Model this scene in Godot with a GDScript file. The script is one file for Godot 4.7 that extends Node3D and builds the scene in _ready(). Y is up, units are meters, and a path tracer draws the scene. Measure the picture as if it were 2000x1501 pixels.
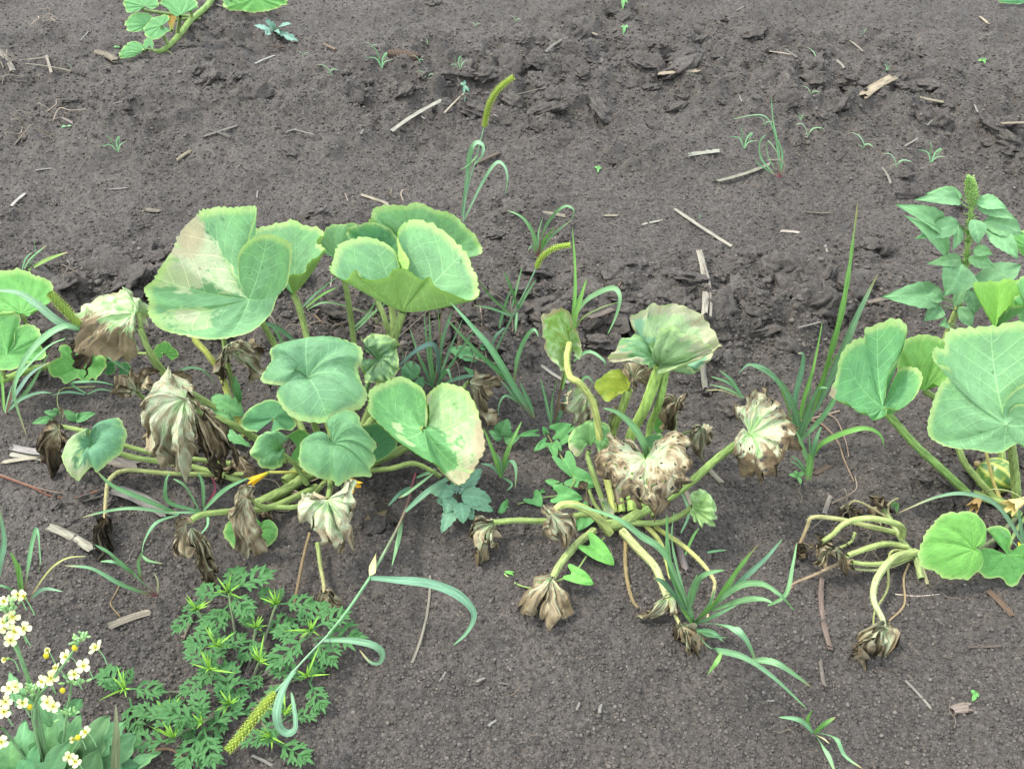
extends Node3D
# A squash row with wilting plants and weeds on dark field soil, seen by a standing person who looks down at it.

const EYE := 1.4
const PITCH := 42.0
const FOV := 41.0
var eye := Vector3(0, EYE, 0)
var look := Basis(Vector3.RIGHT, deg_to_rad(-PITCH))
var tv := tan(deg_to_rad(FOV / 2.0))
var th := tan(deg_to_rad(FOV / 2.0)) * 4.0 / 3.0
var rng := RandomNumberGenerator.new()
var n_low := FastNoiseLite.new()
var n_mid := FastNoiseLite.new()
var n_clod := FastNoiseLite.new()
var n_clod2 := FastNoiseLite.new()
var n_fine := FastNoiseLite.new()
var n_mask := FastNoiseLite.new()
var n_leaf := FastNoiseLite.new()
var mats := {}
var taken := {}

class Sheet:
	var v := PackedVector3Array()
	var c := PackedColorArray()
	var t := PackedVector2Array()
	var ix := PackedInt32Array()
	var hairs := PackedVector3Array()
	var hair_colors := PackedColorArray()
	func add(p: Vector3, col: Color, uv := Vector2.ZERO) -> int:
		v.append(p)
		c.append(col)
		t.append(uv)
		return v.size() - 1
	func tri(a: int, b: int, d: int) -> void:
		ix.append(a)
		ix.append(b)
		ix.append(d)
	func quad(a: int, b: int, d: int, e: int) -> void:
		tri(a, b, d)
		tri(a, d, e)
	func grid(first: int, across: int, along: int) -> void:
		for j in along - 1:
			for i in across - 1:
				var a := first + j * across + i
				quad(a, a + across, a + across + 1, a + 1)
	func mesh(m: Material) -> ArrayMesh:
		var n := PackedVector3Array()
		n.resize(v.size())
		var k := 0
		while k < ix.size():
			var a := ix[k]
			var b := ix[k + 1]
			var d := ix[k + 2]
			var f := (v[d] - v[a]).cross(v[b] - v[a])
			n[a] += f
			n[b] += f
			n[d] += f
			k += 3
		for i in n.size():
			n[i] = n[i].normalized() if n[i].length_squared() > 1e-24 else Vector3.UP
		var arr := []
		arr.resize(Mesh.ARRAY_MAX)
		arr[Mesh.ARRAY_VERTEX] = v
		arr[Mesh.ARRAY_NORMAL] = n
		arr[Mesh.ARRAY_COLOR] = c
		arr[Mesh.ARRAY_TEX_UV] = t
		arr[Mesh.ARRAY_INDEX] = ix
		var out := ArrayMesh.new()
		out.add_surface_from_arrays(Mesh.PRIMITIVE_TRIANGLES, arr)
		out.surface_set_material(0, m)
		return out


# ---- places: a pixel of the 2000 x 1501 photograph is a ray; a height, a distance or the soil says where on it the thing stands
func ray(px: float, py: float) -> Vector3:
	return look * Vector3((px - 1000.0) / 1000.0 * th, (750.5 - py) / 750.5 * tv, -1.0)

func at_height(px: float, py: float, h: float) -> Vector3:
	var d := ray(px, py)
	return eye + d * ((h - EYE) / d.y)

func at_depth(px: float, py: float, z: float) -> Vector3:
	var d := ray(px, py)
	return eye + d * (z / d.z)

func soil_at(px: float, py: float, lift := 0.0) -> Vector3:
	var p := at_height(px, py, 0.0)
	for i in 5:
		p = at_height(px, py, soil(p.x, p.z) + lift)
	return p

func above_soil(p: Vector3, lift: float) -> Vector3:
	return Vector3(p.x, maxf(p.y, soil(p.x, p.z) + lift), p.z)

func bump(x: float, z: float, cx: float, cz: float, rx: float, rz: float) -> float:
	var a := (x - cx) / rx
	var b := (z - cz) / rz
	return exp(-(a * a + b * b))

func rough(x: float, z: float) -> float:
	# where the field lies in clods: a ridge behind the row, a band beyond it, little of it on the near side
	var m := clampf(n_mask.get_noise_2d(x, z) * 1.6 + 0.12, 0.0, 1.0) * 0.5
	m += 1.0 * bump(x, z, 0.45, -1.78, 0.42, 0.17) + 0.95 * bump(x, z, -0.95, -1.86, 0.34, 0.18) + 0.55 * bump(x, z, -0.2, -1.72, 0.55, 0.12)
	m += 0.7 * bump(x, z, 0.55, -3.0, 0.9, 0.35) + 0.5 * bump(x, z, -0.2, -2.75, 0.6, 0.35) + 0.6 * bump(x, z, 1.4, -2.5, 0.5, 0.4) + 0.45 * bump(x, z, -1.5, -2.9, 0.6, 0.35) + 0.4 * bump(x, z, 0.9, -1.25, 0.3, 0.12)
	m *= smoothstep(-0.85, -1.35, z) * 0.85 + 0.15
	return minf(m, 1.25)

func soil(x: float, z: float) -> float:
	if z < -4.6 or z > -0.3 or absf(x) > 4.0:
		return 0.02 * n_low.get_noise_2d(x, z)
	var wx := x + 0.04 * n_mid.get_noise_2d(x + 9.0, z)
	var wz := z + 0.04 * n_mid.get_noise_2d(x, z + 7.0)
	var r := rough(x, z)
	var h := 0.026 * n_low.get_noise_2d(x, z) + (0.0055 + 0.006 * r) * n_mid.get_noise_2d(x, z)
	h += (0.006 + 0.022 * minf(r, 0.8)) * n_mid.get_noise_2d(x * 0.3 + 5.0, z * 0.5)
	h += 0.016 * (bump(x, z, -0.52, -1.33, 0.14, 0.1) + bump(x, z, 0.22, -1.18, 0.12, 0.08) + bump(x, z, 0.95, -1.24, 0.13, 0.1))
	var d1 := n_clod.get_noise_2d(wx, wz) + 1.0
	var d2 := n_clod2.get_noise_2d(wx, wz) + 1.0
	h += 0.034 * exp(-pow((z + 1.83 + 0.05 * n_mid.get_noise_2d(x * 0.15, 3.0)) / 0.17, 2.0)) + 0.045 * exp(-pow((z + 2.85 + 0.12 * n_mid.get_noise_2d(x * 0.12, 9.0)) / 0.3, 2.0)) + 0.03 * exp(-pow((z + 3.6) / 0.2, 2.0))
	var c1 := pow(maxf(0.0, 1.0 - d1 * d1 * 1.35), 0.72)
	var c2 := pow(maxf(0.0, 1.0 - d2 * d2 * 1.6), 0.72)
	var tall := clampf(0.62 + 0.9 * n_mask.get_noise_2d(x * 5.0 + 3.0, z * 5.0), 0.1, 1.2)
	h += r * (0.056 * c1 * tall + 0.015 * c2 * (1.2 - 0.4 * c1) - 0.016)
	h += 0.003 * c2 + (0.0042 + 0.002 * r) * n_fine.get_noise_2d(x, z) + (0.003 + 0.0005 * r) * n_fine.get_noise_2d(x * 2.4 + 3.0, z * 2.4)
	return h

func noise(n: FastNoiseLite, kind: int, freq: float, sd: int, octaves: int) -> void:
	n.noise_type = kind
	n.frequency = freq
	n.seed = sd
	n.fractal_type = FastNoiseLite.FRACTAL_FBM if octaves > 1 else FastNoiseLite.FRACTAL_NONE
	n.fractal_octaves = octaves

func spline(p: PackedVector3Array, u: float, closed := false) -> Vector3:
	var n := p.size()
	if closed:
		var f := fposmod(u, 1.0) * n
		var i := int(f)
		return p[i % n].cubic_interpolate(p[(i + 1) % n], p[(i + n - 1) % n], p[(i + 2) % n], f - i)
	var g := clampf(u, 0.0, 1.0) * (n - 1)
	var j := mini(int(g), n - 2)
	return p[j].cubic_interpolate(p[j + 1], p[maxi(j - 1, 0)], p[mini(j + 2, n - 1)], g - j)

func ends_length(p: PackedVector3Array) -> float:
	var l := 0.0
	for i in p.size() - 1:
		l += p[i].distance_to(p[i + 1])
	return l

func lin(r: float, g: float, b: float) -> Color:
	return Color(r, g, b)

func vary(c: Color, amount: float) -> Color:
	var k := 1.0 + rng.randf_range(-amount, amount)
	return Color(c.r * k * (1.0 + rng.randf_range(-amount, amount) * 0.4), c.g * k, c.b * k * (1.0 + rng.randf_range(-amount, amount) * 0.4))


# ---- naming
func numbered(called: String) -> String:
	var k: int = taken.get(called, 0)
	taken[called] = k + 1
	return called if k == 0 else "%s_%03d" % [called, k]

func tag(o: Node3D, label: String, category: String, group := "", kind := "") -> void:
	if label:
		o.set_meta("label", label)
	if category:
		o.set_meta("category", category)
	if group:
		o.set_meta("group", group)
	if kind:
		o.set_meta("kind", kind)

func thing(called: String, label: String, category: String, where: Vector3, group := "") -> Node3D:
	var o := Node3D.new()
	o.name = numbered(called)
	o.position = where
	add_child(o)
	tag(o, label, category, group)
	return o

func put(parent: Node3D, called: String, s: Sheet, mat: String, label := "") -> MeshInstance3D:
	# a part; its shape is given in the place's own axes
	var o := MeshInstance3D.new()
	o.name = called
	o.mesh = s.mesh(mats[mat])
	if parent.get_parent() == self:
		o.position = -parent.position
	parent.add_child(o, true)
	if label:
		o.set_meta("label", label)
	return o

func lone(called: String, s: Sheet, mat: String, label: String, category: String, group := "") -> MeshInstance3D:
	# a thing that is one mesh
	var mid := Vector3.ZERO
	for p in s.v:
		mid += p
	mid /= s.v.size()
	for i in s.v.size():
		s.v[i] -= mid
	var o := MeshInstance3D.new()
	o.name = numbered(called)
	o.mesh = s.mesh(mats[mat])
	o.position = mid
	add_child(o)
	tag(o, label, category, group)
	return o


# ---- textures and materials
func srgb(v: float) -> int:
	return int(255.0 * pow(clampf(v, 0.0, 1.0), 0.4545))

func leaf_textures() -> Array:
	var n := 1024
	var vein := PackedFloat32Array()
	vein.resize(n * n)
	var deep := PackedFloat32Array()
	deep.resize(n * n)
	for m in MAIN.size():
		var u0: float = MAIN[m]
		stroke(vein, n, u0, 0.0, u0, 0.97, 6.0, 2.0, 1.0)
		stroke(deep, n, u0, 0.0, u0, 0.97, 20.0, 12.0, 0.16)
		for k in 5:
			var s0 := 0.16 + 0.16 * k + 0.03 * (m % 2)
			for side in [-1.0, 1.0]:
				var s1 := minf(s0 + 0.42, 0.96)
				var u1: float = u0 + side * (0.045 + 0.055 * (1.0 - s0)) * (s1 - s0) / 0.42 * 1.15
				stroke(vein, n, u0, s0, u1, s1, 3.2, 1.3, 0.85)
				stroke(deep, n, u0, s0, u1, s1, 14.0, 8.0, 0.11)
				for q in 4:
					var f := 0.2 + 0.2 * q
					var su := lerpf(s0, s1, f)
					var uu := lerpf(u0, u1, f)
					stroke(vein, n, uu, su, uu + side * 0.012, minf(su + 0.14, 0.97), 1.3, 0.7, 0.4)
					stroke(vein, n, uu, su, uu - side * 0.016, minf(su + 0.08, 0.97), 1.3, 0.7, 0.35)
	var net := FastNoiseLite.new()
	noise(net, FastNoiseLite.TYPE_CELLULAR, 0.045, 5, 1)
	net.cellular_return_type = FastNoiseLite.RETURN_DISTANCE2_SUB
	net.domain_warp_enabled = true
	net.domain_warp_amplitude = 14.0
	var cells := net.get_image(n, n, false, false, false).get_data()
	var soft := FastNoiseLite.new()
	noise(soft, FastNoiseLite.TYPE_SIMPLEX_SMOOTH, 0.012, 8, 5)
	var mott := soft.get_image(n, n).get_data()
	var col := PackedByteArray()
	col.resize(n * n * 3)
	var hei := PackedByteArray()
	hei.resize(n * n)
	for i in n * n:
		var w := minf(vein[i], 1.0)
		var edge := clampf(1.0 - (cells[i] / 255.0) * 3.2, 0.0, 1.0)
		var v := 0.68 + 0.13 * (mott[i] / 255.0 - 0.5) + 0.035 * edge
		col[i * 3] = srgb(lerpf(0.86 * v, 1.0, w))
		col[i * 3 + 1] = srgb(lerpf(0.96 * v, 1.0, w))
		col[i * 3 + 2] = srgb(lerpf(0.94 * v, 0.95, w))
		hei[i] = int(255.0 * clampf(0.72 - 0.32 * minf(deep[i], 1.2) - 0.12 * w - 0.07 * edge + 0.12 * (mott[i] / 255.0 - 0.5), 0.0, 1.0))
	var a := Image.create_from_data(n, n, false, Image.FORMAT_RGB8, col)
	var b := Image.create_from_data(n, n, false, Image.FORMAT_L8, hei)
	return [ImageTexture.create_from_image(a), ImageTexture.create_from_image(b)]

const MAIN := [0.1, 0.22, 0.36, 0.5, 0.64, 0.78, 0.9]

func leaf_uv(u: float, s: float) -> Vector2:
	var a := (u - 0.5) * TAU * 0.965
	return Vector2(0.5 + 0.49 * s * sin(a), 0.5 - 0.49 * s * cos(a))

func stroke(buf: PackedFloat32Array, n: int, u0: float, s0: float, u1: float, s1: float, r0: float, r1: float, amt: float) -> void:
	var steps := int((s1 - s0) * n * 0.5 / maxf(1.0, r1 * 0.45)) + 2
	for k in steps + 1:
		var f := float(k) / steps
		var p := leaf_uv(lerpf(u0, u1, pow(f, 0.8)), lerpf(s0, s1, f)) * n
		var r := lerpf(r0, r1, f)
		for y in range(maxi(0, int(p.y - r)), mini(n - 1, int(p.y + r) + 1) + 1):
			for x in range(maxi(0, int(p.x - r)), mini(n - 1, int(p.x + r) + 1) + 1):
				var d := Vector2(x - p.x, y - p.y).length() / r
				if d < 1.0:
					var i := y * n + x
					buf[i] = maxf(buf[i], amt * (1.0 - d * d)) if r < 6.0 else buf[i] + (amt * (1.0 - d * d) * 0.25 if buf[i] < 1.0 else 0.0)

func noise_tex(freq: float, sd: int, oct: int, dark: Color, light: Color, size := 512, kind := FastNoiseLite.TYPE_SIMPLEX_SMOOTH) -> ImageTexture:
	var f := FastNoiseLite.new()
	noise(f, kind, freq, sd, oct)
	var src := f.get_seamless_image(size, size).get_data()
	var out := PackedByteArray()
	out.resize(size * size * 3)
	for i in size * size:
		var c := dark.lerp(light, src[i] / 255.0)
		out[i * 3] = srgb(c.r)
		out[i * 3 + 1] = srgb(c.g)
		out[i * 3 + 2] = srgb(c.b)
	return ImageTexture.create_from_image(Image.create_from_data(size, size, false, Image.FORMAT_RGB8, out))

func soil_textures() -> Array:
	# crumbs of two sizes, each of its own tone, with joints between them
	var n := 1024
	var pics := []
	for k in [[0.075, FastNoiseLite.RETURN_DISTANCE2_SUB], [0.075, FastNoiseLite.RETURN_CELL_VALUE], [0.17, FastNoiseLite.RETURN_DISTANCE2_SUB], [0.17, FastNoiseLite.RETURN_CELL_VALUE]]:
		var a := FastNoiseLite.new()
		noise(a, FastNoiseLite.TYPE_CELLULAR, k[0], 21, 1)
		a.cellular_return_type = k[1]
		a.domain_warp_enabled = true
		a.domain_warp_amplitude = 8.0
		a.domain_warp_frequency = 0.04
		pics.append(a.get_seamless_image(n, n, false, false, 0.06, k[1] == FastNoiseLite.RETURN_CELL_VALUE).get_data())
	var b := FastNoiseLite.new()
	noise(b, FastNoiseLite.TYPE_SIMPLEX_SMOOTH, 0.025, 22, 5)
	var ib := b.get_seamless_image(n, n).get_data()
	var r := RandomNumberGenerator.new()
	r.seed = 4
	var col := PackedByteArray()
	col.resize(n * n * 3)
	var hei := PackedByteArray()
	hei.resize(n * n)
	var d1 := pics[0] as PackedByteArray
	var v1 := pics[1] as PackedByteArray
	var d2 := pics[2] as PackedByteArray
	var v2 := pics[3] as PackedByteArray
	for i in n * n:
		var e1 := minf(d1[i] / 70.0, 1.0)
		var e2 := minf(d2[i] / 80.0, 1.0)
		var low := ib[i] / 255.0
		hei[i] = int(255.0 * clampf(0.3 * low + 0.35 * sqrt(e1) + 0.2 * sqrt(e2) + 0.1 * (v1[i] / 255.0) + 0.05 * (v2[i] / 255.0), 0.0, 1.0))
		var g := 0.54 + 0.3 * (low - 0.5) + 0.36 * (v1[i] / 255.0 - 0.5) + 0.36 * (v2[i] / 255.0 - 0.5) + r.randf_range(-0.1, 0.1)
		if v2[i] > 248 and v1[i] > 90:
			g += 0.4
		col[i * 3] = srgb(g)
		col[i * 3 + 1] = srgb(g * (0.98 + 0.02 * v1[i] / 255.0))
		col[i * 3 + 2] = srgb(g * (0.96 + 0.07 * v2[i] / 255.0))
	return [ImageTexture.create_from_image(Image.create_from_data(n, n, false, Image.FORMAT_RGB8, col)), ImageTexture.create_from_image(Image.create_from_data(n, n, false, Image.FORMAT_L8, hei))]

func fibre_texture() -> ImageTexture:
	var w := 64
	var h := 256
	var f := FastNoiseLite.new()
	noise(f, FastNoiseLite.TYPE_SIMPLEX_SMOOTH, 0.12, 31, 3)
	var out := PackedByteArray()
	out.resize(w * h * 3)
	for y in h:
		for x in w:
			var g := 0.74 + 0.45 * f.get_noise_2d(x * 2.2, y * 0.09) + 0.1 * f.get_noise_2d(x * 0.6, y * 0.7)
			var i := (y * w + x) * 3
			out[i] = srgb(g)
			out[i + 1] = srgb(g * 0.98)
			out[i + 2] = srgb(g * 0.95)
	return ImageTexture.create_from_image(Image.create_from_data(w, h, false, Image.FORMAT_RGB8, out))

func plain(called: String, rough_: float, spec: float, tex: Texture2D = null, hei: Texture2D = null, relief := 0.1, back := Color.BLACK) -> StandardMaterial3D:
	var m := StandardMaterial3D.new()
	m.resource_name = called
	m.vertex_color_use_as_albedo = true
	m.roughness = rough_
	m.metallic_specular = spec
	m.cull_mode = BaseMaterial3D.CULL_DISABLED
	if tex:
		m.albedo_texture = tex
	if hei:
		m.heightmap_enabled = true
		m.heightmap_texture = hei
		m.heightmap_scale = relief
	if back != Color.BLACK:
		m.backlight_enabled = true
		m.backlight = back
	mats[called] = m
	return m

func make_materials() -> void:
	var lt := leaf_textures()
	plain("leaf", 0.62, 0.3, lt[0], lt[1], 0.3, Color(0.5, 0.62, 0.16))
	plain("dead_leaf", 0.75, 0.25, lt[0], lt[1], 0.5, Color(0.22, 0.18, 0.1))
	var fib := fibre_texture()
	plain("blade", 0.58, 0.32, fib, null, 0.0, Color(0.4, 0.5, 0.16))
	plain("weed", 0.6, 0.3, noise_tex(0.05, 41, 4, Color(0.72, 0.76, 0.72), Color(1, 1, 1), 256), null, 0.0, Color(0.4, 0.5, 0.15))
	plain("stem", 0.62, 0.3, fib, null, 0.0, Color(0.18, 0.2, 0.08))
	plain("straw", 0.8, 0.2, fib)
	plain("petal", 0.6, 0.25, null, null, 0.0, Color(0.5, 0.5, 0.3))
	plain("seed", 0.65, 0.25, null, null, 0.0, Color(0.2, 0.25, 0.08))
	plain("rind", 0.35, 0.5)
	var st := soil_textures()
	var so := plain("soil", 0.8, 0.35, st[0], st[1], 0.34)
	so.uv1_triplanar = true
	so.uv1_world_triplanar = true
	so.uv1_scale = Vector3(2.2, 2.2, 2.2)
	plain("crumb", 0.85, 0.3)
	var cl := plain("clod", 0.82, 0.32, st[0], st[1], 0.2)
	cl.uv1_triplanar = true
	cl.uv1_world_triplanar = true
	cl.uv1_scale = Vector3(2.6, 2.6, 2.6)


# ---- growing things
const GREEN := Color(0.185, 0.322, 0.155)
const YOUNG := Color(0.15, 0.32, 0.075)
const GRASS := Color(0.16, 0.31, 0.15)
const LIME := Color(0.26, 0.38, 0.08)
const STALK := Color(0.2, 0.275, 0.085)
const CREAM := Color(0.5, 0.48, 0.3)

func decay(n: float, green: Color) -> Color:
	# fresh blade, yellowing, bleached, tan, grey-brown, rotten
	if n < 0.18:
		return green
	if n < 0.34:
		return green.lerp(Color(0.3, 0.42, 0.17), (n - 0.18) / 0.16)
	if n < 0.5:
		return Color(0.3, 0.42, 0.17).lerp(Color(0.47, 0.47, 0.3), (n - 0.34) / 0.16)
	if n < 0.68:
		return Color(0.47, 0.47, 0.3).lerp(Color(0.37, 0.275, 0.17), (n - 0.5) / 0.18)
	if n < 0.86:
		return Color(0.37, 0.275, 0.17).lerp(Color(0.15, 0.1, 0.055), (n - 0.68) / 0.18)
	return Color(0.15, 0.1, 0.055).lerp(Color(0.035, 0.026, 0.018), minf((n - 0.86) / 0.2, 1.0))

# A squash leaf: middle [x, y, height in cm] where the stalk joins, rim [x, y, cm nearer] from one side of the notch round to the other.
# k: how much nearer, in cm, the rim lies for every 100 pixels below the middle (0 upright, 7 level). bu, bo, bn: how far, in cm, the blade
# swells up, outwards and along its normal between middle and rim.
func leaf(parent: Node3D, middle: Array, rim: Array, o := {}) -> MeshInstance3D:
	var sd: int = int(middle[0]) * 7 + int(middle[1])
	var mid := at_height(middle[0], middle[1], middle[2] / 100.0)
	mid = above_soil(mid, 0.012)
	var k: float = o.get("k", 3.5)
	var b := PackedVector3Array()
	var i := 0
	while i < rim.size():
		var z: float = mid.z + (k * (rim[i + 1] - middle[1]) / 100.0 + rim[i + 2]) / 100.0
		var p := at_depth(rim[i], rim[i + 1], z)
		if p.y < soil(p.x, p.z) + 0.004:
			p = soil_at(rim[i], rim[i + 1], 0.006)
		b.append(p)
		i += 3
	var girth := ends_length(b)
	var reach := 0.0
	var nrm := Vector3.ZERO
	for j in b.size():
		reach += b[j].distance_to(mid) / b.size()
		if j:
			nrm += (b[j - 1] - mid).cross(b[j] - mid)
	nrm = nrm.normalized()
	if nrm.y < 0.0:
		nrm = -nrm
	var q: float = o.get("q", 1.0)
	var na := clampi(int(girth / 0.0042 * q), 40, 170)
	var nr := clampi(int(reach / 0.0042 * q), 9, 32)
	var green: Color = o.get("c", GREEN)
	var n0: float = o.get("n0", 0.0)
	var n1: float = o.get("n1", 0.08)
	var np: float = o.get("np", 2.0)
	var nn: float = o.get("nn", 0.12)
	var nf: float = o.get("nf", 7.0)
	var guard: float = o.get("guard", 0.25)
	var blots: Array = o.get("blots", [])
	var ripple: float = o.get("ripple", 0.034)
	var rk: float = o.get("rk", 7.0)
	var pleat: float = o.get("pleat", 0.0)
	var pk: float = o.get("pk", 9.0)
	var crumple: float = o.get("crumple", 0.0)
	var teeth: float = o.get("teeth", 0.028)
	var bu: float = o.get("bu", 0.0) / 100.0
	var bo: float = o.get("bo", 0.0) / 100.0
	var bn: float = o.get("bn", 0.0) / 100.0
	var margin: float = o.get("margin", 0.7)
	var holes: float = o.get("holes", 0.0)
	var ragged: float = o.get("ragged", 0.0)
	var both: bool = o.get("under", false)
	var dead := n1 > 0.5
	if dead:
		crumple *= 1.35
		guard *= 0.6
		ragged = maxf(ragged, 0.16)
		pleat *= 0.7
		pk = minf(pk, 5.5)
	var s := Sheet.new()
	var px := PackedFloat32Array()
	for a in na + 1:
		var u := float(a) / na
		var e := spline(b, u)
		var out := e - mid
		var flat := Vector3(out.x, 0, out.z).normalized()
		var far := out.length()
		var wave := ripple * reach * (sin(u * TAU * rk + sd) * 0.7 + sin(u * TAU * rk * 1.9 + sd * 1.7) * 0.4)
		var saw := absf(fposmod(u * pk + 0.75 * n_leaf.get_noise_2d(u * 6.0, sd), 1.0) - 0.5) * 2.0 - 0.5
		var tooth := teeth * (absf(fposmod(u * girth / 0.013, 1.0) - 0.5) * 2.0 - 0.6) * (1.0 + n_leaf.get_noise_2d(u * 40.0, sd)) + teeth * 2.2 * n_leaf.get_noise_2d(u * 9.0, sd + 50.0)
		var uw := u + (0.05 * n_leaf.get_noise_2d(u * 4.0, sd + 20.0) if dead else 0.0)
		var near_vein := 1.0
		for mv in MAIN:
			near_vein = minf(near_vein, absf(uw - mv))
		for r in nr + 1:
			var f := float(r) / nr
			var g := f * (1.0 + tooth * smoothstep(0.75, 1.0, f))
			if ragged > 0.0:
				g *= 1.0 - ragged * smoothstep(0.6, 1.0, f) * clampf(0.3 + 1.2 * n_leaf.get_noise_2d(u * 6.0, sd + 80.0) + 0.8 * n_leaf.get_noise_2d(u * 17.0, sd + 80.0), 0.0, 1.0)
			var bow := 4.0 * f * (1.0 - f)
			var p := mid + out * g + Vector3(0, bu * bow, 0) + flat * (bo * bow) + nrm * (bn * bow)
			p += nrm * (wave * f * f * f + 0.5 * pleat * saw * (0.7 + 0.8 * n_leaf.get_noise_2d(u * 3.0 + 4.0, sd + f)) * f * (1.0 - 0.25 * f) + (0.018 if dead else 0.03) * far * bow * (smoothstep(0.0, 0.05, near_vein) - 0.6))
			if crumple > 0.0:
				var w := crumple * f
				p += Vector3(n_leaf.get_noise_3d(p.x * 26.0, p.y * 26.0, p.z * 26.0 + sd), n_leaf.get_noise_3d(p.x * 26.0 + 40.0, p.y * 26.0, p.z * 26.0 + sd), n_leaf.get_noise_3d(p.x * 26.0, p.y * 26.0 + 40.0, p.z * 26.0 + sd)) * w
				p += Vector3(n_leaf.get_noise_3d(p.x * 10.0, p.y * 10.0 + sd, p.z * 10.0), n_leaf.get_noise_3d(p.x * 10.0 + 30.0, p.y * 10.0 + sd, p.z * 10.0), n_leaf.get_noise_3d(p.x * 10.0, p.y * 10.0 + sd, p.z * 10.0 + 30.0)) * (1.1 * w)
				p += nrm * (0.5 * w * n_leaf.get_noise_3d(p.x * 75.0, p.y * 75.0, p.z * 75.0 + sd))
			var uv := leaf_uv(u, f)
			var raw := n_leaf.get_noise_2d(uv.x * nf + sd, uv.y * nf)
			var fine := n_leaf.get_noise_2d(uv.x * nf * 4.0 + sd, uv.y * nf * 4.0 + 9.0)
			var n := n0 + (n1 - n0) * pow(f, np) + nn * (raw * 1.3 + fine * 0.7)
			if dead:
				n += 0.2 * n_leaf.get_noise_2d(uv.x * 46.0 + sd, uv.y * 46.0) * f + 0.08
			for bl in blots:
				var dx: float = (u - bl[0]) / bl[2]
				var dy: float = (f - bl[1]) / bl[3]
				var d := 1.0 - (dx * dx + dy * dy) + raw * 0.9 + fine * 0.5
				if d > 0.0:
					n = maxf(n, bl[4] * (0.92 + 0.08 * minf(d, 1.0)) * smoothstep(0.0, 0.08, d))
			if n > 0.3:
				n -= guard * (1.0 - smoothstep(0.002, 0.006 + 0.012 * (1.0 - f), near_vein * f * 2.0)) * clampf((n - 0.3) * 3.0, 0.0, 1.0)
			var col := decay(n, green)
			if dead and n > 0.3:
				col = col * 0.9
			if margin > 0.0 and n < 0.6:
				col = col.lerp(Color(0.5, 0.54, 0.2), margin * smoothstep(0.9, 0.98, f))
				col = col.lerp(YOUNG, margin * 0.45 * smoothstep(0.55, 1.0, f) * clampf(0.5 + raw, 0.0, 1.0))
			var v := 1.0 + 0.16 * raw + 0.08 * fine
			var dot_ := n_leaf.get_noise_2d(uv.x * 55.0 + sd * 2.0, uv.y * 55.0 + 11.0)
			var least := 0.5 if dead else 0.68
			if dot_ > least:
				v *= 1.0 - minf((dot_ - least) * 4.0, 0.55)
			s.add(p, Color(col.r * v, col.g * v, col.b * v) * 1.42, uv)
			px.append(n)
	var row := nr + 1
	for a in na:
		for r in nr:
			var i0 := a * row + r
			if holes > 0.0 and r > nr * 0.25:
				var uv := s.t[i0]
				if px[i0] > 0.5 and n_leaf.get_noise_2d(uv.x * 16.0 + sd * 3.0, uv.y * 16.0) > 0.62 - holes:
					continue
			if r:
				s.tri(i0, i0 + row, i0 + row + 1)
			s.tri(i0, i0 + row + 1, i0 + 1)
	if both:
		var n0v := s.v.size()
		var ns := s.mesh(mats.leaf).surface_get_arrays(0)[Mesh.ARRAY_NORMAL] as PackedVector3Array
		var up_share := 0.0
		for j in n0v:
			up_share += ns[j].dot(nrm)
		var side := (-1.0 if up_share > 0.0 else 1.0) * (-1.0 if o.get("flip", false) else 1.0)
		var uc: Color = o.get("uc", Color(0.22, 0.4, 0.075))
		var tris := s.ix.size()
		for j in n0v:
			var vc := uc.lerp(s.c[j], 0.25 if px[j] < 0.3 else 0.75) * 1.2
			s.add(s.v[j] + ns[j] * (0.0014 * side * (0.3 + 0.7 * minf(1.0, (j % row) * 0.25))), vc, s.t[j])
		for j in range(0, tris, 3):
			s.tri(s.ix[j] + n0v, s.ix[j + 2] + n0v, s.ix[j + 1] + n0v)
	return put(parent, o.get("name", "leaf"), s, "dead_leaf" if n1 > 0.5 else "leaf", o.get("l", ""))

# A round stalk through [x, y, height in cm] points, r0 to r1 millimetres thick, ribbed and hairy like a squash petiole.
func stalk(parent: Node3D, pts: Array, r0: float, r1: float, o := {}) -> MeshInstance3D:
	var p := PackedVector3Array()
	var i := 0
	while i < pts.size():
		var w := at_height(pts[i], pts[i + 1], pts[i + 2] / 100.0)
		p.append(above_soil(w, 0.5 * lerpf(r0, r1, float(i) / pts.size()) / 1000.0))
		i += 3
	var s := Sheet.new()
	tube(s, p, 0.66 * r0 / 1000.0, 0.66 * r1 / 1000.0, o.get("c", STALK), o.get("c2", o.get("c", STALK)), o.get("hair", 1.0), o.get("ribs", 0.09))
	return put(parent, o.get("name", "petiole"), s, "stem", o.get("l", ""))

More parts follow.
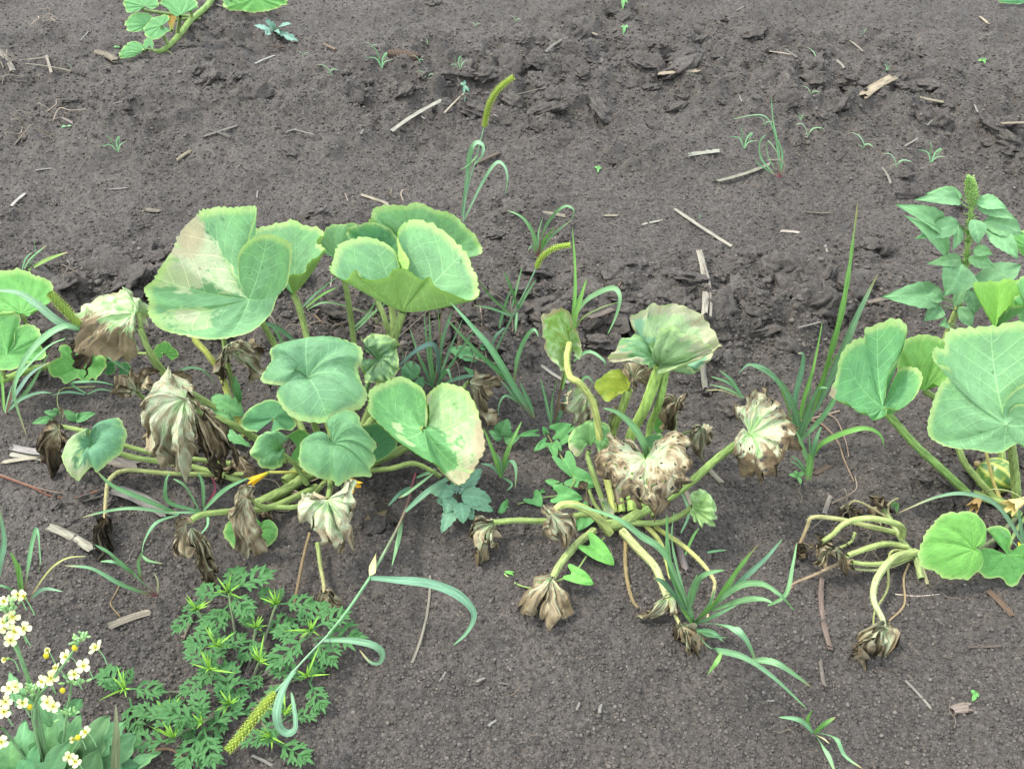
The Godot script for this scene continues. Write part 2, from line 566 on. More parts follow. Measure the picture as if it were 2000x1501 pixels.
func tube(s: Sheet, p: PackedVector3Array, r0: float, r1: float, c0: Color, c1: Color, hair := 0.0, ribs := 0.0, sides := 10) -> void:
	var length := ends_length(p)
	var n := clampi(int(length / 0.007), 4, 60)
	var first := s.v.size()
	var side := Vector3.ZERO
	for j in n + 1:
		var u := float(j) / n
		var c := spline(p, u)
		var t := (spline(p, minf(u + 0.01, 1.0)) - spline(p, maxf(u - 0.01, 0.0))).normalized()
		if side == Vector3.ZERO:
			side = t.cross(Vector3.UP if absf(t.y) < 0.9 else Vector3.RIGHT).normalized()
		side = (side - t * side.dot(t)).normalized()
		var other := t.cross(side)
		var r := lerpf(r0, r1, u) * (1.0 + 0.14 * n_leaf.get_noise_2d(u * length * 60.0, first))
		var blot := n_leaf.get_noise_2d(u * length * 45.0, first + 7.0)
		for k in sides + 1:
			var a := TAU * k / sides
			var d := side * cos(a) + other * sin(a)
			var rib := 1.0 + ribs * (1.0 if k % 2 else -1.0)
			var col := c0.lerp(c1, u)
			col = col * (1.0 + 0.13 * (1.0 if k % 2 else -1.0) * signf(ribs) + 0.22 * blot) * 1.22
			s.add(c + d * r * rib, col, Vector2(float(k) / sides, u * length * 12.0))
		if hair > 0.0 and j < n:
			for k in int(5 * hair):
				var a := rng.randf() * TAU
				var d := side * cos(a) + other * sin(a)
				var root := c + t * (length / n) * rng.randf() + d * r * 0.97
				var tip := root + (d + t * rng.randf_range(-0.5, 0.2)) * rng.randf_range(0.0015, 0.0035)
				var hc := c0.lerp(c1, u).lerp(Color(0.5, 0.53, 0.36), 0.55)
				var i0 := s.v.size()
				s.hairs.append(root - t * 0.00035)
				s.hairs.append(root + t * 0.00035)
				s.hairs.append(tip)
				s.hair_colors.append(hc)
	s.grid(first, sides + 1, n + 1)
	for k in s.hair_colors.size():
		var a := s.add(s.hairs[k * 3], s.hair_colors[k])
		s.add(s.hairs[k * 3 + 1], s.hair_colors[k])
		s.add(s.hairs[k * 3 + 2], s.hair_colors[k])
		s.tri(a, a + 1, a + 2)
	s.hairs.clear()
	s.hair_colors.clear()

# A grass blade through [x, y, cm nearer than its root] points; width in millimetres.
func blade(parent: Node3D, root: Vector3, pts: Array, width: float, o := {}) -> MeshInstance3D:
	var p := PackedVector3Array()
	var i := 0
	while i < pts.size():
		var w := at_depth(pts[i], pts[i + 1], root.z + pts[i + 2] / 100.0)
		if w.y < soil(w.x, w.z) + 0.003:
			w = soil_at(pts[i], pts[i + 1], 0.006)
		p.append(w)
		i += 3
	var s := Sheet.new()
	ribbon(s, p, 0.6 * width / 1000.0, vary(o.get("c", GRASS), 0.18), o)
	return put(parent, o.get("name", "blade"), s, "blade", o.get("l", ""))

func ribbon(s: Sheet, p: PackedVector3Array, width: float, col: Color, o := {}) -> void:
	var length := ends_length(p)
	var n := clampi(int(length / 0.008), 7, 34)
	var face: Vector3 = o.get("face", Vector3(rng.randf_range(-0.5, 0.5), 0.75, 0.6)).normalized()
	var turn: float = o.get("turn", rng.randf_range(-0.5, 0.5))
	var foot: Color = o.get("foot", col)
	var tip: Color = o.get("tip", col.lerp(YOUNG, 0.3) if rng.randf() < 0.7 else Color(0.3, 0.25, 0.12))
	var fold: float = o.get("fold", 0.22)
	var neck: float = o.get("neck", 0.5)
	var first := s.v.size()
	var last := Vector3.RIGHT
	for j in n + 1:
		var u := float(j) / n
		var c := spline(p, u)
		var t := (spline(p, minf(u + 0.02, 1.0)) - spline(p, maxf(u - 0.02, 0.0))).normalized()
		var side := t.cross(face)
		if side.length() < 0.25:
			side = last - t * last.dot(t)
		side = side.normalized()
		if side.dot(last) < -0.2:
			side = -side
		side = last.lerp(side, 0.6).normalized() if j else side
		last = side
		side = side.rotated(t, turn * u)
		var up := side.cross(t)
		var w := width * 0.5 * lerpf(neck, 1.0, smoothstep(0.0, 0.3, u)) * pow(clampf((1.0 - u) * 1.9, 0.0, 1.0), 0.75) + 0.0002
		var shade := 1.0 + 0.1 * n_leaf.get_noise_2d(u * length * 30.0, first)
		var cc := foot.lerp(col, smoothstep(0.0, 0.25, u)).lerp(tip, smoothstep(0.75, 1.0, u)) * shade
		for k in 5:
			var x := (k - 2) / 2.0
			var wav := 0.05 * width * sin(u * length * 90.0 + k)
			var mid := 1.25 if k == 2 else 1.0
			s.add(c + side * (x * w) + up * (absf(x) * w * fold + wav * absf(x)), Color(cc.r * mid, cc.g * mid, cc.b * mid) * 1.2, Vector2(0.5 + x * 0.45, u * length * 6.0))
	s.grid(first, 5, n + 1)

# A simple leaf from its foot to its tip. kind: oval, lance, heart, spoon, tooth
func simple_leaf(s: Sheet, a: Vector3, b: Vector3, width: float, kind: String, col: Color, o := {}) -> void:
	var along := b - a
	var length := along.length()
	var t := along / length
	var face: Vector3 = o.get("face", Vector3(0.1, 0.9, 0.45)).normalized()
	var side := t.cross(face).normalized()
	var up := side.cross(t).normalized()
	if up.y < 0.0:
		up = -up
	side = side.rotated(t, o.get("roll", rng.randf_range(-0.25, 0.25)))
	up = up.rotated(t, o.get("roll", 0.0))
	var arch: float = o.get("arch", 0.1)
	var fold: float = o.get("fold", 0.18)
	var nl := 20
	var nw := 11
	var first := s.v.size()
	var sd := rng.randf() * 50.0
	var c := vary(col, 0.1)
	for j in nl + 1:
		var u := float(j) / nl
		var w := 0.0
		var back := 0.0
		match kind:
			"oval":
				w = pow(sin(PI * pow(u, 0.8)), 0.8)
			"lance":
				w = pow(sin(PI * pow(u, 0.72)), 1.05) * (1.0 + 0.05 * sin(u * 40.0 + sd))
			"spoon":
				w = pow(sin(PI * pow(u, 1.25)), 0.75)
			"heart":
				w = pow(clampf((1.0 - u), 0.0, 1.0), 0.75) * (0.86 + 0.5 * u)
				back = 0.28 * (1.0 - smoothstep(0.0, 0.4, u))
			"tooth":
				w = pow(sin(PI * pow(u, 0.7)), 0.8) * (1.0 + 0.22 * (fposmod(u * 5.5, 1.0) - 0.5))
			"lobed":
				w = pow(sin(PI * pow(u, 1.1)), 0.7) * (0.62 + 0.55 * pow(fposmod(u * 4.3 + sd, 1.0), 0.7))
		for k in nw:
			var x := (k - (nw - 1) / 2.0) / ((nw - 1) / 2.0)
			var ax := absf(x)
			var rear := back * length * smoothstep(0.0, 0.75, ax) * (1.0 - 0.25 * smoothstep(0.75, 1.0, ax))
			var p: Vector3 = a + t * (u * length - rear) + side * (x * w * width * 0.5) + up * (arch * length * 4.0 * u * (1.0 - u) - arch * length * u * u * o.get("droop", 0.6) + ax * w * width * 0.5 * fold + 0.03 * width * sin(u * 9.0 + x * 4.0 + sd))
			var v := (1.0 + 0.12 * n_leaf.get_noise_2d(u * 3.0 + sd, x * 2.0)) * (1.22 if k == (nw - 1) / 2 else 1.0)
			if absf(fposmod(u * 5.0 - ax * 0.9, 1.0) - 0.5) < 0.11:
				v *= 1.16
			s.add(p, Color(c.r * v, c.g * v, c.b * v), Vector2(x * 0.5 + sd, u))
	s.grid(first, nw, nl + 1)

func drop(s: Sheet, mid: Vector3, axis: Vector3, half: float, r: float, col: Color, sides := 5, rings := 3) -> void:
	# a grain, bud or bead
	var t := axis.normalized()
	var a := t.cross(Vector3.UP if absf(t.y) < 0.9 else Vector3.RIGHT).normalized()
	var b := t.cross(a)
	var first := s.v.size()
	for j in rings + 2:
		var f := PI * j / (rings + 1)
		for k in sides + 1:
			var g := TAU * k / sides
			s.add(mid + t * (-cos(f) * half) + (a * cos(g) + b * sin(g)) * (sin(f) * r), col * (1.0 + 0.12 * cos(g)))
	s.grid(first, sides + 1, rings + 2)

func seed_head(parent: Node3D, p: PackedVector3Array, r: float, tint: Color) -> void:
	r *= 1.3
	tint = Color(tint.r * 0.72, tint.g * 0.86, tint.b * 0.8)
	var s := Sheet.new()
	var length := ends_length(p)
	tube(s, p, r * 0.62, r * 0.5, tint * 0.55, tint * 0.55, 0.0, 0.0, 9)
	var n := int(length / 0.0005)
	for i in n:
		var u := (i + 0.5) / n
		var c := spline(p, u)
		var t := (spline(p, minf(u + 0.02, 1.0)) - spline(p, maxf(u - 0.02, 0.0))).normalized()
		var side := t.cross(Vector3.UP if absf(t.y) < 0.9 else Vector3.RIGHT).normalized()
		var d := side.rotated(t, i * 2.39996)
		var rr := r * (0.72 + 0.28 * sin(PI * clampf(u * 0.92 + 0.06, 0.0, 1.0)))
		drop(s, c + d * rr * 0.8, (t + d * 0.6), 0.0015, 0.00095, vary(tint * 1.3, 0.3), 5, 2)
		for q in 3:
			var e := d.rotated(t, rng.randf_range(-0.6, 0.6))
			var tipp := c + e * (rr + rng.randf_range(0.0015, 0.0045)) + t * rng.randf_range(0.002, 0.007)
			var i0 := s.add(c + e * rr * 0.8, Color(0.24, 0.24, 0.08))
			s.add(c + e * rr * 0.8 + t * 0.00028, Color(0.24, 0.24, 0.08))
			s.add(tipp, Color(0.3, 0.28, 0.11))
			s.tri(i0, i0 + 1, i0 + 2)
	put(parent, "seed_head", s, "seed")

func path_depth(root: Vector3, pts: Array) -> PackedVector3Array:
	var p := PackedVector3Array()
	var i := 0
	while i < pts.size():
		var w := at_depth(pts[i], pts[i + 1], root.z + pts[i + 2] / 100.0)
		if w.y < soil(w.x, w.z) + 0.002:
			w = soil_at(pts[i], pts[i + 1], 0.003)
		p.append(w)
		i += 3
	return p

func culm(parent: Node3D, root: Vector3, pts: Array, r0: float, r1: float, c0: Color, c1: Color, called := "stem") -> void:
	var s := Sheet.new()
	tube(s, path_depth(root, pts), r0 / 1000.0, r1 / 1000.0, c0, c1, 0.0, 0.04, 7)
	put(parent, called, s, "stem")

# A piece of straw or stalk lying on the soil from one pixel to the other; width in millimetres, thick: 0.15 flat husk to 0.8 round stalk
func straw_shape(x0: float, y0: float, x1: float, y1: float, width: float, thick: float, tone: Color, lift := 0.0) -> Sheet:
	var s := Sheet.new()
	var a := soil_at(x0, y0, 0.002)
	var b := soil_at(x1, y1, 0.002 + lift)
	var m := (a + b) * 0.5
	var t := (b - a).normalized()
	var length := a.distance_to(b)
	var nl := clampi(int(length / 0.012), 4, 16)
	var side := t.cross(Vector3.UP).normalized()
	var up := side.cross(t)
	var w := 0.8 * width / 1000.0
	tone = tone.lerp(Color(tone.g, tone.g, tone.g * 0.9), 0.4)
	tone = vary(tone, 0.2) * 0.5
	var over := 0.0
	for j in 11:
		var c := a.lerp(b, j / 10.0)
		for e in [-0.4, 0.0, 0.4]:
			over = maxf(over, soil(c.x + side.x * w * e, c.z + side.z * w * e) - c.y)
	a.y += minf(over, 0.06) * 0.8 - 0.001
	b.y += minf(over, 0.06) * 0.8 - 0.001
	var sides := 8
	var sd := x0 * 0.37 + y0
	var first := 0
	var bend := rng.randf_range(-0.05, 0.05) * length
	for j in nl + 1:
		var u := float(j) / nl
		var c := a.lerp(b, u) + side * (bend * 4.0 * u * (1.0 - u))
		c.y += w * thick * 0.3
		for k in sides + 1:
			var q := TAU * k / sides
			var torn := 0.0
			if j == 0 or j == nl:
				torn = (1.0 if j else -1.0) * w * 0.9 * n_leaf.get_noise_2d(k * 7.0, sd + j)
			var flute := 1.0 + 0.1 * sin(k * 2.6 + sd)
			var r := w * 0.5 * flute * (1.0 + 0.14 * n_leaf.get_noise_2d(u * length * 40.0, sd))
			var v := 1.0 + 0.28 * n_leaf.get_noise_2d(u * length * 70.0, sd + 5.0 + k * 0.4) + 0.1 * sin(k * 1.9 + sd)
			s.add(c + side * (cos(q) * r) + up * (sin(q) * r * thick) + t * torn, Color(tone.r * v, tone.g * v, tone.b * v) * 1.15, Vector2(float(k) / sides, u * length * 8.0))
	s.grid(0, sides + 1, nl + 1)
	for e in 2:
		var base := e * nl * (sides + 1)
		var mid := Vector3.ZERO
		for k in sides:
			mid += s.v[base + k] / sides
		var hub := s.add(mid, tone * 0.8, Vector2(0.5, 0.5))
		for k in sides:
			if e:
				s.tri(hub, base + k, base + k + 1)
			else:
				s.tri(hub, base + k + 1, base + k)
	return s

func straw(called: String, label: String, q: Array, tone := CREAM, group := "", category := "straw") -> void:
	lone(called, straw_shape(q[0], q[1], q[2], q[3], q[4], q[5] if q.size() > 5 else 0.35, tone, q[6] if q.size() > 6 else 0.0), "straw", label, category, group)


func make_soil() -> void:
	var rows := PackedFloat32Array()
	for z in [-90.0, -50.0, -28.0, -16.0, -10.0, -7.0, -5.4, -4.6]:
		rows.append(z)
	var nr := 710
	for j in nr + 1:
		rows.append(at_height(1000.0, lerpf(-110.0, 1780.0, pow(float(j) / nr, 1.05)), 0.0).z)
	for z in [-0.4, -0.3, 0.0, 0.6, 1.5, 4.0, 12.0, 40.0, 90.0]:
		rows.append(z)
	var cols := PackedFloat32Array()
	for u in [-60.0, -20.0, -8.0, -4.0, -2.4]:
		cols.append(u)
	for i in 70:
		cols.append(lerpf(-1.85, -1.17, i / 70.0))
	var nc := 620
	for i in nc + 1:
		cols.append(lerpf(-1.16, 1.16, float(i) / nc))
	for i in 70:
		cols.append(lerpf(1.17, 1.85, (i + 1) / 70.0))
	for u in [2.4, 4.0, 8.0, 20.0, 60.0]:
		cols.append(u)
	var w := cols.size()
	var h := rows.size()
	var v := PackedVector3Array()
	v.resize(w * h)
	var c := PackedColorArray()
	c.resize(w * h)
	var t := PackedVector2Array()
	t.resize(w * h)
	var cp := cos(deg_to_rad(PITCH))
	var sp := sin(deg_to_rad(PITCH))
	for j in h:
		var z := rows[j]
		var wide := th * maxf(0.55, -z * cp + EYE * sp)
		for i in w:
			var x := cols[i] * wide
			var k := j * w + i
			v[k] = Vector3(x, soil(x, z), z)
			var a := n_low.get_noise_2d(x * 2.3 + 20.0, z * 2.3)
			var b := n_mid.get_noise_2d(x * 1.3, z * 1.3 + 30.0)
			var d := n_fine.get_noise_2d(x * 1.6 + 8.0, z * 1.6)
			var g := 1.0 + 0.2 * a + 0.2 * b + 0.14 * d
			c[k] = Color(0.102 * g * (1.0 + 0.03 * b), 0.0885 * g, 0.0745 * g * (1.0 - 0.03 * b))
			t[k] = Vector2(x, z) / 0.46
	var n := PackedVector3Array()
	n.resize(w * h)
	for j in h:
		for i in w:
			var k := j * w + i
			var dx := v[k + (1 if i < w - 1 else 0)] - v[k - (1 if i else 0)]
			var dz := v[k + (w if j < h - 1 else 0)] - v[k - (w if j else 0)]
			n[k] = dz.cross(dx).normalized()
	var ix := PackedInt32Array()
	ix.resize((w - 1) * (h - 1) * 6)
	var q := 0
	for j in h - 1:
		for i in w - 1:
			var a := j * w + i
			ix[q] = a
			ix[q + 1] = a + 1
			ix[q + 2] = a + w + 1
			ix[q + 3] = a
			ix[q + 4] = a + w + 1
			ix[q + 5] = a + w
			q += 6
	var arr := []
	arr.resize(Mesh.ARRAY_MAX)
	arr[Mesh.ARRAY_VERTEX] = v
	arr[Mesh.ARRAY_NORMAL] = n
	arr[Mesh.ARRAY_COLOR] = c
	arr[Mesh.ARRAY_TEX_UV] = t
	arr[Mesh.ARRAY_INDEX] = ix
	var m := ArrayMesh.new()
	m.add_surface_from_arrays(Mesh.PRIMITIVE_TRIANGLES, arr)
	m.surface_set_material(0, mats.soil)
	var o := MeshInstance3D.new()
	o.name = "ground"
	o.mesh = m
	add_child(o)
	tag(o, "dark grey-brown crumbly field soil with clods", "", "", "structure")

func scatter(called: String, label: String, category: String, mesh: Mesh, places: Array, tints: Array) -> void:
	var mm := MultiMesh.new()
	mm.transform_format = MultiMesh.TRANSFORM_3D
	mm.use_colors = true
	mm.mesh = mesh
	mm.instance_count = places.size()
	for i in places.size():
		mm.set_instance_transform(i, places[i])
		mm.set_instance_color(i, tints[i])
	var o := MultiMeshInstance3D.new()
	o.name = called
	o.multimesh = mm
	add_child(o)
	tag(o, label, category, "", "stuff")

func crumb_mesh(sd: int, sides := 7, rings := 4, coarse := 0.42, fine := 0.2, mat := "crumb", tone := Color.WHITE) -> ArrayMesh:
	var s := Sheet.new()
	for j in rings + 1:
		var f := PI * j / rings
		for k in sides + 1:
			var a := TAU * (k % sides) / sides
			var d := Vector3(sin(f) * cos(a), cos(f), sin(f) * sin(a))
			var r := 0.5 * (1.0 + coarse * n_leaf.get_noise_3d(d.x * 1.6 + sd, d.y * 1.6, d.z * 1.6) + fine * n_leaf.get_noise_3d(d.x * 4.5 + sd, d.y * 4.5, d.z * 4.5) + fine * 0.5 * n_leaf.get_noise_3d(d.x * 11.0 + sd, d.y * 11.0, d.z * 11.0))
			s.add(d * r * Vector3(1, 0.75, 1), tone)
	for j in rings:
		for k in sides:
			var a := j * (sides + 1) + k
			s.quad(a, a + 1, a + sides + 2, a + sides + 1)
	return s.mesh(mats[mat])

func make_crumbs() -> void:
	# crumbs and small lumps of earth lying loose on the soil, more of them where it is rough
	for kind in 3:
		var places := []
		var tints := []
		for i in 110000:
			var py := rng.randf_range(-100.0, 1760.0)
			var p := at_height(rng.randf_range(-420.0, 2420.0), py, 0.0)
			var r := rough(p.x, p.z)
			var near := smoothstep(-2.6, -1.2, p.z)
			if rng.randf() > 0.55 + r * 0.6:
				continue
			var size := 0.0022 + 0.0054 * pow(rng.randf(), 3.0) * (1.0 + 0.6 * r) + (0.012 * r * rng.randf() if rng.randf() < 0.05 + 0.05 * r else 0.0) + 0.001 * (1.0 - near)
			var b := Basis.from_euler(Vector3(rng.randf() * 0.8, rng.randf() * TAU, rng.randf() * 0.8)).scaled(Vector3(size, size * rng.randf_range(0.7, 1.0), size))
			places.append(Transform3D(b, Vector3(p.x, soil(p.x, p.z) + size * 0.02, p.z)))
			var g := rng.randf_range(0.6, 1.25) * (1.5 if rng.randf() < 0.08 else 1.0)
			tints.append(Color(0.07 * g, 0.0605 * g, 0.051 * g))
		scatter(["soil_crumbs", "earth_crumbs", "loose_earth"][kind], ["loose dark crumbs of earth strewn over the field soil", "small dark earth lumps lying between the plants", "fine broken earth scattered on the bare soil"][kind], "soil crumbs", crumb_mesh(kind * 17), places, tints)

func make_clods() -> void:
	# lumps of earth the plough has turned up, half sunk, where the field is rough
	for kind in 4:
		var places := []
		var tints := []
		for i in 1900:
			var p := at_height(rng.randf_range(-420.0, 2420.0), rng.randf_range(-70.0, 1150.0), 0.0)
			var r := rough(p.x, p.z)
			if rng.randf() > r * r * 1.1 or p.distance_to(at_height(788, 112, 0.0)) < 0.2:
				continue
			var size := 0.012 + 0.055 * pow(rng.randf(), 2.2) * (0.4 + r)
			var b := Basis.from_euler(Vector3(rng.randf_range(-0.5, 0.5), rng.randf() * TAU, rng.randf_range(-0.5, 0.5))).scaled_local(Vector3(size * rng.randf_range(0.9, 1.5), size * rng.randf_range(0.45, 0.75), size))
			places.append(Transform3D(b, Vector3(p.x, soil(p.x, p.z) - size * 0.08, p.z)))
			var g := rng.randf_range(0.85, 1.15)
			tints.append(Color(0.102 * g, 0.0885 * g, 0.0745 * g))
		scatter(["earth_clods", "soil_clods", "broken_clods", "turned_clods"][kind], ["rounded earth clods half sunk in the rough soil", "lumpy dark clods of soil in the rough bands", "broken clods of earth behind the plant row", "turned up clods of field soil of all sizes"][kind], "clods", crumb_mesh(60 + kind * 23, 22, 14, 0.6, 0.22, "clod"), places, tints)

func make_flecks() -> void:
	# slivers of old straw too small to pick apart
	var s := Sheet.new()
	for j in 5:
		var u := j / 4.0
		for k in 3:
			var x := (k - 1) * 0.5
			s.add(Vector3(u - 0.5, 0.12 * (1.0 - 4.0 * x * x) * 0.5 + 0.12 * sin(u * 3.0), x * (0.06 + 0.03 * sin(u * 7.0))), Color.WHITE, Vector2(x + 0.5, u))
	s.grid(0, 3, 5)
	var places := []
	var tints := []
	for i in 1900:
		var py := rng.randf_range(-40.0, 1520.0)
		var p := at_height(rng.randf_range(-60.0, 2060.0), py, 0.0)
		var far := smoothstep(-1.1, -2.2, p.z)
		if rng.randf() > 0.3 + 0.7 * far:
			continue
		var size := rng.randf_range(0.004, 0.013) * (1.9 if rng.randf() < 0.1 else 1.0)
		var b := Basis.from_euler(Vector3(rng.randf_range(-0.3, 0.3), rng.randf() * TAU, rng.randf_range(-0.25, 0.25))).scaled_local(Vector3(size, size * rng.randf_range(0.5, 1.2), size * rng.randf_range(0.5, 1.6)))
		places.append(Transform3D(b, Vector3(p.x, soil(p.x, p.z) + 0.0022, p.z)))
		var g := rng.randf_range(0.45, 1.15)
		tints.append(Color(0.22 * g, 0.185 * g, 0.145 * g))
	scatter("straw_flecks", "tiny pale slivers of old straw all over the soil", "straw flecks", s.mesh(mats.straw), places, tints)
	# fine dry rootlets
	var f := Sheet.new()
	var c := PackedVector3Array([Vector3(-0.5, 0, 0), Vector3(-0.2, 0.05, 0.09), Vector3(0.15, 0.02, -0.05), Vector3(0.5, 0.0, 0.1)])
	for j in 9:
		var q := spline(c, j / 8.0)
		for k in 2:
			f.add(q + Vector3(0, 0.01 * k, (k - 0.5) * 0.03), Color.WHITE, Vector2(k, j / 8.0))
	f.grid(0, 2, 9)
	places = []
	tints = []
	for i in 420:
		var p := at_height(rng.randf_range(-60.0, 2060.0), rng.randf_range(-40.0, 1520.0), 0.0)
		var size := rng.randf_range(0.012, 0.045)
		var b := Basis.from_euler(Vector3(rng.randf_range(-0.2, 0.2), rng.randf() * TAU, rng.randf_range(-0.2, 0.2))).scaled(Vector3(size, size, size))
		places.append(Transform3D(b, Vector3(p.x, soil(p.x, p.z) + 0.002, p.z)))
		var g := rng.randf_range(0.4, 1.0)
		tints.append(Color(0.17 * g, 0.14 * g, 0.11 * g))
	scatter("dry_rootlets", "hair-thin dry rootlets and fibres lying on the soil", "rootlets", f.mesh(mats.straw), places, tints)


func _ready() -> void:
	var cam := Camera3D.new()
	cam.name = "camera"
	cam.fov = FOV
	cam.position = eye
	cam.basis = look
	cam.near = 0.05
	cam.far = 300.0
	add_child(cam)
	cam.current = true
	var env := Environment.new()
	env.background_mode = Environment.BG_SKY
	var sky_mat := ProceduralSkyMaterial.new()
	sky_mat.sky_top_color = Color(0.86, 0.9, 0.95)
	sky_mat.sky_horizon_color = Color(0.8, 0.84, 0.88)
	sky_mat.sky_curve = 0.2
	sky_mat.ground_bottom_color = Color(0.3, 0.28, 0.26)
	sky_mat.ground_horizon_color = Color(0.5, 0.5, 0.5)
	env.sky = Sky.new()
	env.sky.sky_material = sky_mat
	env.background_energy_multiplier = 1.0
	env.tonemap_mode = Environment.TONE_MAPPER_LINEAR
	env.tonemap_exposure = EXPOSURE
	env.sdfgi_enabled = true
	env.ssao_enabled = true
	env.ssil_enabled = true
	var world := WorldEnvironment.new()
	world.name = "world"
	world.environment = env
	add_child(world)
	var sun := DirectionalLight3D.new()
	sun.name = "sun"
	sun.light_energy = 0.42
	sun.light_angular_distance = 12.0
	sun.light_color = Color(1.0, 0.975, 0.94)
	sun.rotation_degrees = Vector3(-56, -105, 0)
	sun.shadow_enabled = true
	add_child(sun)

	rng.seed = 20
	noise(n_low, FastNoiseLite.TYPE_SIMPLEX_SMOOTH, 1.3, 1, 2)
	noise(n_mid, FastNoiseLite.TYPE_SIMPLEX_SMOOTH, 11.0, 2, 3)
	noise(n_clod, FastNoiseLite.TYPE_CELLULAR, 8.0, 3, 1)
	noise(n_clod2, FastNoiseLite.TYPE_CELLULAR, 26.0, 4, 1)
	noise(n_fine, FastNoiseLite.TYPE_SIMPLEX_SMOOTH, 55.0, 5, 3)
	noise(n_mask, FastNoiseLite.TYPE_SIMPLEX_SMOOTH, 1.9, 6, 2)
	noise(n_leaf, FastNoiseLite.TYPE_SIMPLEX_SMOOTH, 1.0, 7, 2)
	for n in [n_clod, n_clod2]:
		n.cellular_return_type = FastNoiseLite.RETURN_DISTANCE
	make_materials()
	make_soil()
	make_crumbs()
	make_clods()
	make_flecks()
	left_squash_plant()
	middle_squash_plant()
	right_squash_plant()
	other_squash_plants()
	broadleaf_weeds()
	ragweed_plant()
	mustard_plant()
	grasses()
	litter()

const EXPOSURE := 4.0


const PALE := Color(0.16, 0.29, 0.115)
const DEEP := Color(0.085, 0.21, 0.09)
const BRIGHT := Color(0.14, 0.31, 0.085)
const DEADSTALK := Color(0.33, 0.27, 0.14)
const ROT := Color(0.1, 0.075, 0.045)

func wilted_flower(parent: Node3D, q: Array, called := "flower", tone := Color(0.75, 0.42, 0.03)) -> void:
	# [x, y, height, x1, y1, height1, width mm]: a collapsed trumpet of five creased petals
	var a := at_height(q[0], q[1], q[2] / 100.0)
	var b := at_height(q[3], q[4], q[5] / 100.0)
	var s := Sheet.new()
	var t := (b - a).normalized()
	var e := t.cross(Vector3.UP if absf(t.y) < 0.9 else Vector3.RIGHT).normalized()
	var f := t.cross(e)
	var length := a.distance_to(b)
	for j in 13:
		var u := j / 12.0
		for k in 21:
			var g := TAU * (k % 20) / 20.0
			var r: float = q[6] / 2000.0 * (0.35 + 0.65 * pow(u, 1.5)) * (1.0 + (0.32 * cos(g * 5.0) + 0.12 * cos(g * 11.0 + 1.0)) * u)
			var p: Vector3 = a + t * (length * u * (1.0 + 0.12 * u * cos(g * 5.0))) + (e * cos(g) + f * sin(g)) * r
			var v := 1.0 + 0.25 * n_leaf.get_noise_2d(k * 0.9, u * 5.0 + q[0])
			s.add(p, Color(lerpf(STALK.r, tone.r, minf(u * 2.0, 1.0)) * v, lerpf(STALK.g, tone.g, minf(u * 2.0, 1.0)) * v, tone.b))
	s.grid(0, 21, 13)
	put(parent, called, s, "petal")

func tendril(parent: Node3D, pts: Array, r: float, c := Color(0.27, 0.3, 0.11), called := "tendril") -> void:
	stalk(parent, pts, r, r * 0.6, {"c": c, "hair": 0.0, "ribs": 0.0, "name": called})

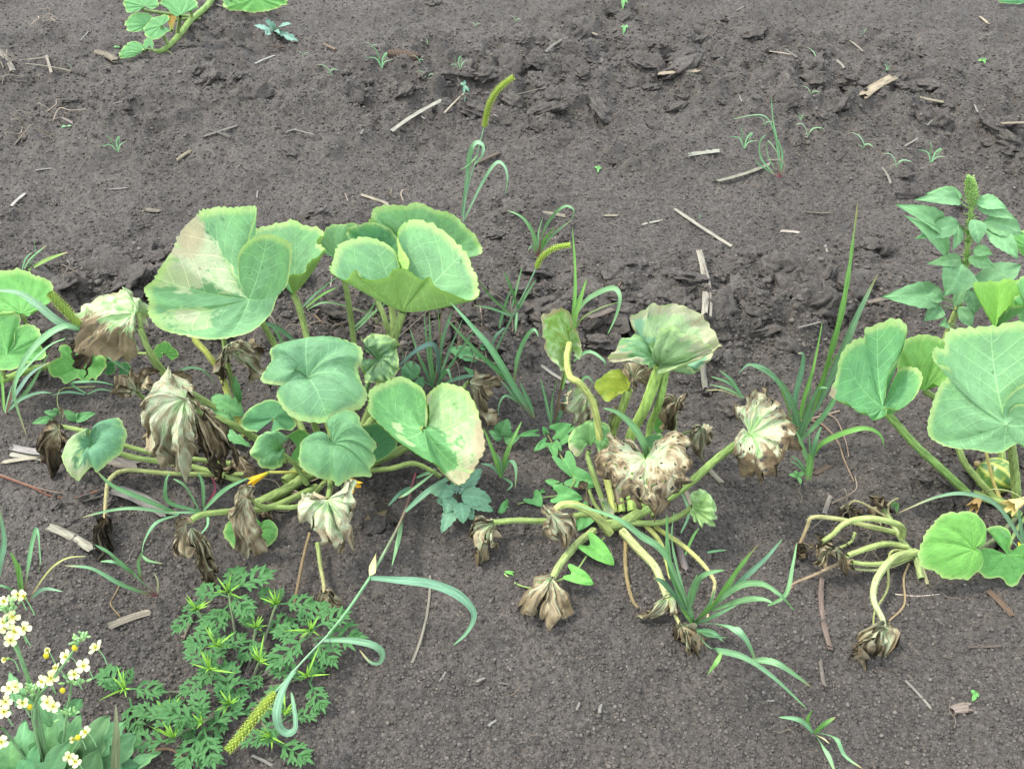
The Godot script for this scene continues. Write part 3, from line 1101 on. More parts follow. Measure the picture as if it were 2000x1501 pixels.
func left_squash_plant() -> void:
	var t := thing("squash_plant", "large squash plant on the left with broad green leaves above collapsed brown ones", "squash plant", soil_at(620, 900), "diseased squash plants in the row")
	# runners and stalks
	stalk(t, [500, 985, 2.5, 560, 955, 3, 610, 925, 4, 690, 915, 4, 800, 870, 6, 870, 835, 7], 15, 12, {"name": "runner"})
	stalk(t, [600, 935, 3, 640, 905, 4, 700, 850, 6, 740, 800, 8], 13, 10, {"name": "runner"})
	stalk(t, [620, 905, 3, 575, 800, 6, 548, 700, 13, 522, 645, 19, 484, 590, 27.5], 9, 8)
	stalk(t, [480, 850, 3, 452, 790, 7, 432, 730, 12, 405, 690, 16, 380, 655, 18.5, 400, 600, 22], 9, 8, {"c": Color(0.34, 0.37, 0.09)})
	stalk(t, [470, 800, 4, 447, 720, 12, 437, 660, 18], 8, 7)
	stalk(t, [650, 860, 3, 620, 750, 9, 600, 660, 15, 585, 600, 20, 573, 574, 22], 9, 9)
	stalk(t, [700, 800, 3, 694, 700, 7, 688, 640, 12, 676, 560, 20, 662, 506, 24], 9, 8)
	stalk(t, [730, 800, 3, 765, 690, 9, 752, 625, 15, 738, 570, 17, 790, 510, 22], 8, 8)
	stalk(t, [700, 850, 3, 745, 740, 10, 770, 660, 17, 786, 609, 22], 10, 11)
	stalk(t, [720, 840, 3, 757, 700, 10, 768, 630, 16, 752, 510, 26], 10, 9)
	stalk(t, [640, 905, 3, 622, 850, 8, 603, 790, 15, 600, 738, 20], 9, 8)
	stalk(t, [700, 850, 4, 775, 838, 11, 829, 838, 17], 8, 7)
	stalk(t, [640, 905, 3, 655, 880, 10, 648, 868, 16], 7, 6)
	stalk(t, [560, 900, 4, 545, 860, 9, 536, 816, 14], 7, 6)
	stalk(t, [600, 945, 4, 575, 905, 9, 546, 882, 12], 7, 5)
	stalk(t, [700, 800, 4, 720, 745, 9, 737, 700, 14], 7, 6, {"c": PALE})
	stalk(t, [560, 900, 3, 490, 850, 9, 420, 815, 16, 356, 788, 20], 10, 9)
	stalk(t, [430, 800, 4, 340, 745, 10, 295, 690, 17, 272, 640, 22], 9, 8)
	stalk(t, [400, 800, 4, 310, 720, 11, 280, 655, 20, 270, 610, 24], 9, 7)
	stalk(t, [420, 840, 4, 330, 800, 8, 285, 780, 11, 268, 765, 14], 6, 5)
	stalk(t, [470, 940, 3, 370, 910, 4, 270, 895, 6, 215, 880, 8, 181, 872, 9], 8, 7)
	stalk(t, [450, 905, 3, 330, 890, 5, 250, 872, 7, 170, 843, 9, 112, 832, 9], 7, 6)
	stalk(t, [620, 950, 3, 530, 990, 4, 455, 998, 8, 395, 1005, 11, 368, 1020, 12], 9, 7)
	stalk(t, [640, 935, 3, 590, 985, 6, 540, 990, 7, 510, 988, 9, 482, 972, 12], 7, 6)
	stalk(t, [640, 920, 4, 645, 945, 8, 640, 976, 13], 8, 6)
	stalk(t, [690, 920, 4, 760, 915, 7, 810, 905, 7, 860, 930, 4], 7, 6)
	stalk(t, [480, 930, 2, 340, 925, 4, 250, 918, 6, 215, 935, 7, 207, 970, 5, 205, 1012, 3.5], 7, 4, {"c": STALK, "c2": DEADSTALK})
	stalk(t, [620, 1060, 4, 625, 1100, 3, 632, 1140, 3, 633, 1158, 3], 6, 4, {"c2": DEADSTALK})
	stalk(t, [605, 1040, 5, 590, 1100, 3, 573, 1190, 1.5], 4, 4, {"c": Color(0.2, 0.15, 0.075), "c2": Color(0.13, 0.095, 0.055), "hair": 0.0, "name": "dead_stalk"})
	stalk(t, [640, 880, 2, 600, 900, 4, 555, 940, 4], 12, 12, {"name": "crown"})
	# the tall fresh leaves at the back
	leaf(t, [840, 490, 26], [792, 520, 0, 735, 470, 0, 722, 428, 0, 735, 407, 0, 790, 398, 0, 840, 402, 0, 890, 424, 0, 925, 458, 0, 943, 488, 1, 915, 502, 2, 860, 512, 2, 820, 522, 2], {"k": 3.0, "bu": -1.5})
	leaf(t, [747, 505, 26], [702, 485, 2, 676, 456, 0, 690, 440, 0, 732, 436, 0, 770, 456, 0, 779, 490, 1, 766, 512, 2, 722, 510, 3], {"k": 3.0, "c": DEEP})
	leaf(t, [660, 507, 24], [628, 492, 0, 625, 465, 0, 640, 443, 0, 690, 437, 0, 722, 466, 0, 700, 500, 2, 652, 524, 3], {"k": 4.0})
	leaf(t, [573, 574, 22], [545, 545, 4, 505, 500, 0, 492, 455, -6, 530, 437, -9, 580, 432, -9, 632, 452, -7, 618, 474, -2, 635, 490, 3, 612, 502, 6, 600, 521, 7, 585, 536, 7, 560, 541, 6], {"k": 0.0, "bu": -0.3, "bo": 0.0, "under": true, "uc": Color(0.48, 0.64, 0.15)})
	leaf(t, [786, 608, 22], [780, 522, -3, 772, 492, -7, 765, 480, -8, 735, 464, -9, 700, 465, -8, 668, 477, -5, 655, 495, -2, 643, 520, 1, 652, 537, 3, 676, 545, 5, 690, 523, 6, 702, 538, 6, 728, 549, 7, 755, 540, 7, 768, 526, 7, 790, 524, 7, 812, 538, 7, 826, 547, 7, 842, 538, 7, 852, 558, 7, 885, 574, 6, 918, 586, 4, 938, 573, 2, 936, 540, 0, 925, 520, -2, 910, 482, -5, 872, 455, -8, 822, 432, -10, 796, 434, -10, 778, 455, -8, 783, 482, -6, 800, 512, -2, 796, 530, -1], {"k": 0.0, "bu": -0.6, "bo": -0.4, "under": true, "uc": Color(0.5, 0.72, 0.17), "ripple": 0.012, "q": 1.15})
	# the broad leaf with bleached patches
	leaf(t, [486, 584, 29], [478, 535, 0, 484, 470, -1, 501, 404, -2, 470, 398, -2, 430, 398, -2, 400, 406, -2, 378, 424, -1, 352, 465, 0, 333, 502, 2, 300, 540, 1, 282, 562, 0, 292, 588, 0, 290, 606, 0, 304, 632, 0, 345, 652, 0, 400, 662, 1, 442, 661, 1, 490, 646, 1, 527, 612, 0, 540, 580, 0, 564, 550, 0, 573, 480, 2, 545, 460, 3, 500, 459, 3, 468, 490, 3, 466, 540, 2], {"k": 3.4, "bu": -1.0, "ripple": 0.012, "q": 1.3, "n1": 0.05, "blots": [[0.295, 0.8, 0.085, 0.36, 0.56], [0.28, 0.42, 0.07, 0.5, 0.46], [0.27, 0.92, 0.05, 0.14, 0.66], [0.515, 0.64, 0.055, 0.28, 0.42], [0.5, 0.66, 0.03, 0.12, 0.58]], "guard": 0.12, "nn": 0.09, "l": "broad green leaf with bleached cream patches"})
	# front middle leaves
	leaf(t, [740, 870, 9], [702, 832, 0, 742, 826, 0, 766, 850, 0, 776, 868, 0, 760, 888, 0, 728, 902, 0, 700, 880, 0], {"k": 4.0, "c": DEEP})
	leaf(t, [580, 870, 8], [560, 850, 0, 585, 838, 0, 606, 850, 0, 612, 880, 0, 590, 900, 0, 562, 902, 0], {"k": 4.0, "c": BRIGHT})
	leaf(t, [738, 702, 15], [708, 680, 0, 703, 665, 0, 722, 653, 0, 755, 655, 0, 776, 672, 0, 778, 700, 1, 766, 725, 3, 752, 742, 5, 730, 745, 5, 712, 728, 3, 700, 700, 2], {"k": 1.0, "c": Color(0.16, 0.25, 0.13), "n1": 0.4, "nn": 0.2, "crumple": 0.012, "bn": 1.5, "pleat": 0.08, "pk": 6.0})
	leaf(t, [536, 816, 14], [500, 845, 1, 470, 832, 0, 478, 806, 0, 502, 788, -1, 535, 780, -1, 560, 798, 0, 577, 825, 0, 572, 840, 1, 548, 838, 2, 528, 848, 2], {"k": 4.0, "c": DEEP, "ripple": 0.03})
	leaf(t, [546, 881, 12], [555, 868, 0, 564, 854, 0, 545, 838, 0, 520, 842, 1, 500, 858, 2, 489, 885, 3, 498, 906, 3, 520, 918, 3, 545, 913, 2, 560, 894, 1, 556, 885, 1], {"k": 2.0, "c": Color(0.12, 0.24, 0.1), "bu": 1.8, "bn": 1.0, "n1": 0.25, "crumple": 0.006, "nn": 0.16})
	leaf(t, [649, 868, 16], [645, 845, -2, 638, 822, -2, 668, 804, -2, 700, 810, -2, 706, 832, 0, 735, 866, 0, 730, 882, 1, 733, 897, 1, 722, 915, 2, 726, 930, 2, 690, 932, 3, 658, 948, 4, 650, 938, 3, 620, 933, 3, 586, 912, 2, 583, 885, 1, 592, 862, 0, 612, 851, -1, 632, 858, -1, 643, 872, 0], {"k": 2.6, "bu": 2.0, "c": Color(0.12, 0.235, 0.105), "margin": 0.5})
	leaf(t, [600, 738, 21], [580, 736, 1, 560, 752, 2, 538, 752, 2, 511, 744, 1, 520, 720, 0, 529, 702, 0, 530, 681, 0, 560, 668, -1, 590, 660, -2, 640, 655, -2, 672, 662, -2, 702, 678, -2, 711, 698, 0, 701, 718, 0, 703, 738, 0, 719, 766, 2, 712, 786, 3, 690, 802, 3, 640, 826, 4, 602, 824, 4, 560, 806, 3, 541, 780, 2, 545, 756, 1, 568, 742, 1], {"k": 4.2, "bu": 2.6, "ripple": 0.02, "margin": 0.6, "q": 1.2, "c": Color(0.135, 0.25, 0.125)})
	leaf(t, [829, 838, 17], [837, 812, 0, 834, 775, -2, 850, 755, -3, 870, 747, -3, 905, 758, -2, 935, 800, 0, 945, 850, 2, 941, 890, 4, 920, 925, 4, 895, 945, 4, 870, 926, 6, 850, 905, 7, 815, 885, 6, 785, 866, 5, 755, 842, 4, 722, 806, 2, 719, 790, 0, 722, 768, -1, 745, 745, -3, 780, 737, -4, 815, 750, -4, 833, 775, -3, 838, 805, -1], {"k": 3.2, "bu": -1.5, "bn": -1.0, "q": 1.25, "c": Color(0.14, 0.3, 0.11), "n1": 0.12, "guard": 0.3, "blots": [[0.12, 0.6, 0.17, 0.55, 0.37], [0.27, 0.85, 0.1, 0.32, 0.42], [0.4, 0.9, 0.1, 0.22, 0.62], [0.3, 0.97, 0.07, 0.14, 0.68], [0.04, 0.9, 0.05, 0.2, 0.6], [0.62, 0.55, 0.04, 0.12, 0.4], [0.72, 0.5, 0.05, 0.1, 0.4]], "under": true, "uc": Color(0.27, 0.38, 0.12), "l": "leaf half bleached cream with a browned lower edge"})
	leaf(t, [505, 1038, 3], [512, 1025, 0, 500, 1012, 0, 460, 1008, 0, 440, 1030, 0, 440, 1052, 0, 460, 1072, 0, 500, 1074, 0, 525, 1066, 0, 540, 1052, 0, 541, 1030, 0, 526, 1014, 0, 512, 1022, 0], {"k": 4.5, "c": BRIGHT, "bu": 0.8})
	# dying and dead ones
	leaf(t, [440, 678, 18], [470, 700, 0, 455, 716, 1, 447, 740, 2, 440, 762, 2, 433, 735, 2, 437, 705, 1, 452, 688, 1, 480, 677, 0, 503, 680, 0, 520, 700, 0, 528, 735, 1, 518, 770, 2, 505, 740, 2, 492, 712, 1], {"k": 0.0, "bu": 1.5, "n0": 0.36, "n1": 0.78, "np": 1.3, "crumple": 0.012, "pleat": 0.16, "pk": 7.0, "nn": 0.25, "margin": 0.0})
	leaf(t, [270, 612, 23], [284, 640, -2, 286, 600, -3, 262, 590, -3, 240, 562, -6, 205, 575, -7, 172, 594, -5, 143, 613, -1, 139, 640, 4, 146, 672, 6, 165, 690, 7, 200, 696, 7, 240, 692, 6, 270, 676, 5, 268, 640, 3, 255, 620, 1], {"k": 0.0, "bu": 2.0, "n0": 0.38, "n1": 0.5, "nn": 0.16, "crumple": 0.01, "pleat": 0.06, "blots": [[0.66, 0.92, 0.24, 0.45, 0.86], [0.25, 0.95, 0.12, 0.16, 0.66]], "guard": 0.08, "holes": 0.1, "margin": 0.0, "l": "curled leaf with a bleached top and brown hanging half"})
	leaf(t, [185, 690, 12], [160, 660, 0, 145, 680, 1, 143, 710, 1, 160, 730, 1, 172, 700, 0], {"k": 0.0, "n0": 0.85, "n1": 1.0, "crumple": 0.01, "holes": 0.12, "margin": 0.0})
	leaf(t, [268, 766, 14], [282, 756, 0, 305, 745, 0, 288, 733, 0, 262, 728, 0, 240, 736, 1, 232, 758, 2, 240, 775, 2, 255, 765, 1], {"k": 1.0, "n0": 0.42, "n1": 0.86, "np": 1.2, "crumple": 0.014, "pleat": 0.2, "pk": 6.0, "ragged": 0.3, "margin": 0.0})
	leaf(t, [362, 778, 21], [372, 805, 1, 362, 790, 0, 378, 772, -2, 360, 742, -3, 332, 732, -3, 318, 750, -1, 290, 780, 1, 274, 806, 2, 274, 840, 3, 288, 870, 4, 305, 900, 4, 322, 922, 4, 343, 940, 4, 358, 920, 5, 374, 925, 5, 386, 900, 4, 388, 870, 3, 380, 840, 2, 374, 812, 1], {"k": 0.0, "bu": 2.2, "bo": 1.6, "n0": 0.42, "n1": 0.66, "np": 1.6, "nn": 0.16, "guard": 0.14, "crumple": 0.009, "pleat": 0.17, "pk": 11.0, "ragged": 0.2, "margin": 0.0, "q": 1.2, "l": "big dead tan leaf hanging in pleats"})
	leaf(t, [372, 782, 20], [380, 800, 0, 402, 822, 1, 430, 845, 1, 452, 862, 1, 462, 890, 2, 452, 915, 2, 440, 932, 2, 424, 930, 3, 410, 925, 3, 396, 905, 3, 384, 870, 3, 374, 830, 2], {"k": 0.0, "bu": 1.0, "bo": 1.2, "n0": 0.55, "n1": 1.0, "np": 0.8, "nn": 0.16, "guard": 0.35, "crumple": 0.01, "pleat": 0.22, "pk": 7.0, "ragged": 0.35, "margin": 0.0, "holes": 0.06, "l": "blackened half of the dead hanging leaf"})
	leaf(t, [352, 750, 20], [340, 735, 0, 358, 735, -1, 385, 762, 0, 380, 776, 2, 362, 775, 2, 345, 760, 1], {"k": 0.0, "n0": 0.62, "n1": 0.8, "crumple": 0.012, "margin": 0.0})
	leaf(t, [181, 871, 9], [186, 856, 0, 194, 838, 0, 204, 823, -1, 232, 817, -1, 247, 838, 0, 246, 862, 1, 236, 886, 2, 212, 902, 3, 190, 922, 4, 180, 912, 3, 170, 918, 3, 152, 940, 3, 138, 928, 3, 126, 905, 2, 122, 880, 1, 138, 858, 0, 160, 845, 0, 176, 838, 0, 172, 856, 0], {"k": 1.0, "bu": 1.8, "bn": 0.8, "c": Color(0.12, 0.24, 0.13), "n1": 0.16, "blots": [[0.8, 0.75, 0.2, 0.5, 0.4], [0.62, 0.95, 0.1, 0.2, 0.58]], "guard": 0.1})
	leaf(t, [114, 836, 9], [128, 832, 0, 112, 822, 0, 92, 832, 1, 82, 850, 2, 84, 880, 3, 96, 910, 3, 115, 920, 3, 132, 905, 3, 140, 875, 2, 134, 850, 1], {"k": 0.0, "bu": 1.0, "n0": 0.55, "n1": 1.0, "np": 1.0, "crumple": 0.012, "pleat": 0.16, "ragged": 0.3, "margin": 0.0})
	leaf(t, [122, 826, 9.5], [118, 815, 0, 108, 803, 0, 115, 798, -1, 126, 812, 0], {"k": 1.0, "n0": 0.5, "n1": 0.65, "crumple": 0.006, "margin": 0.0})
	leaf(t, [364, 1022, 12], [378, 1015, 0, 360, 1010, 0, 348, 1022, 1, 341, 1050, 2, 345, 1075, 2, 356, 1085, 3, 368, 1084, 3, 372, 1055, 2], {"k": 0.0, "bo": 1.0, "n0": 0.66, "n1": 0.76, "crumple": 0.008, "pleat": 0.12, "pk": 5.0, "margin": 0.0})
	leaf(t, [372, 1030, 11], [382, 1048, 0, 400, 1070, 0, 415, 1085, 1, 424, 1110, 1, 420, 1132, 1, 404, 1148, 2, 392, 1120, 2, 382, 1090, 2, 370, 1065, 1], {"k": 0.0, "bo": 0.8, "n0": 0.55, "n1": 0.84, "np": 1.0, "nn": 0.2, "crumple": 0.01, "pleat": 0.24, "pk": 6.0, "ragged": 0.25, "margin": 0.0})
	leaf(t, [482, 970, 12.5], [496, 985, 0, 498, 960, -1, 488, 943, -1, 470, 950, 0, 464, 975, 1, 455, 1005, 2, 453, 1040, 2, 458, 1065, 3, 478, 1082, 3, 496, 1084, 3, 517, 1068, 2, 508, 1040, 2, 502, 1010, 1], {"k": 0.0, "bu": 1.0, "bo": 0.6, "n0": 0.66, "n1": 0.7, "nn": 0.2, "nf": 11.0, "guard": 0.16, "crumple": 0.007, "pleat": 0.09, "pk": 5.0, "ragged": 0.2, "margin": 0.0, "l": "grey papery dead leaf hanging over a fresh one"})
	leaf(t, [639, 976, 13], [655, 964, 0, 668, 946, -1, 682, 942, -1, 692, 965, 0, 694, 1000, 1, 690, 1035, 2, 688, 1058, 3, 672, 1050, 4, 676, 1088, 4, 658, 1078, 5, 640, 1068, 5, 625, 1056, 5, 610, 1040, 4, 600, 1015, 3, 590, 990, 2, 590, 970, 0, 606, 966, 0, 622, 964, 0, 628, 976, 0], {"k": 0.0, "bu": 1.6, "bo": 2.0, "n0": 0.34, "n1": 0.62, "np": 1.2, "nn": 0.2, "guard": 0.14, "crumple": 0.012, "pleat": 0.12, "pk": 7.0, "ragged": 0.15, "blots": [[0.55, 0.75, 0.08, 0.3, 0.7], [0.72, 0.6, 0.05, 0.3, 0.62], [0.3, 0.55, 0.05, 0.25, 0.62], [0.42, 0.95, 0.12, 0.2, 0.74]], "margin": 0.0, "l": "half dead mottled leaf hanging over the front"})
	leaf(t, [205, 1014, 4], [212, 1020, 0, 228, 1050, 0, 222, 1085, 0, 200, 1092, 0, 185, 1068, 0, 196, 1030, 0], {"k": 2.0, "bu": 1.0, "n0": 0.8, "n1": 1.05, "np": 0.7, "nn": 0.08, "crumple": 0.008, "pleat": 0.2, "ragged": 0.3, "margin": 0.0})
	leaf(t, [633, 1160, 3], [640, 1168, 0, 655, 1160, 0, 668, 1175, 0, 664, 1195, 0, 645, 1212, 0, 622, 1206, 0, 613, 1188, 0, 622, 1170, 0], {"k": 2.0, "bu": 1.2, "n0": 0.66, "n1": 0.74, "nn": 0.2, "crumple": 0.008, "pleat": 0.14, "margin": 0.0})
	leaf(t, [917, 746, 10], [925, 738, 0, 955, 738, 0, 978, 746, 0, 970, 768, 1, 955, 782, 1, 958, 815, 1, 945, 838, 1, 930, 800, 1, 925, 765, 1], {"k": 0.0, "n0": 0.6, "n1": 0.74, "crumple": 0.01, "pleat": 0.14, "pk": 6.0, "margin": 0.0})
	stalk(t, [850, 830, 4, 890, 790, 7, 908, 752, 9, 917, 746, 10], 5, 5)
	# rotten scraps on the soil under the plant
	for q in [[420, 935, 0.9], [470, 905, 1.0], [555, 985, 0.8], [715, 905, 1.0], [630, 1005, 0.8], [360, 885, 0.9], [515, 1000, 0.7], [760, 880, 0.9]]:
		var rim := []
		for i in 9:
			var a := TAU * i / 9.0
			rim.append_array([q[0] + cos(a) * 34 * q[2] * rng.randf_range(0.6, 1.2), q[1] + sin(a) * 20 * q[2] * rng.randf_range(0.6, 1.2), 0])
		leaf(t, [q[0], q[1], 1.5], rim, {"k": 7.0, "n0": 0.75, "n1": 1.0, "nn": 0.3, "crumple": 0.014, "ragged": 0.3, "margin": 0.0, "q": 0.8, "name": "rotten_leaf"})
	wilted_flower(t, [525, 922, 7, 490, 940, 5.5, 16])
	wilted_flower(t, [676, 930, 12, 694, 952, 11, 24])
	wilted_flower(t, [742, 742, 9, 720, 730, 10.5, 24], "flower_bud", Color(0.6, 0.6, 0.16))
	stalk(t, [600, 920, 5, 565, 922, 6.5, 525, 922, 7], 4, 4, {"c": Color(0.36, 0.36, 0.09)})
	tendril(t, [752, 635, 13, 735, 628, 14, 728, 618, 15, 736, 612, 15, 742, 622, 14.5, 734, 626, 14], 1.6)
	tendril(t, [770, 690, 8, 776, 684, 8.5, 770, 678, 9, 764, 684, 9], 1.5)
	tendril(t, [185, 755, 1, 125, 758, 1.5, 112, 775, 1.5, 115, 800, 1, 120, 812, 1], 1.8)

func middle_squash_plant() -> void:
	var t := thing("squash_plant", "dying squash plant in the middle with browned drooping leaves around bare earth", "squash plant", soil_at(1195, 1040), "diseased squash plants in the row")
	stalk(t, [1180, 1045, 1, 1215, 1025, 3, 1250, 1000, 5], 17, 14, {"name": "crown"})
	stalk(t, [1235, 1000, 3, 1228, 870, 9, 1262, 790, 19, 1290, 713, 27], 12, 14, {"c": Color(0.24, 0.36, 0.09)})
	stalk(t, [1255, 990, 3, 1268, 850, 10, 1290, 780, 20, 1303, 715, 27], 10, 9, {"c": Color(0.2, 0.32, 0.08)})
	stalk(t, [1200, 1000, 3, 1178, 900, 9, 1170, 845, 14, 1158, 785, 20, 1132, 748, 24, 1113, 735, 25, 1107, 700, 26.5, 1112, 668, 28], 9, 8, {"c": Color(0.36, 0.4, 0.12)})
	stalk(t, [1215, 1000, 3, 1196, 860, 8, 1215, 800, 14, 1228, 760, 18], 10, 11, {"c": Color(0.24, 0.33, 0.09)})
	stalk(t, [1185, 1000, 3, 1160, 930, 8, 1148, 890, 10, 1152, 880, 11], 7, 6)
	stalk(t, [1275, 1010, 3, 1312, 870, 5, 1318, 815, 9, 1320, 786, 12], 6, 6)
	stalk(t, [1230, 1020, 3, 1330, 955, 8, 1400, 895, 13, 1466, 847, 18], 11, 10, {"c": Color(0.24, 0.35, 0.1)})
	stalk(t, [1225, 1025, 3, 1290, 1020, 5, 1330, 1005, 7, 1352, 990, 9], 8, 7)
	stalk(t, [1180, 1030, 3, 1150, 1005, 4, 1075, 1017, 5, 1010, 1016, 6, 964, 1020, 5.5], 8, 7)
	stalk(t, [1190, 1045, 2, 1175, 1018, 6, 1150, 998, 9, 1118, 985, 11, 1090, 990, 11.5, 1076, 1012, 10], 12, 8, {"c": Color(0.36, 0.42, 0.14)})
	stalk(t, [1160, 1040, 2, 1125, 1065, 4, 1095, 1100, 5, 1078, 1130, 6], 10, 8, {"c": Color(0.28, 0.35, 0.13)})
	stalk(t, [1215, 1045, 2, 1250, 1075, 4, 1278, 1105, 6, 1295, 1145, 6, 1303, 1168, 5.5], 12, 8, {"c": Color(0.33, 0.36, 0.16)})
	stalk(t, [1303, 1168, 5.5, 1318, 1200, 4, 1338, 1238, 3], 5, 4, {"c": Color(0.42, 0.42, 0.17)})
	stalk(t, [1222, 1050, 2, 1222, 1110, 2, 1232, 1165, 1.5, 1246, 1192, 1], 6, 4, {"c": Color(0.25, 0.2, 0.09), "c2": Color(0.15, 0.11, 0.06), "name": "dead_stalk"})
	stalk(t, [1280, 1030, 3, 1330, 1062, 5, 1370, 1098, 6, 1393, 1130, 5, 1395, 1150, 4, 1380, 1215, 1], 7, 3, {"c": Color(0.33, 0.36, 0.1), "c2": Color(0.4, 0.33, 0.18)})
	stalk(t, [1255, 1020, 3, 1290, 1060, 4, 1310, 1130, 3], 7, 5, {"c": Color(0.36, 0.38, 0.12)})
	# upright wilting leaf: a back fan and a rolled front lip
	leaf(t, [1290, 711, 27], [1278, 668, -1, 1262, 672, -2, 1244, 655, -3, 1235, 616, -4, 1262, 598, -5, 1305, 590, -6, 1355, 601, -6, 1388, 632, -5, 1404, 672, -3, 1398, 690, -1, 1380, 716, 0, 1362, 722, 1, 1345, 712, 2, 1330, 700, 2], {"k": 0.0, "bu": -1.0, "c": Color(0.2, 0.34, 0.2), "n0": 0.02, "n1": 0.26, "np": 2.0, "nn": 0.12, "guard": -0.1, "under": true, "uc": Color(0.3, 0.42, 0.16), "pleat": 0.04, "pk": 7.0, "ripple": 0.03, "margin": 0.2, "blots": [[0.5, 1.0, 0.4, 0.17, 0.6], [0.45, 0.72, 0.22, 0.24, 0.4]], "crumple": 0.006})
	leaf(t, [1288, 711, 27], [1280, 672, 1, 1290, 645, 2, 1318, 638, 3, 1352, 655, 4, 1385, 674, 5, 1393, 684, 5, 1362, 704, 6, 1325, 716, 6, 1300, 722, 4], {"k": 0.0, "bn": 1.6, "bu": -0.5, "c": Color(0.27, 0.37, 0.17), "n0": 0.06, "n1": 0.22, "nn": 0.14, "crumple": 0.003, "margin": 0.3, "blots": [[0.62, 0.97, 0.3, 0.2, 0.6]], "under": true, "uc": Color(0.38, 0.46, 0.18), "ripple": 0.03})
	leaf(t, [1286, 711, 26.5], [1274, 690, 1, 1262, 668, 0, 1240, 655, 0, 1213, 668, 2, 1196, 690, 4, 1188, 706, 5, 1200, 708, 6, 1225, 700, 6, 1255, 712, 5, 1272, 718, 3], {"k": 0.0, "bu": 1.0, "c": Color(0.2, 0.33, 0.17), "n0": 0.1, "n1": 0.3, "crumple": 0.004, "blots": [[0.62, 0.9, 0.24, 0.3, 0.64]], "margin": 0.2})
	leaf(t, [1112, 667, 28], [1125, 690, 3, 1133, 700, 2, 1135, 665, 0, 1128, 632, -1, 1116, 610, -1, 1092, 604, -1, 1066, 615, 0, 1058, 645, 1, 1060, 672, 2, 1070, 696, 3, 1088, 714, 4, 1108, 722, 4, 1112, 700, 3], {"k": 0.0, "bn": -2.0, "c": Color(0.25, 0.32, 0.075), "n0": 0.22, "n1": 0.42, "nn": 0.16, "crumple": 0.008, "blots": [[0.4, 1.0, 0.25, 0.16, 0.68], [0.7, 1.0, 0.12, 0.14, 0.68]], "margin": 0.0, "guard": 0.1, "l": "yellowing leaf bent over on its stalk"})
	leaf(t, [1228, 760, 18], [1232, 748, -1, 1238, 735, -2, 1222, 722, -2, 1200, 718, -1, 1180, 728, 0, 1163, 748, 1, 1175, 775, 2, 1192, 780, 2, 1205, 765, 1, 1215, 770, 1], {"k": 1.0, "c": Color(0.36, 0.38, 0.05), "n0": 0.05, "n1": 0.2, "nn": 0.14, "holes": 0.05, "crumple": 0.006, "margin": 0.0, "l": "yellow leaf"})
	leaf(t, [1235, 752, 19], [1245, 765, 1, 1262, 742, 1, 1268, 715, 0, 1255, 700, -2, 1228, 700, -2, 1208, 712, -1, 1222, 730, 1, 1232, 745, 2, 1238, 760, 2], {"k": 1.0, "bu": 1.5, "n0": 0.5, "n1": 0.75, "np": 1.2, "nn": 0.12, "crumple": 0.01, "pleat": 0.1, "margin": 0.0})
	leaf(t, [1150, 765, 18], [1162, 762, 0, 1168, 790, 1, 1160, 815, 2, 1140, 832, 3, 1118, 832, 3, 1100, 812, 3, 1098, 790, 2, 1112, 768, 1, 1135, 752, 0], {"k": 0.0, "bu": 1.2, "c": Color(0.3, 0.3, 0.09), "n0": 0.3, "n1": 0.68, "nn": 0.25, "crumple": 0.012, "ragged": 0.3, "pleat": 0.1, "margin": 0.0, "holes": 0.08})
	leaf(t, [1190, 820, 11], [1180, 800, 0, 1200, 800, 0, 1202, 835, 1, 1195, 852, 2, 1178, 850, 2, 1175, 820, 1], {"k": 0.0, "n0": 0.4, "n1": 0.72, "crumple": 0.012, "margin": 0.0, "nn": 0.2})
	leaf(t, [1152, 872, 11], [1138, 885, 1, 1125, 888, 1, 1114, 868, 0, 1117, 842, -1, 1135, 828, -2, 1165, 822, -2, 1190, 836, -1, 1196, 862, 0, 1180, 878, 1, 1166, 882, 2], {"k": 2.0, "bu": 1.5, "c": Color(0.13, 0.245, 0.085), "n1": 0.3, "nn": 0.16, "crumple": 0.006, "blots": [[0.15, 0.95, 0.1, 0.14, 0.62]]})
	leaf(t, [1260, 898, 16], [1272, 888, -1, 1284, 872, -2, 1300, 858, -3, 1330, 850, -3, 1350, 866, -1, 1346, 890, 0, 1354, 915, 2, 1350, 945, 4, 1332, 968, 5, 1312, 990, 6, 1292, 1000, 7, 1270, 1015, 7, 1250, 1000, 7, 1225, 995, 7, 1200, 978, 6, 1178, 950, 5, 1160, 930, 3, 1156, 905, 1, 1168, 880, 0, 1180, 858, -1, 1215, 858, -1, 1242, 880, 0, 1250, 894, 0], {"k": 1.4, "bu": 2.5, "bo": 1.0, "n0": 0.42, "n1": 0.86, "np": 1.0, "nn": 0.22, "nf": 9.0, "guard": 0.3, "crumple": 0.012, "pleat": 0.05, "pk": 7.0, "ragged": 0.22, "holes": 0.14, "margin": 0.0, "q": 1.3, "l": "big dead leaf, pale by its veins and brown between"})
	leaf(t, [1255, 860, 10], [1262, 850, 0, 1285, 845, 0, 1298, 860, 0, 1290, 880, 0, 1268, 885, 0], {"k": 3.0, "c": Color(0.15, 0.29, 0.12), "n1": 0.2, "crumple": 0.004})
	leaf(t, [1275, 835, 6], [1262, 830, 0, 1270, 815, 0, 1290, 815, 0, 1300, 835, 0, 1285, 850, 0], {"k": 3.5, "c": BRIGHT})
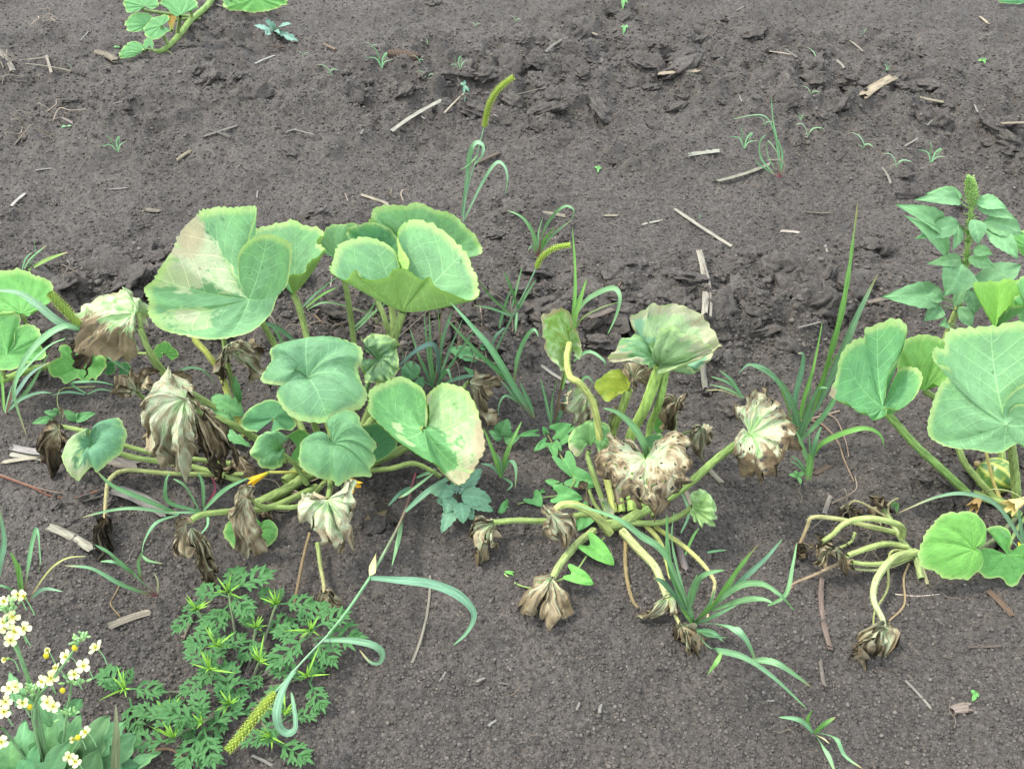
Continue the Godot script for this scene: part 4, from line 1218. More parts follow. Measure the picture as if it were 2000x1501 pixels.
	leaf(t, [1321, 785, 12.5], [1328, 790, 0, 1338, 776, 0, 1342, 790, 0, 1340, 815, 1, 1330, 800, 1, 1324, 795, 1, 1318, 815, 2, 1312, 830, 2, 1298, 838, 2, 1284, 828, 2, 1278, 805, 1, 1282, 780, 0, 1298, 773, -1, 1312, 776, 0], {"k": 0.0, "bu": 1.2, "n0": 0.6, "n1": 0.9, "nn": 0.2, "crumple": 0.008, "pleat": 0.2, "pk": 6.0, "ragged": 0.2, "margin": 0.0})
	leaf(t, [1368, 838, 8], [1378, 832, 0, 1390, 845, 0, 1388, 875, 1, 1375, 896, 1, 1358, 885, 1, 1348, 860, 1, 1348, 836, 0, 1360, 826, -1], {"k": 0.0, "bu": 0.8, "n0": 0.5, "n1": 0.76, "nn": 0.2, "c": PALE, "crumple": 0.009, "pleat": 0.2, "pk": 5.0, "ragged": 0.35, "margin": 0.0})
	stalk(t, [1300, 870, 4, 1330, 848, 6, 1368, 838, 8], 3, 3)
	leaf(t, [1464, 847, 18], [1452, 830, 0, 1440, 822, 0, 1450, 800, -1, 1462, 782, -2, 1478, 759, -3, 1494, 765, -3, 1508, 778, -2, 1524, 795, -1, 1536, 815, 0, 1552, 838, 0, 1553, 870, 2, 1546, 900, 3, 1530, 920, 4, 1508, 932, 5, 1480, 938, 5, 1452, 930, 5, 1435, 910, 4, 1432, 880, 3, 1445, 860, 1], {"k": 1.0, "bu": 1.6, "bo": 1.0, "n0": 0.34, "n1": 0.76, "np": 1.0, "nn": 0.2, "nf": 10.0, "guard": 0.4, "crumple": 0.012, "ragged": 0.34, "pleat": 0.1, "pk": 7.0, "holes": 0.14, "blots": [[0.72, 0.85, 0.26, 0.42, 0.92], [0.3, 0.9, 0.2, 0.3, 0.74]], "margin": 0.0, "q": 1.25, "l": "dead leaf with pale veins and a blackened lower half"})
	leaf(t, [1352, 990, 9], [1358, 978, 0, 1352, 966, -1, 1370, 953, -1, 1390, 962, 0, 1402, 985, 1, 1405, 1010, 2, 1396, 1032, 3, 1384, 1022, 3, 1370, 1030, 3, 1358, 1014, 2, 1350, 1002, 1], {"k": 0.0, "bn": 1.4, "bo": 1.0, "c": Color(0.24, 0.34, 0.12), "n0": 0.2, "n1": 0.4, "nn": 0.14, "crumple": 0.007, "pleat": 0.06, "margin": 0.0})
	leaf(t, [963, 1020, 5.5], [958, 1012, 0, 935, 1012, 0, 916, 1028, 0, 907, 1055, 0, 915, 1085, 0, 935, 1102, 0, 952, 1090, 0, 968, 1095, 0, 972, 1070, 0, 962, 1045, 0], {"k": 3.0, "bu": 1.2, "n0": 0.5, "n1": 0.8, "nn": 0.25, "crumple": 0.014, "pleat": 0.24, "pk": 6.0, "ragged": 0.4, "margin": 0.0, "guard": 0.3})
	leaf(t, [1077, 1004, 11], [1088, 996, 0, 1072, 994, 0, 1066, 1012, 1, 1067, 1040, 2, 1080, 1058, 2, 1100, 1062, 2, 1120, 1056, 2, 1126, 1035, 1, 1112, 1015, 1, 1098, 1005, 0], {"k": 0.0, "bu": 0.8, "bo": 0.8, "n0": 0.55, "n1": 0.74, "nn": 0.2, "crumple": 0.008, "pleat": 0.22, "pk": 6.0, "ragged": 0.2, "margin": 0.0})
	leaf(t, [1078, 1131, 6], [1070, 1140, 0, 1045, 1150, 0, 1025, 1170, 0, 1018, 1200, 0, 1030, 1222, 0, 1048, 1210, 1, 1052, 1180, 1, 1062, 1165, 2, 1058, 1195, 2, 1065, 1225, 2, 1085, 1230, 2, 1098, 1215, 2, 1114, 1198, 1, 1104, 1178, 0, 1088, 1160, 0, 1086, 1145, 0], {"k": 1.0, "bu": 1.0, "n0": 0.5, "n1": 0.8, "np": 0.9, "nn": 0.15, "crumple": 0.008, "pleat": 0.16, "pk": 5.0, "ragged": 0.2, "margin": 0.0, "guard": 0.4})
	leaf(t, [1303, 1166, 5.5], [1312, 1180, 0, 1318, 1200, 0, 1305, 1212, 1, 1290, 1208, 1, 1272, 1215, 1, 1250, 1222, 1, 1238, 1212, 0, 1245, 1195, 0, 1262, 1185, 0, 1280, 1178, 0, 1292, 1160, 0], {"k": 2.0, "bu": 1.2, "n0": 0.36, "n1": 0.8, "np": 1.3, "nn": 0.2, "crumple": 0.012, "pleat": 0.16, "ragged": 0.3, "margin": 0.0, "guard": 0.4})
	leaf(t, [1330, 1222, 3.5], [1340, 1232, 0, 1362, 1240, 0, 1378, 1262, 0, 1372, 1285, 0, 1355, 1280, 1, 1345, 1292, 1, 1330, 1270, 1, 1312, 1262, 1, 1308, 1240, 0, 1318, 1222, 0], {"k": 2.0, "bu": 1.2, "n0": 0.55, "n1": 0.84, "nn": 0.2, "crumple": 0.01, "pleat": 0.24, "pk": 6.0, "ragged": 0.3, "margin": 0.0})
	leaf(t, [1145, 955, 5], [1135, 950, 0, 1140, 938, 0, 1152, 950, 0, 1150, 985, 1, 1138, 985, 1], {"k": 0.0, "n0": 0.68, "n1": 0.85, "crumple": 0.006, "margin": 0.0})
	stalk(t, [1185, 1020, 2, 1162, 985, 4, 1150, 955, 5.5], 5, 4)
	leaf(t, [1180, 985, 5], [1172, 975, 0, 1190, 970, 0, 1200, 990, 0, 1192, 1008, 1, 1175, 1000, 1], {"k": 2.0, "n0": 0.3, "n1": 0.55, "c": Color(0.36, 0.36, 0.06), "crumple": 0.006, "margin": 0.0})
	var s := Sheet.new()
	var f := at_height(1197, 1062, 0.012)
	drop(s, f, Vector3(0.3, 0.5, -0.3), 0.013, 0.008, Color(0.17, 0.25, 0.08), 9, 6)
	put(t, "young_fruit", s, "rind")

func right_squash_plant() -> void:
	var t := thing("squash_plant", "healthy squash plant at the right edge with huge pale green leaves and striped fruit", "squash plant", soil_at(1960, 985), "diseased squash plants in the row")
	stalk(t, [1990, 1010, 2, 1960, 985, 3, 1900, 965, 3], 15, 12, {"name": "runner"})
	stalk(t, [1890, 966, 2, 1850, 925, 7, 1790, 870, 14, 1745, 820, 19, 1722, 796, 21], 11, 10, {"c": Color(0.2, 0.33, 0.09)})
	stalk(t, [1950, 985, 2, 1905, 930, 7, 1878, 890, 11, 1850, 800, 17, 1805, 762, 19], 9, 8)
	stalk(t, [1985, 985, 2, 1982, 930, 8, 1975, 875, 17, 1966, 830, 25], 12, 11)
	stalk(t, [1960, 960, 2, 1945, 700, 19, 1943, 640, 24], 9, 8)
	stalk(t, [1955, 990, 2, 1940, 940, 5, 1925, 880, 10], 5, 4, {"c": Color(0.34, 0.3, 0.1)})
	leaf(t, [1943, 640, 24], [1950, 620, -2, 1925, 590, -4, 1902, 558, -5, 1940, 548, -8, 1990, 545, -8, 2030, 565, -6, 2010, 590, 1, 1985, 597, 3, 1965, 605, 4, 1950, 622, 2], {"k": 0.0, "bn": -0.5, "c": BRIGHT, "under": true, "uc": Color(0.2, 0.38, 0.05), "flip": true})
	leaf(t, [1806, 762, 20], [1785, 760, 1, 1758, 745, 0, 1752, 700, -1, 1765, 665, -2, 1800, 654, -3, 1845, 660, -3, 1862, 690, -2, 1852, 705, 0, 1856, 735, 2, 1838, 752, 3, 1822, 748, 3], {"k": 2.0, "c": Color(0.17, 0.32, 0.085), "n1": 0.12})
	leaf(t, [1724, 795, 21.5], [1728, 775, 0, 1736, 730, -1, 1760, 690, -2, 1769, 660, -3, 1769, 634, -3, 1740, 624, -3, 1692, 634, -3, 1688, 658, -2, 1668, 665, -1, 1645, 690, 0, 1632, 730, 0, 1619, 770, 1, 1640, 782, 2, 1655, 786, 2, 1672, 803, 2, 1690, 806, 3, 1705, 819, 3, 1728, 812, 3, 1735, 796, 2, 1757, 799, 2, 1785, 780, 1, 1797, 752, 0, 1797, 730, -1, 1780, 714, -2, 1756, 722, -1, 1740, 750, 0], {"k": 3.0, "bu": -1.2, "q": 1.2, "c": Color(0.14, 0.3, 0.125), "n1": 0.1, "blots": [[0.44, 0.97, 0.02, 0.1, 0.7]]})
	leaf(t, [1966, 829, 26], [1972, 800, 0, 1985, 790, 0, 2010, 790, 0, 2040, 815, 0, 2050, 850, 0, 2020, 880, 0, 1990, 866, 0, 1962, 882, 0, 1935, 886, 0, 1900, 878, 0, 1870, 876, 0, 1835, 868, 0, 1814, 852, 0, 1810, 820, 0, 1822, 780, 0, 1836, 752, 0, 1856, 734, 0, 1850, 714, 0, 1826, 708, 0, 1817, 690, 0, 1826, 676, 0, 1846, 680, -1, 1850, 655, -2, 1880, 640, -3, 1925, 631, -3, 1980, 632, -3, 2040, 640, -3, 2085, 700, -1, 2040, 740, 0, 1995, 752, 0, 1968, 775, 0, 1960, 795, 0], {"k": 3.6, "bu": -1.0, "q": 1.3, "c": Color(0.185, 0.325, 0.15), "ripple": 0.012})
	leaf(t, [2010, 610, 27], [2000, 640, 1, 1985, 612, 0, 1980, 585, 0, 1995, 570, -1, 1985, 552, -1, 2000, 540, -2, 2050, 540, -2, 2070, 600, 0, 2050, 640, 1], {"k": 3.0, "c": Color(0.15, 0.31, 0.11)})
	leaf(t, [2020, 490, 27], [1998, 500, 0, 1978, 470, 0, 1985, 455, -1, 2030, 450, -2, 2060, 480, 0, 2030, 520, 1], {"k": 2.0, "c": BRIGHT})
	stalk(t, [2010, 990, 2, 2030, 700, 20, 2012, 612, 27], 9, 8)
	stalk(t, [2010, 990, 2, 2050, 700, 16, 2022, 495, 27], 9, 8)
	leaf(t, [1967, 1083, 7], [1958, 1070, 0, 1945, 1045, 0, 1926, 1032, 0, 1950, 1027, -1, 1972, 1038, -1, 1974, 1058, 0, 1970, 1072, 0, 1982, 1072, 0, 1998, 1062, 0, 2018, 1070, 0, 2020, 1105, 0, 2000, 1122, 0, 1986, 1140, 0, 1970, 1142, 0, 1955, 1128, 0, 1925, 1128, 0, 1908, 1112, 0, 1904, 1090, 0, 1915, 1070, 0, 1940, 1072, 0], {"k": 4.0, "c": Color(0.12, 0.285, 0.075), "teeth": 0.03})
	leaf(t, [1902, 1074, 9], [1912, 1070, 0, 1925, 1058, 0, 1927, 1035, 0, 1915, 1012, 0, 1895, 1000, 0, 1870, 997, 0, 1845, 1004, 0, 1822, 1018, 0, 1816, 1034, 0, 1800, 1050, 0, 1794, 1075, 0, 1800, 1102, 0, 1822, 1116, 0, 1840, 1128, 0, 1866, 1131, 0, 1890, 1130, 0, 1906, 1120, 0, 1918, 1108, 0, 1920, 1088, 0, 1910, 1078, 0], {"k": 4.6, "bu": 0.8, "c": Color(0.16, 0.34, 0.075), "teeth": 0.035, "ripple": 0.015, "l": "small round bright green leaf with dark specks"})
	stalk(t, [1985, 1010, 2, 1940, 1055, 6, 1903, 1074, 9], 6, 5, {"c": Color(0.14, 0.16, 0.08)})
	stalk(t, [2000, 1010, 2, 1975, 1055, 5, 1968, 1082, 7], 5, 4)
	# the striped fruit
	var s := Sheet.new()
	var c := at_height(1944, 930, 0.035)
	var axis := (at_height(1916, 911, 0.04) - c).normalized()
	var e := axis.cross(Vector3.UP).normalized()
	var g := axis.cross(e)
	for j in 25:
		var f := PI * j / 24.0
		for k in 41:
			var a := TAU * k / 40.0
			var r := 0.036 * (1.0 + 0.03 * cos(a * 10.0) * sin(f))
			var line := smoothstep(0.55, 0.95, cos(a * 10.0 + 0.6 * sin(f * 6.0)))
			var spots := 0.5 + 0.5 * n_leaf.get_noise_2d(a * 9.0, f * 9.0)
			var col := Color(0.055, 0.13, 0.025).lerp(Color(0.42, 0.42, 0.08), maxf(line * 0.85, 0.45 * smoothstep(0.55, 0.8, spots)))
			s.add(c + axis * (cos(f) * 0.036 * 0.92) + (e * cos(a) + g * sin(a)) * (sin(f) * r), col)
	s.grid(0, 41, 25)
	var fruit := put(t, "squash_fruit", s, "rind", "small round green squash with yellow stripes")
	var d := Sheet.new()
	drop(d, c + axis * 0.036, axis, 0.007, 0.006, Color(0.45, 0.33, 0.16), 8, 4)
	put(fruit, "dried_blossom", d, "straw")
	wilted_flower(t, [1925, 955, 3, 1902, 990, 3, 18], "withered_flower", Color(0.3, 0.2, 0.08))
	wilted_flower(t, [2010, 970, 5, 1972, 990, 5, 26], "flower_bud", Color(0.62, 0.5, 0.2))
	wilted_flower(t, [2030, 1095, 5, 1995, 1080, 6, 34], "flower", Color(0.85, 0.62, 0.02))
	tendril(t, [1925, 962, 4, 1940, 955, 7, 1975, 960, 7, 2000, 975, 6], 2.2, Color(0.3, 0.33, 0.14))

func other_squash_plants() -> void:
	var t := thing("squash_vine", "collapsed squash vine of bare hairy stalks with shrivelled ends, left of the round bright leaf", "squash plant", soil_at(1785, 1085), "diseased squash plants in the row")
	var pale := Color(0.3, 0.37, 0.13)
	stalk(t, [1800, 1130, 1, 1788, 1090, 1.5, 1765, 1060, 2, 1742, 1020, 2.5, 1725, 995, 2], 8.2, 6.2, {"name": "runner", "c": Color(0.24, 0.3, 0.12)})
	stalk(t, [1760, 1050, 2, 1762, 1030, 5, 1735, 1018, 7, 1690, 1012, 8, 1650, 1022, 7, 1625, 1045, 5, 1602, 1060, 3], 9.0, 5.5, {"c": pale})
	stalk(t, [1750, 1040, 2, 1700, 1028, 5, 1640, 1014, 6, 1588, 1010, 7, 1576, 1030, 5, 1562, 1065, 2], 7.4, 3.9, {"c": pale, "c2": Color(0.3, 0.22, 0.13)})
	stalk(t, [1772, 1068, 2, 1730, 1062, 3, 1690, 1072, 4, 1655, 1085, 5], 8.2, 6.2, {"c": pale})
	stalk(t, [1780, 1085, 2, 1740, 1098, 2, 1700, 1102, 2.5, 1664, 1098, 4], 6.6, 5.5, {"c": pale})
	stalk(t, [1782, 1090, 1, 1720, 1112, 1.5, 1660, 1110, 2], 4.1, 3.1, {"c": Color(0.3, 0.33, 0.15)})
	stalk(t, [1790, 1078, 2, 1745, 1090, 4, 1712, 1130, 5, 1706, 1170, 4.5, 1722, 1205, 3.5, 1728, 1228, 3], 9.8, 6.2, {"c": pale, "c2": Color(0.36, 0.38, 0.22)})
	stalk(t, [1790, 1080, 1, 1745, 1075, 4, 1735, 1100, 3, 1733, 1150, 1.5, 1708, 1195, 1, 1705, 1225, 1], 3.3, 2.3, {"c": Color(0.28, 0.3, 0.11), "hair": 0.3})
	stalk(t, [1775, 1100, 1, 1765, 1130, 1, 1766, 1180, 0.8, 1735, 1215, 0.8], 3.3, 2.3, {"c": Color(0.24, 0.18, 0.1), "hair": 0.2, "name": "dead_stalk"})
	stalk(t, [1668, 1095, 3, 1640, 1100, 3, 1585, 1125, 1, 1548, 1142, 1, 1546, 1155, 0.8], 4.1, 3.1, {"c": Color(0.34, 0.28, 0.16), "c2": Color(0.2, 0.13, 0.1), "name": "dead_stalk"})
	stalk(t, [1670, 1040, 2, 1660, 1060, 1.5, 1630, 1075, 1], 4.1, 3.1, {"c": pale})
	stalk(t, [1740, 1015, 2, 1700, 990, 3, 1668, 978, 3.5, 1655, 995, 2], 3.3, 2.3, {"c": Color(0.26, 0.24, 0.12)})
	stalk(t, [1738, 1010, 2, 1735, 985, 4, 1755, 972, 5], 3.3, 2.3, {"c": Color(0.26, 0.24, 0.13)})
	stalk(t, [1795, 1095, 1, 1805, 1120, 1, 1812, 1142, 0.8], 5.7, 4.7, {"c": Color(0.25, 0.24, 0.13), "name": "dead_stalk"})
	var dead := {"k": 1.5, "n0": 0.7, "n1": 0.95, "nn": 0.25, "crumple": 0.014, "pleat": 0.25, "pk": 5.0, "ragged": 0.4, "margin": 0.0}
	leaf(t, [1604, 1058, 3], [1615, 1055, 0, 1625, 1070, 0, 1612, 1082, 0, 1590, 1078, 0, 1585, 1062, 0, 1595, 1050, 0], dead)
	leaf(t, [1565, 1060, 3], [1572, 1050, 0, 1580, 1075, 0, 1572, 1092, 0, 1558, 1082, 0, 1555, 1065, 0], dead)
	leaf(t, [1650, 985, 2.5], [1660, 975, 0, 1672, 990, 0, 1660, 1005, 0, 1645, 1002, 0, 1640, 988, 0], dead)
	leaf(t, [1712, 990, 2], [1700, 980, 0, 1718, 975, 0, 1728, 990, 0, 1715, 1002, 0, 1700, 998, 0], dead)
	leaf(t, [1748, 985, 4], [1742, 995, 0, 1740, 985, 0, 1752, 980, 0, 1758, 990, 0, 1748, 1004, 0], {"k": 2.0, "n1": 0.3, "c": PALE, "crumple": 0.004})
	leaf(t, [1626, 1078, 6], [1640, 1080, 0, 1655, 1092, 0, 1664, 1108, 1, 1660, 1122, 1, 1648, 1108, 2, 1640, 1098, 2, 1620, 1100, 2, 1604, 1118, 2, 1590, 1112, 1, 1586, 1098, 1, 1598, 1082, 0, 1614, 1074, 0], {"k": 0.0, "bu": 1.0, "n0": 0.36, "n1": 0.76, "np": 0.9, "nn": 0.16, "crumple": 0.008, "pleat": 0.15, "ragged": 0.25, "margin": 0.0})
	leaf(t, [1728, 1226, 3.5], [1740, 1238, 0, 1748, 1252, 0, 1735, 1270, 0, 1720, 1288, 0, 1700, 1300, 1, 1682, 1308, 1, 1664, 1300, 0, 1656, 1285, 0, 1662, 1265, 0, 1680, 1250, 0, 1700, 1245, 0, 1714, 1236, 0], {"k": 3.0, "bu": 1.6, "n0": 0.5, "n1": 0.84, "nn": 0.22, "crumple": 0.014, "pleat": 0.25, "pk": 6.0, "ragged": 0.3, "margin": 0.0})
	tendril(t, [1748, 1160, 0.5, 1790, 1165, 0.5, 1835, 1160, 0.5], 1.6, Color(0.45, 0.38, 0.3), "root")

	var v := thing("squash_vine", "bright green squash vine with jagged leaves at the left edge behind bending grass", "squash plant", soil_at(40, 740), "squash vines")
	stalk(v, [-60, 760, 2, 5, 742, 3, 60, 722, 4, 110, 712, 3, 180, 700, 2, 240, 690, 2], 11, 9, {"name": "runner", "c": Color(0.19, 0.3, 0.07)})
	stalk(v, [55, 728, 3, 58, 680, 9, 52, 635, 14, 42, 612, 17], 6, 6)
	stalk(v, [10, 742, 3, 5, 710, 8, 14, 692, 10], 5, 5)
	stalk(v, [110, 715, 2, 140, 720, 5, 154, 716, 7], 4, 4)
	stalk(v, [230, 690, 2, 280, 690, 4, 320, 690, 6], 4, 4)
	leaf(v, [42, 611, 17], [60, 612, 1, 82, 598, 1, 106, 582, 0, 100, 555, -2, 72, 535, -3, 45, 528, -4, 0, 530, -4, -50, 545, -3, -70, 580, -1, -30, 610, 1, 15, 612, 1, 30, 606, 1], {"k": 2.4, "bu": -0.8, "c": BRIGHT, "teeth": 0.04})
	leaf(v, [14, 692, 11], [28, 672, 0, 34, 640, -1, 62, 632, -1, 80, 652, 0, 74, 668, 0, 88, 690, 0, 80, 702, 1, 62, 705, 1, 40, 716, 2, 10, 722, 2, -25, 715, 1, -50, 670, 0, -20, 630, -2, 5, 612, -2, 30, 612, -2, 40, 630, -2, 22, 660, 0], {"k": 3.2, "c": Color(0.125, 0.285, 0.085), "teeth": 0.04})
	leaf(v, [154, 716, 7], [156, 700, 0, 150, 688, 0, 128, 672, -1, 112, 680, 0, 118, 695, 0, 98, 712, 0, 100, 735, 0, 118, 738, 0, 128, 748, 1, 150, 738, 1, 168, 745, 1, 180, 738, 1, 190, 742, 1, 206, 718, 0, 205, 698, 0, 190, 690, -1, 176, 676, -1, 178, 696, 0, 164, 704, 0], {"k": 3.4, "c": BRIGHT, "teeth": 0.05, "ripple": 0.04})
	leaf(v, [322, 690, 6], [312, 702, 0, 300, 690, 0, 308, 672, 0, 325, 667, 0, 340, 680, 0, 349, 694, 0, 335, 704, 0], {"k": 4.0, "c": BRIGHT, "teeth": 0.05})
	leaf(v, [235, 722, 3], [225, 712, 0, 245, 706, 0, 256, 718, 0, 248, 732, 0, 230, 736, 0], {"k": 4.0, "c": DEEP, "teeth": 0.03})
	leaf(v, [210, 718, 3], [205, 708, 0, 220, 706, 0, 226, 722, 0, 214, 732, 0, 202, 728, 0], {"k": 4.0, "c": DEEP, "teeth": 0.03})

	var w := thing("squash_vine", "squash vine tip with pale toothed leaves on the far soil at the top left", "squash plant", soil_at(340, 90), "squash vines")
	stalk(w, [425, -20, 4, 405, 15, 4, 375, 50, 4, 350, 80, 4, 318, 105, 3, 290, 110, 2, 268, 108, 2], 16, 10, {"name": "runner", "c": Color(0.16, 0.25, 0.07)})
	for q in [[346, 75, 4, 350, 45, 10, 352, 32, 14, 9], [372, 50, 4, 372, 20, 9, 340, 5, 16, 9], [330, 92, 4, 318, 66, 9, 316, 52, 12, 8], [290, 108, 3, 282, 90, 5, 280, 100, 7, 6], [390, 35, 4, 300, 40, 10, 290, 44, 12, 8], [375, 40, 4, 285, 20, 14, 282, 10, 17, 8]]:
		stalk(w, q.slice(0, 9), q[9], q[9] - 1, {"c": Color(0.2, 0.28, 0.1)})
	var ol := {"k": 9.0, "c": Color(0.16, 0.32, 0.13), "teeth": 0.045, "ripple": 0.04}
	leaf(w, [352, 30, 14], [362, 22, 0, 386, 14, 0, 380, -2, 0, 355, -8, 0, 325, -6, 0, 313, 6, 0, 326, 16, 0, 342, 32, 0], ol)
	leaf(w, [282, 12, 17], [296, 18, 0, 312, 10, 0, 300, -4, 0, 270, -10, 0, 245, 0, 0, 242, 10, 0, 250, 24, 0, 270, 22, 0], ol)
	leaf(w, [290, 46, 12], [300, 34, 0, 286, 24, 0, 258, 28, 0, 245, 44, 0, 250, 60, 0, 270, 62, 0, 290, 56, 0], ol)
	leaf(w, [316, 50, 12], [330, 40, 0, 326, 30, 0, 300, 34, 0, 280, 54, 0, 284, 68, 0, 300, 78, 0, 320, 68, 0, 334, 58, 0], ol)
	leaf(w, [279, 100, 6], [285, 90, 0, 262, 80, 0, 244, 88, 0, 232, 106, 0, 240, 114, 0, 262, 110, 0], ol)
	leaf(w, [292, 88, 8], [284, 96, 0, 280, 82, 0, 292, 72, 0, 300, 84, 0, 298, 96, 0], ol)
	wilted_flower(w, [335, 60, 6, 334, 32, 8, 30], "withered_flower", Color(0.4, 0.26, 0.06))
	tendril(w, [320, 103, 3, 335, 118, 1, 344, 134, 0.6], 3.0)
	tendril(w, [350, 80, 4, 360, 82, 3.5, 362, 76, 3.5, 356, 78, 3], 3.0)

	var z := thing("squash_plant", "low squash leaves crossing the top edge, right of the vine tip", "squash plant", soil_at(500, 10), "squash vines")
	stalk(z, [440, -30, 3, 500, -25, 3, 570, -30, 3], 12, 10, {"name": "runner"})
	leaf(z, [500, -6, 8], [520, -12, 0, 560, -6, 0, 560, 8, 0, 535, 16, 0, 505, 24, 0, 470, 22, 0, 440, 14, 0, 438, -10, 0, 470, -20, 0], {"k": 8.0, "c": BRIGHT, "teeth": 0.05, "ripple": 0.05})
	leaf(z, [450, 0, 12], [465, 4, 0, 465, -10, 0, 445, -15, 0, 436, 0, 0, 445, 14, 0], {"k": 8.0, "c": PALE})
	stalk(z, [500, -25, 3, 500, -15, 6, 500, -6, 8], 7, 6)
	stalk(z, [450, -28, 3, 450, -12, 8, 450, 0, 12], 7, 6)
	var y := thing("squash_plant", "single pale leaf at the far top right edge", "squash plant", soil_at(1985, 5), "squash vines")
	leaf(y, [2005, 3, 4], [1990, 8, 0, 1955, 5, 0, 1948, -5, 0, 1975, -12, 0, 2030, -10, 0, 2040, 4, 0], {"k": 8.0, "c": Color(0.15, 0.31, 0.15)})
	stalk(y, [2035, 12, 1, 2020, 8, 3, 2005, 3, 4], 7, 6)


# a weed's leaf as a part: foot [x, y, height cm], tip [x, y, height cm], width in millimetres
func weed_leaf(parent: Node3D, q: Array, width: float, kind: String, col: Color, o := {}) -> void:
	var a := above_soil(at_height(q[0], q[1], q[2] / 100.0), 0.004)
	var b := above_soil(at_height(q[3], q[4], q[5] / 100.0), 0.004)
	var s := Sheet.new()
	simple_leaf(s, a, b, width / 1000.0, kind, col, o)
	put(parent, o.get("name", "leaf"), s, "weed", o.get("l", ""))

func weed_stem(parent: Node3D, pts: Array, r0: float, r1: float, c: Color, c2: Color, called := "stem") -> void:
	stalk(parent, pts, r0 / 0.66, r1 / 0.66, {"c": c, "c2": c2, "hair": 0.0, "ribs": 0.03, "name": called})

func broadleaf_weeds() -> void:
	var blue := Color(0.13, 0.25, 0.155)
	# pigweed
	var t := thing("pigweed", "upright pigweed with toothed leaves and a green flower spike behind the right squash", "weed", soil_at(1838, 690))
	var z := soil_at(1838, 690).z
	var g := func(x: float, y: float, dz: float) -> Vector3: return at_depth(x, y, z + dz / 100.0)
	var sh := Sheet.new()
	tube(sh, PackedVector3Array([soil_at(1838, 690), g.call(1858, 630, 0), g.call(1880, 575, 0), g.call(1888, 500, 0), g.call(1895, 420, 0), g.call(1897, 400, 0)]), 0.0075, 0.003, Color(0.26, 0.3, 0.11), Color(0.22, 0.36, 0.1), 0.3, 0.05)
	put(t, "stem", sh, "stem")
	for q in [[1876, 392, 0, 1790, 388, 5, 24], [1880, 384, 0, 1808, 376, -2, 20], [1850, 455, 2, 1755, 397, 4, 34], [1848, 500, 3, 1774, 420, 6, 26], [1872, 436, 2, 1790, 465, 6, 28], [1905, 392, 0, 1968, 406, 3, 22], [1908, 404, 0, 1985, 428, 4, 20], [1920, 432, 2, 2002, 455, 3, 34], [1925, 448, 3, 1992, 505, 7, 34], [1898, 428, 3, 1912, 478, 6, 28], [1878, 508, 2, 1812, 514, 5, 20], [1890, 505, 2, 1945, 522, 4, 22], [1880, 515, 3, 1845, 578, 8, 52], [1896, 560, 2, 2000, 515, -2, 40], [1840, 580, 3, 1725, 578, 5, 40], [1842, 585, 4, 1790, 562, 3, 24], [1836, 596, 4, 1805, 627, 7, 26], [1892, 565, 4, 1905, 615, 6, 28], [1870, 600, 2, 1900, 640, 4, 24], [1872, 440, 1, 1862, 490, 5, 16], [1900, 488, 2, 1940, 496, 4, 18], [1850, 630, 1, 1835, 635, 3, 18], [1880, 560, 3, 1862, 600, 6, 22]]:
		var l := Sheet.new()
		simple_leaf(l, g.call(q[0], q[1], q[2]), g.call(q[3], q[4], q[5]), q[6] / 760.0, "lance", Color(0.155, 0.3, 0.135), {"arch": 0.12, "face": Vector3(0.1, 0.75, 0.7), "fold": 0.25})
		put(t, "leaf", l, "weed")
		var p := Sheet.new()
		tube(p, PackedVector3Array([g.call(1888 - (q[1] - 500) * 0.12, q[1] + 18, 0), g.call((q[0] + 1888) * 0.5, q[1] + 8, q[2] * 0.5), g.call(q[0], q[1], q[2])]), 0.0016, 0.0012, Color(0.24, 0.34, 0.13), Color(0.2, 0.32, 0.12), 0.0, 0.0, 6)
		put(t, "leaf_stalk", p, "stem")
	var spike := Sheet.new()
	for i in 620:
		var u := pow(rng.randf(), 0.8)
		var c: Vector3 = g.call(1897 + 2 * sin(u * 5.0), lerpf(402, 346, u), 0)
		var r := 0.0125 * (0.35 + 0.65 * sin(PI * clampf((1.0 - u) * 0.75 + 0.12, 0, 1))) * sqrt(rng.randf())
		var a := rng.randf() * TAU
		drop(spike, c + Vector3(cos(a) * r, rng.randf_range(-0.003, 0.003), sin(a) * r), Vector3(cos(a), 0.8, sin(a)), rng.randf_range(0.0016, 0.0032), 0.0011, vary(Color(0.25, 0.4, 0.11), 0.25), 4, 1)
	for y in [422, 438, 455, 470, 498, 512, 575]:
		for i in 60:
			var d := Vector3(rng.randfn(), rng.randfn() * 0.6, rng.randfn()) * 0.0045
			drop(spike, g.call(1888 + (500 - y) * 0.1, y, 0.6) + d, d + Vector3(0, 0.004, 0), 0.0024, 0.001, vary(Color(0.22, 0.37, 0.1), 0.25), 4, 1)
	put(t, "flower_spike", spike, "seed")

	# goosefoot between the plants
	t = thing("goosefoot", "mealy goosefoot weed with small diamond leaves under the bleached squash leaf", "weed", soil_at(890, 985))
	weed_stem(t, [888, 1000, 0, 890, 975, 3, 893, 955, 8], 2.5, 1.8, Color(0.2, 0.24, 0.12), blue)
	for q in [[897, 965, 7, 942, 912, 8, 26], [888, 962, 7, 838, 958, 6, 26], [885, 970, 6, 868, 1002, 5, 28], [900, 968, 7, 962, 978, 5, 34], [908, 975, 6, 965, 998, 4, 24], [900, 980, 6, 905, 1022, 4, 30], [890, 985, 5, 862, 1040, 3, 26], [905, 985, 5, 925, 1015, 4, 24], [893, 958, 8, 885, 930, 10, 18], [895, 955, 8, 908, 938, 10, 14], [890, 958, 8, 875, 948, 10, 14], [880, 985, 4, 850, 975, 3, 16]]:
		weed_leaf(t, q.slice(0, 6), q[6], "tooth", blue)
	var top := Sheet.new()
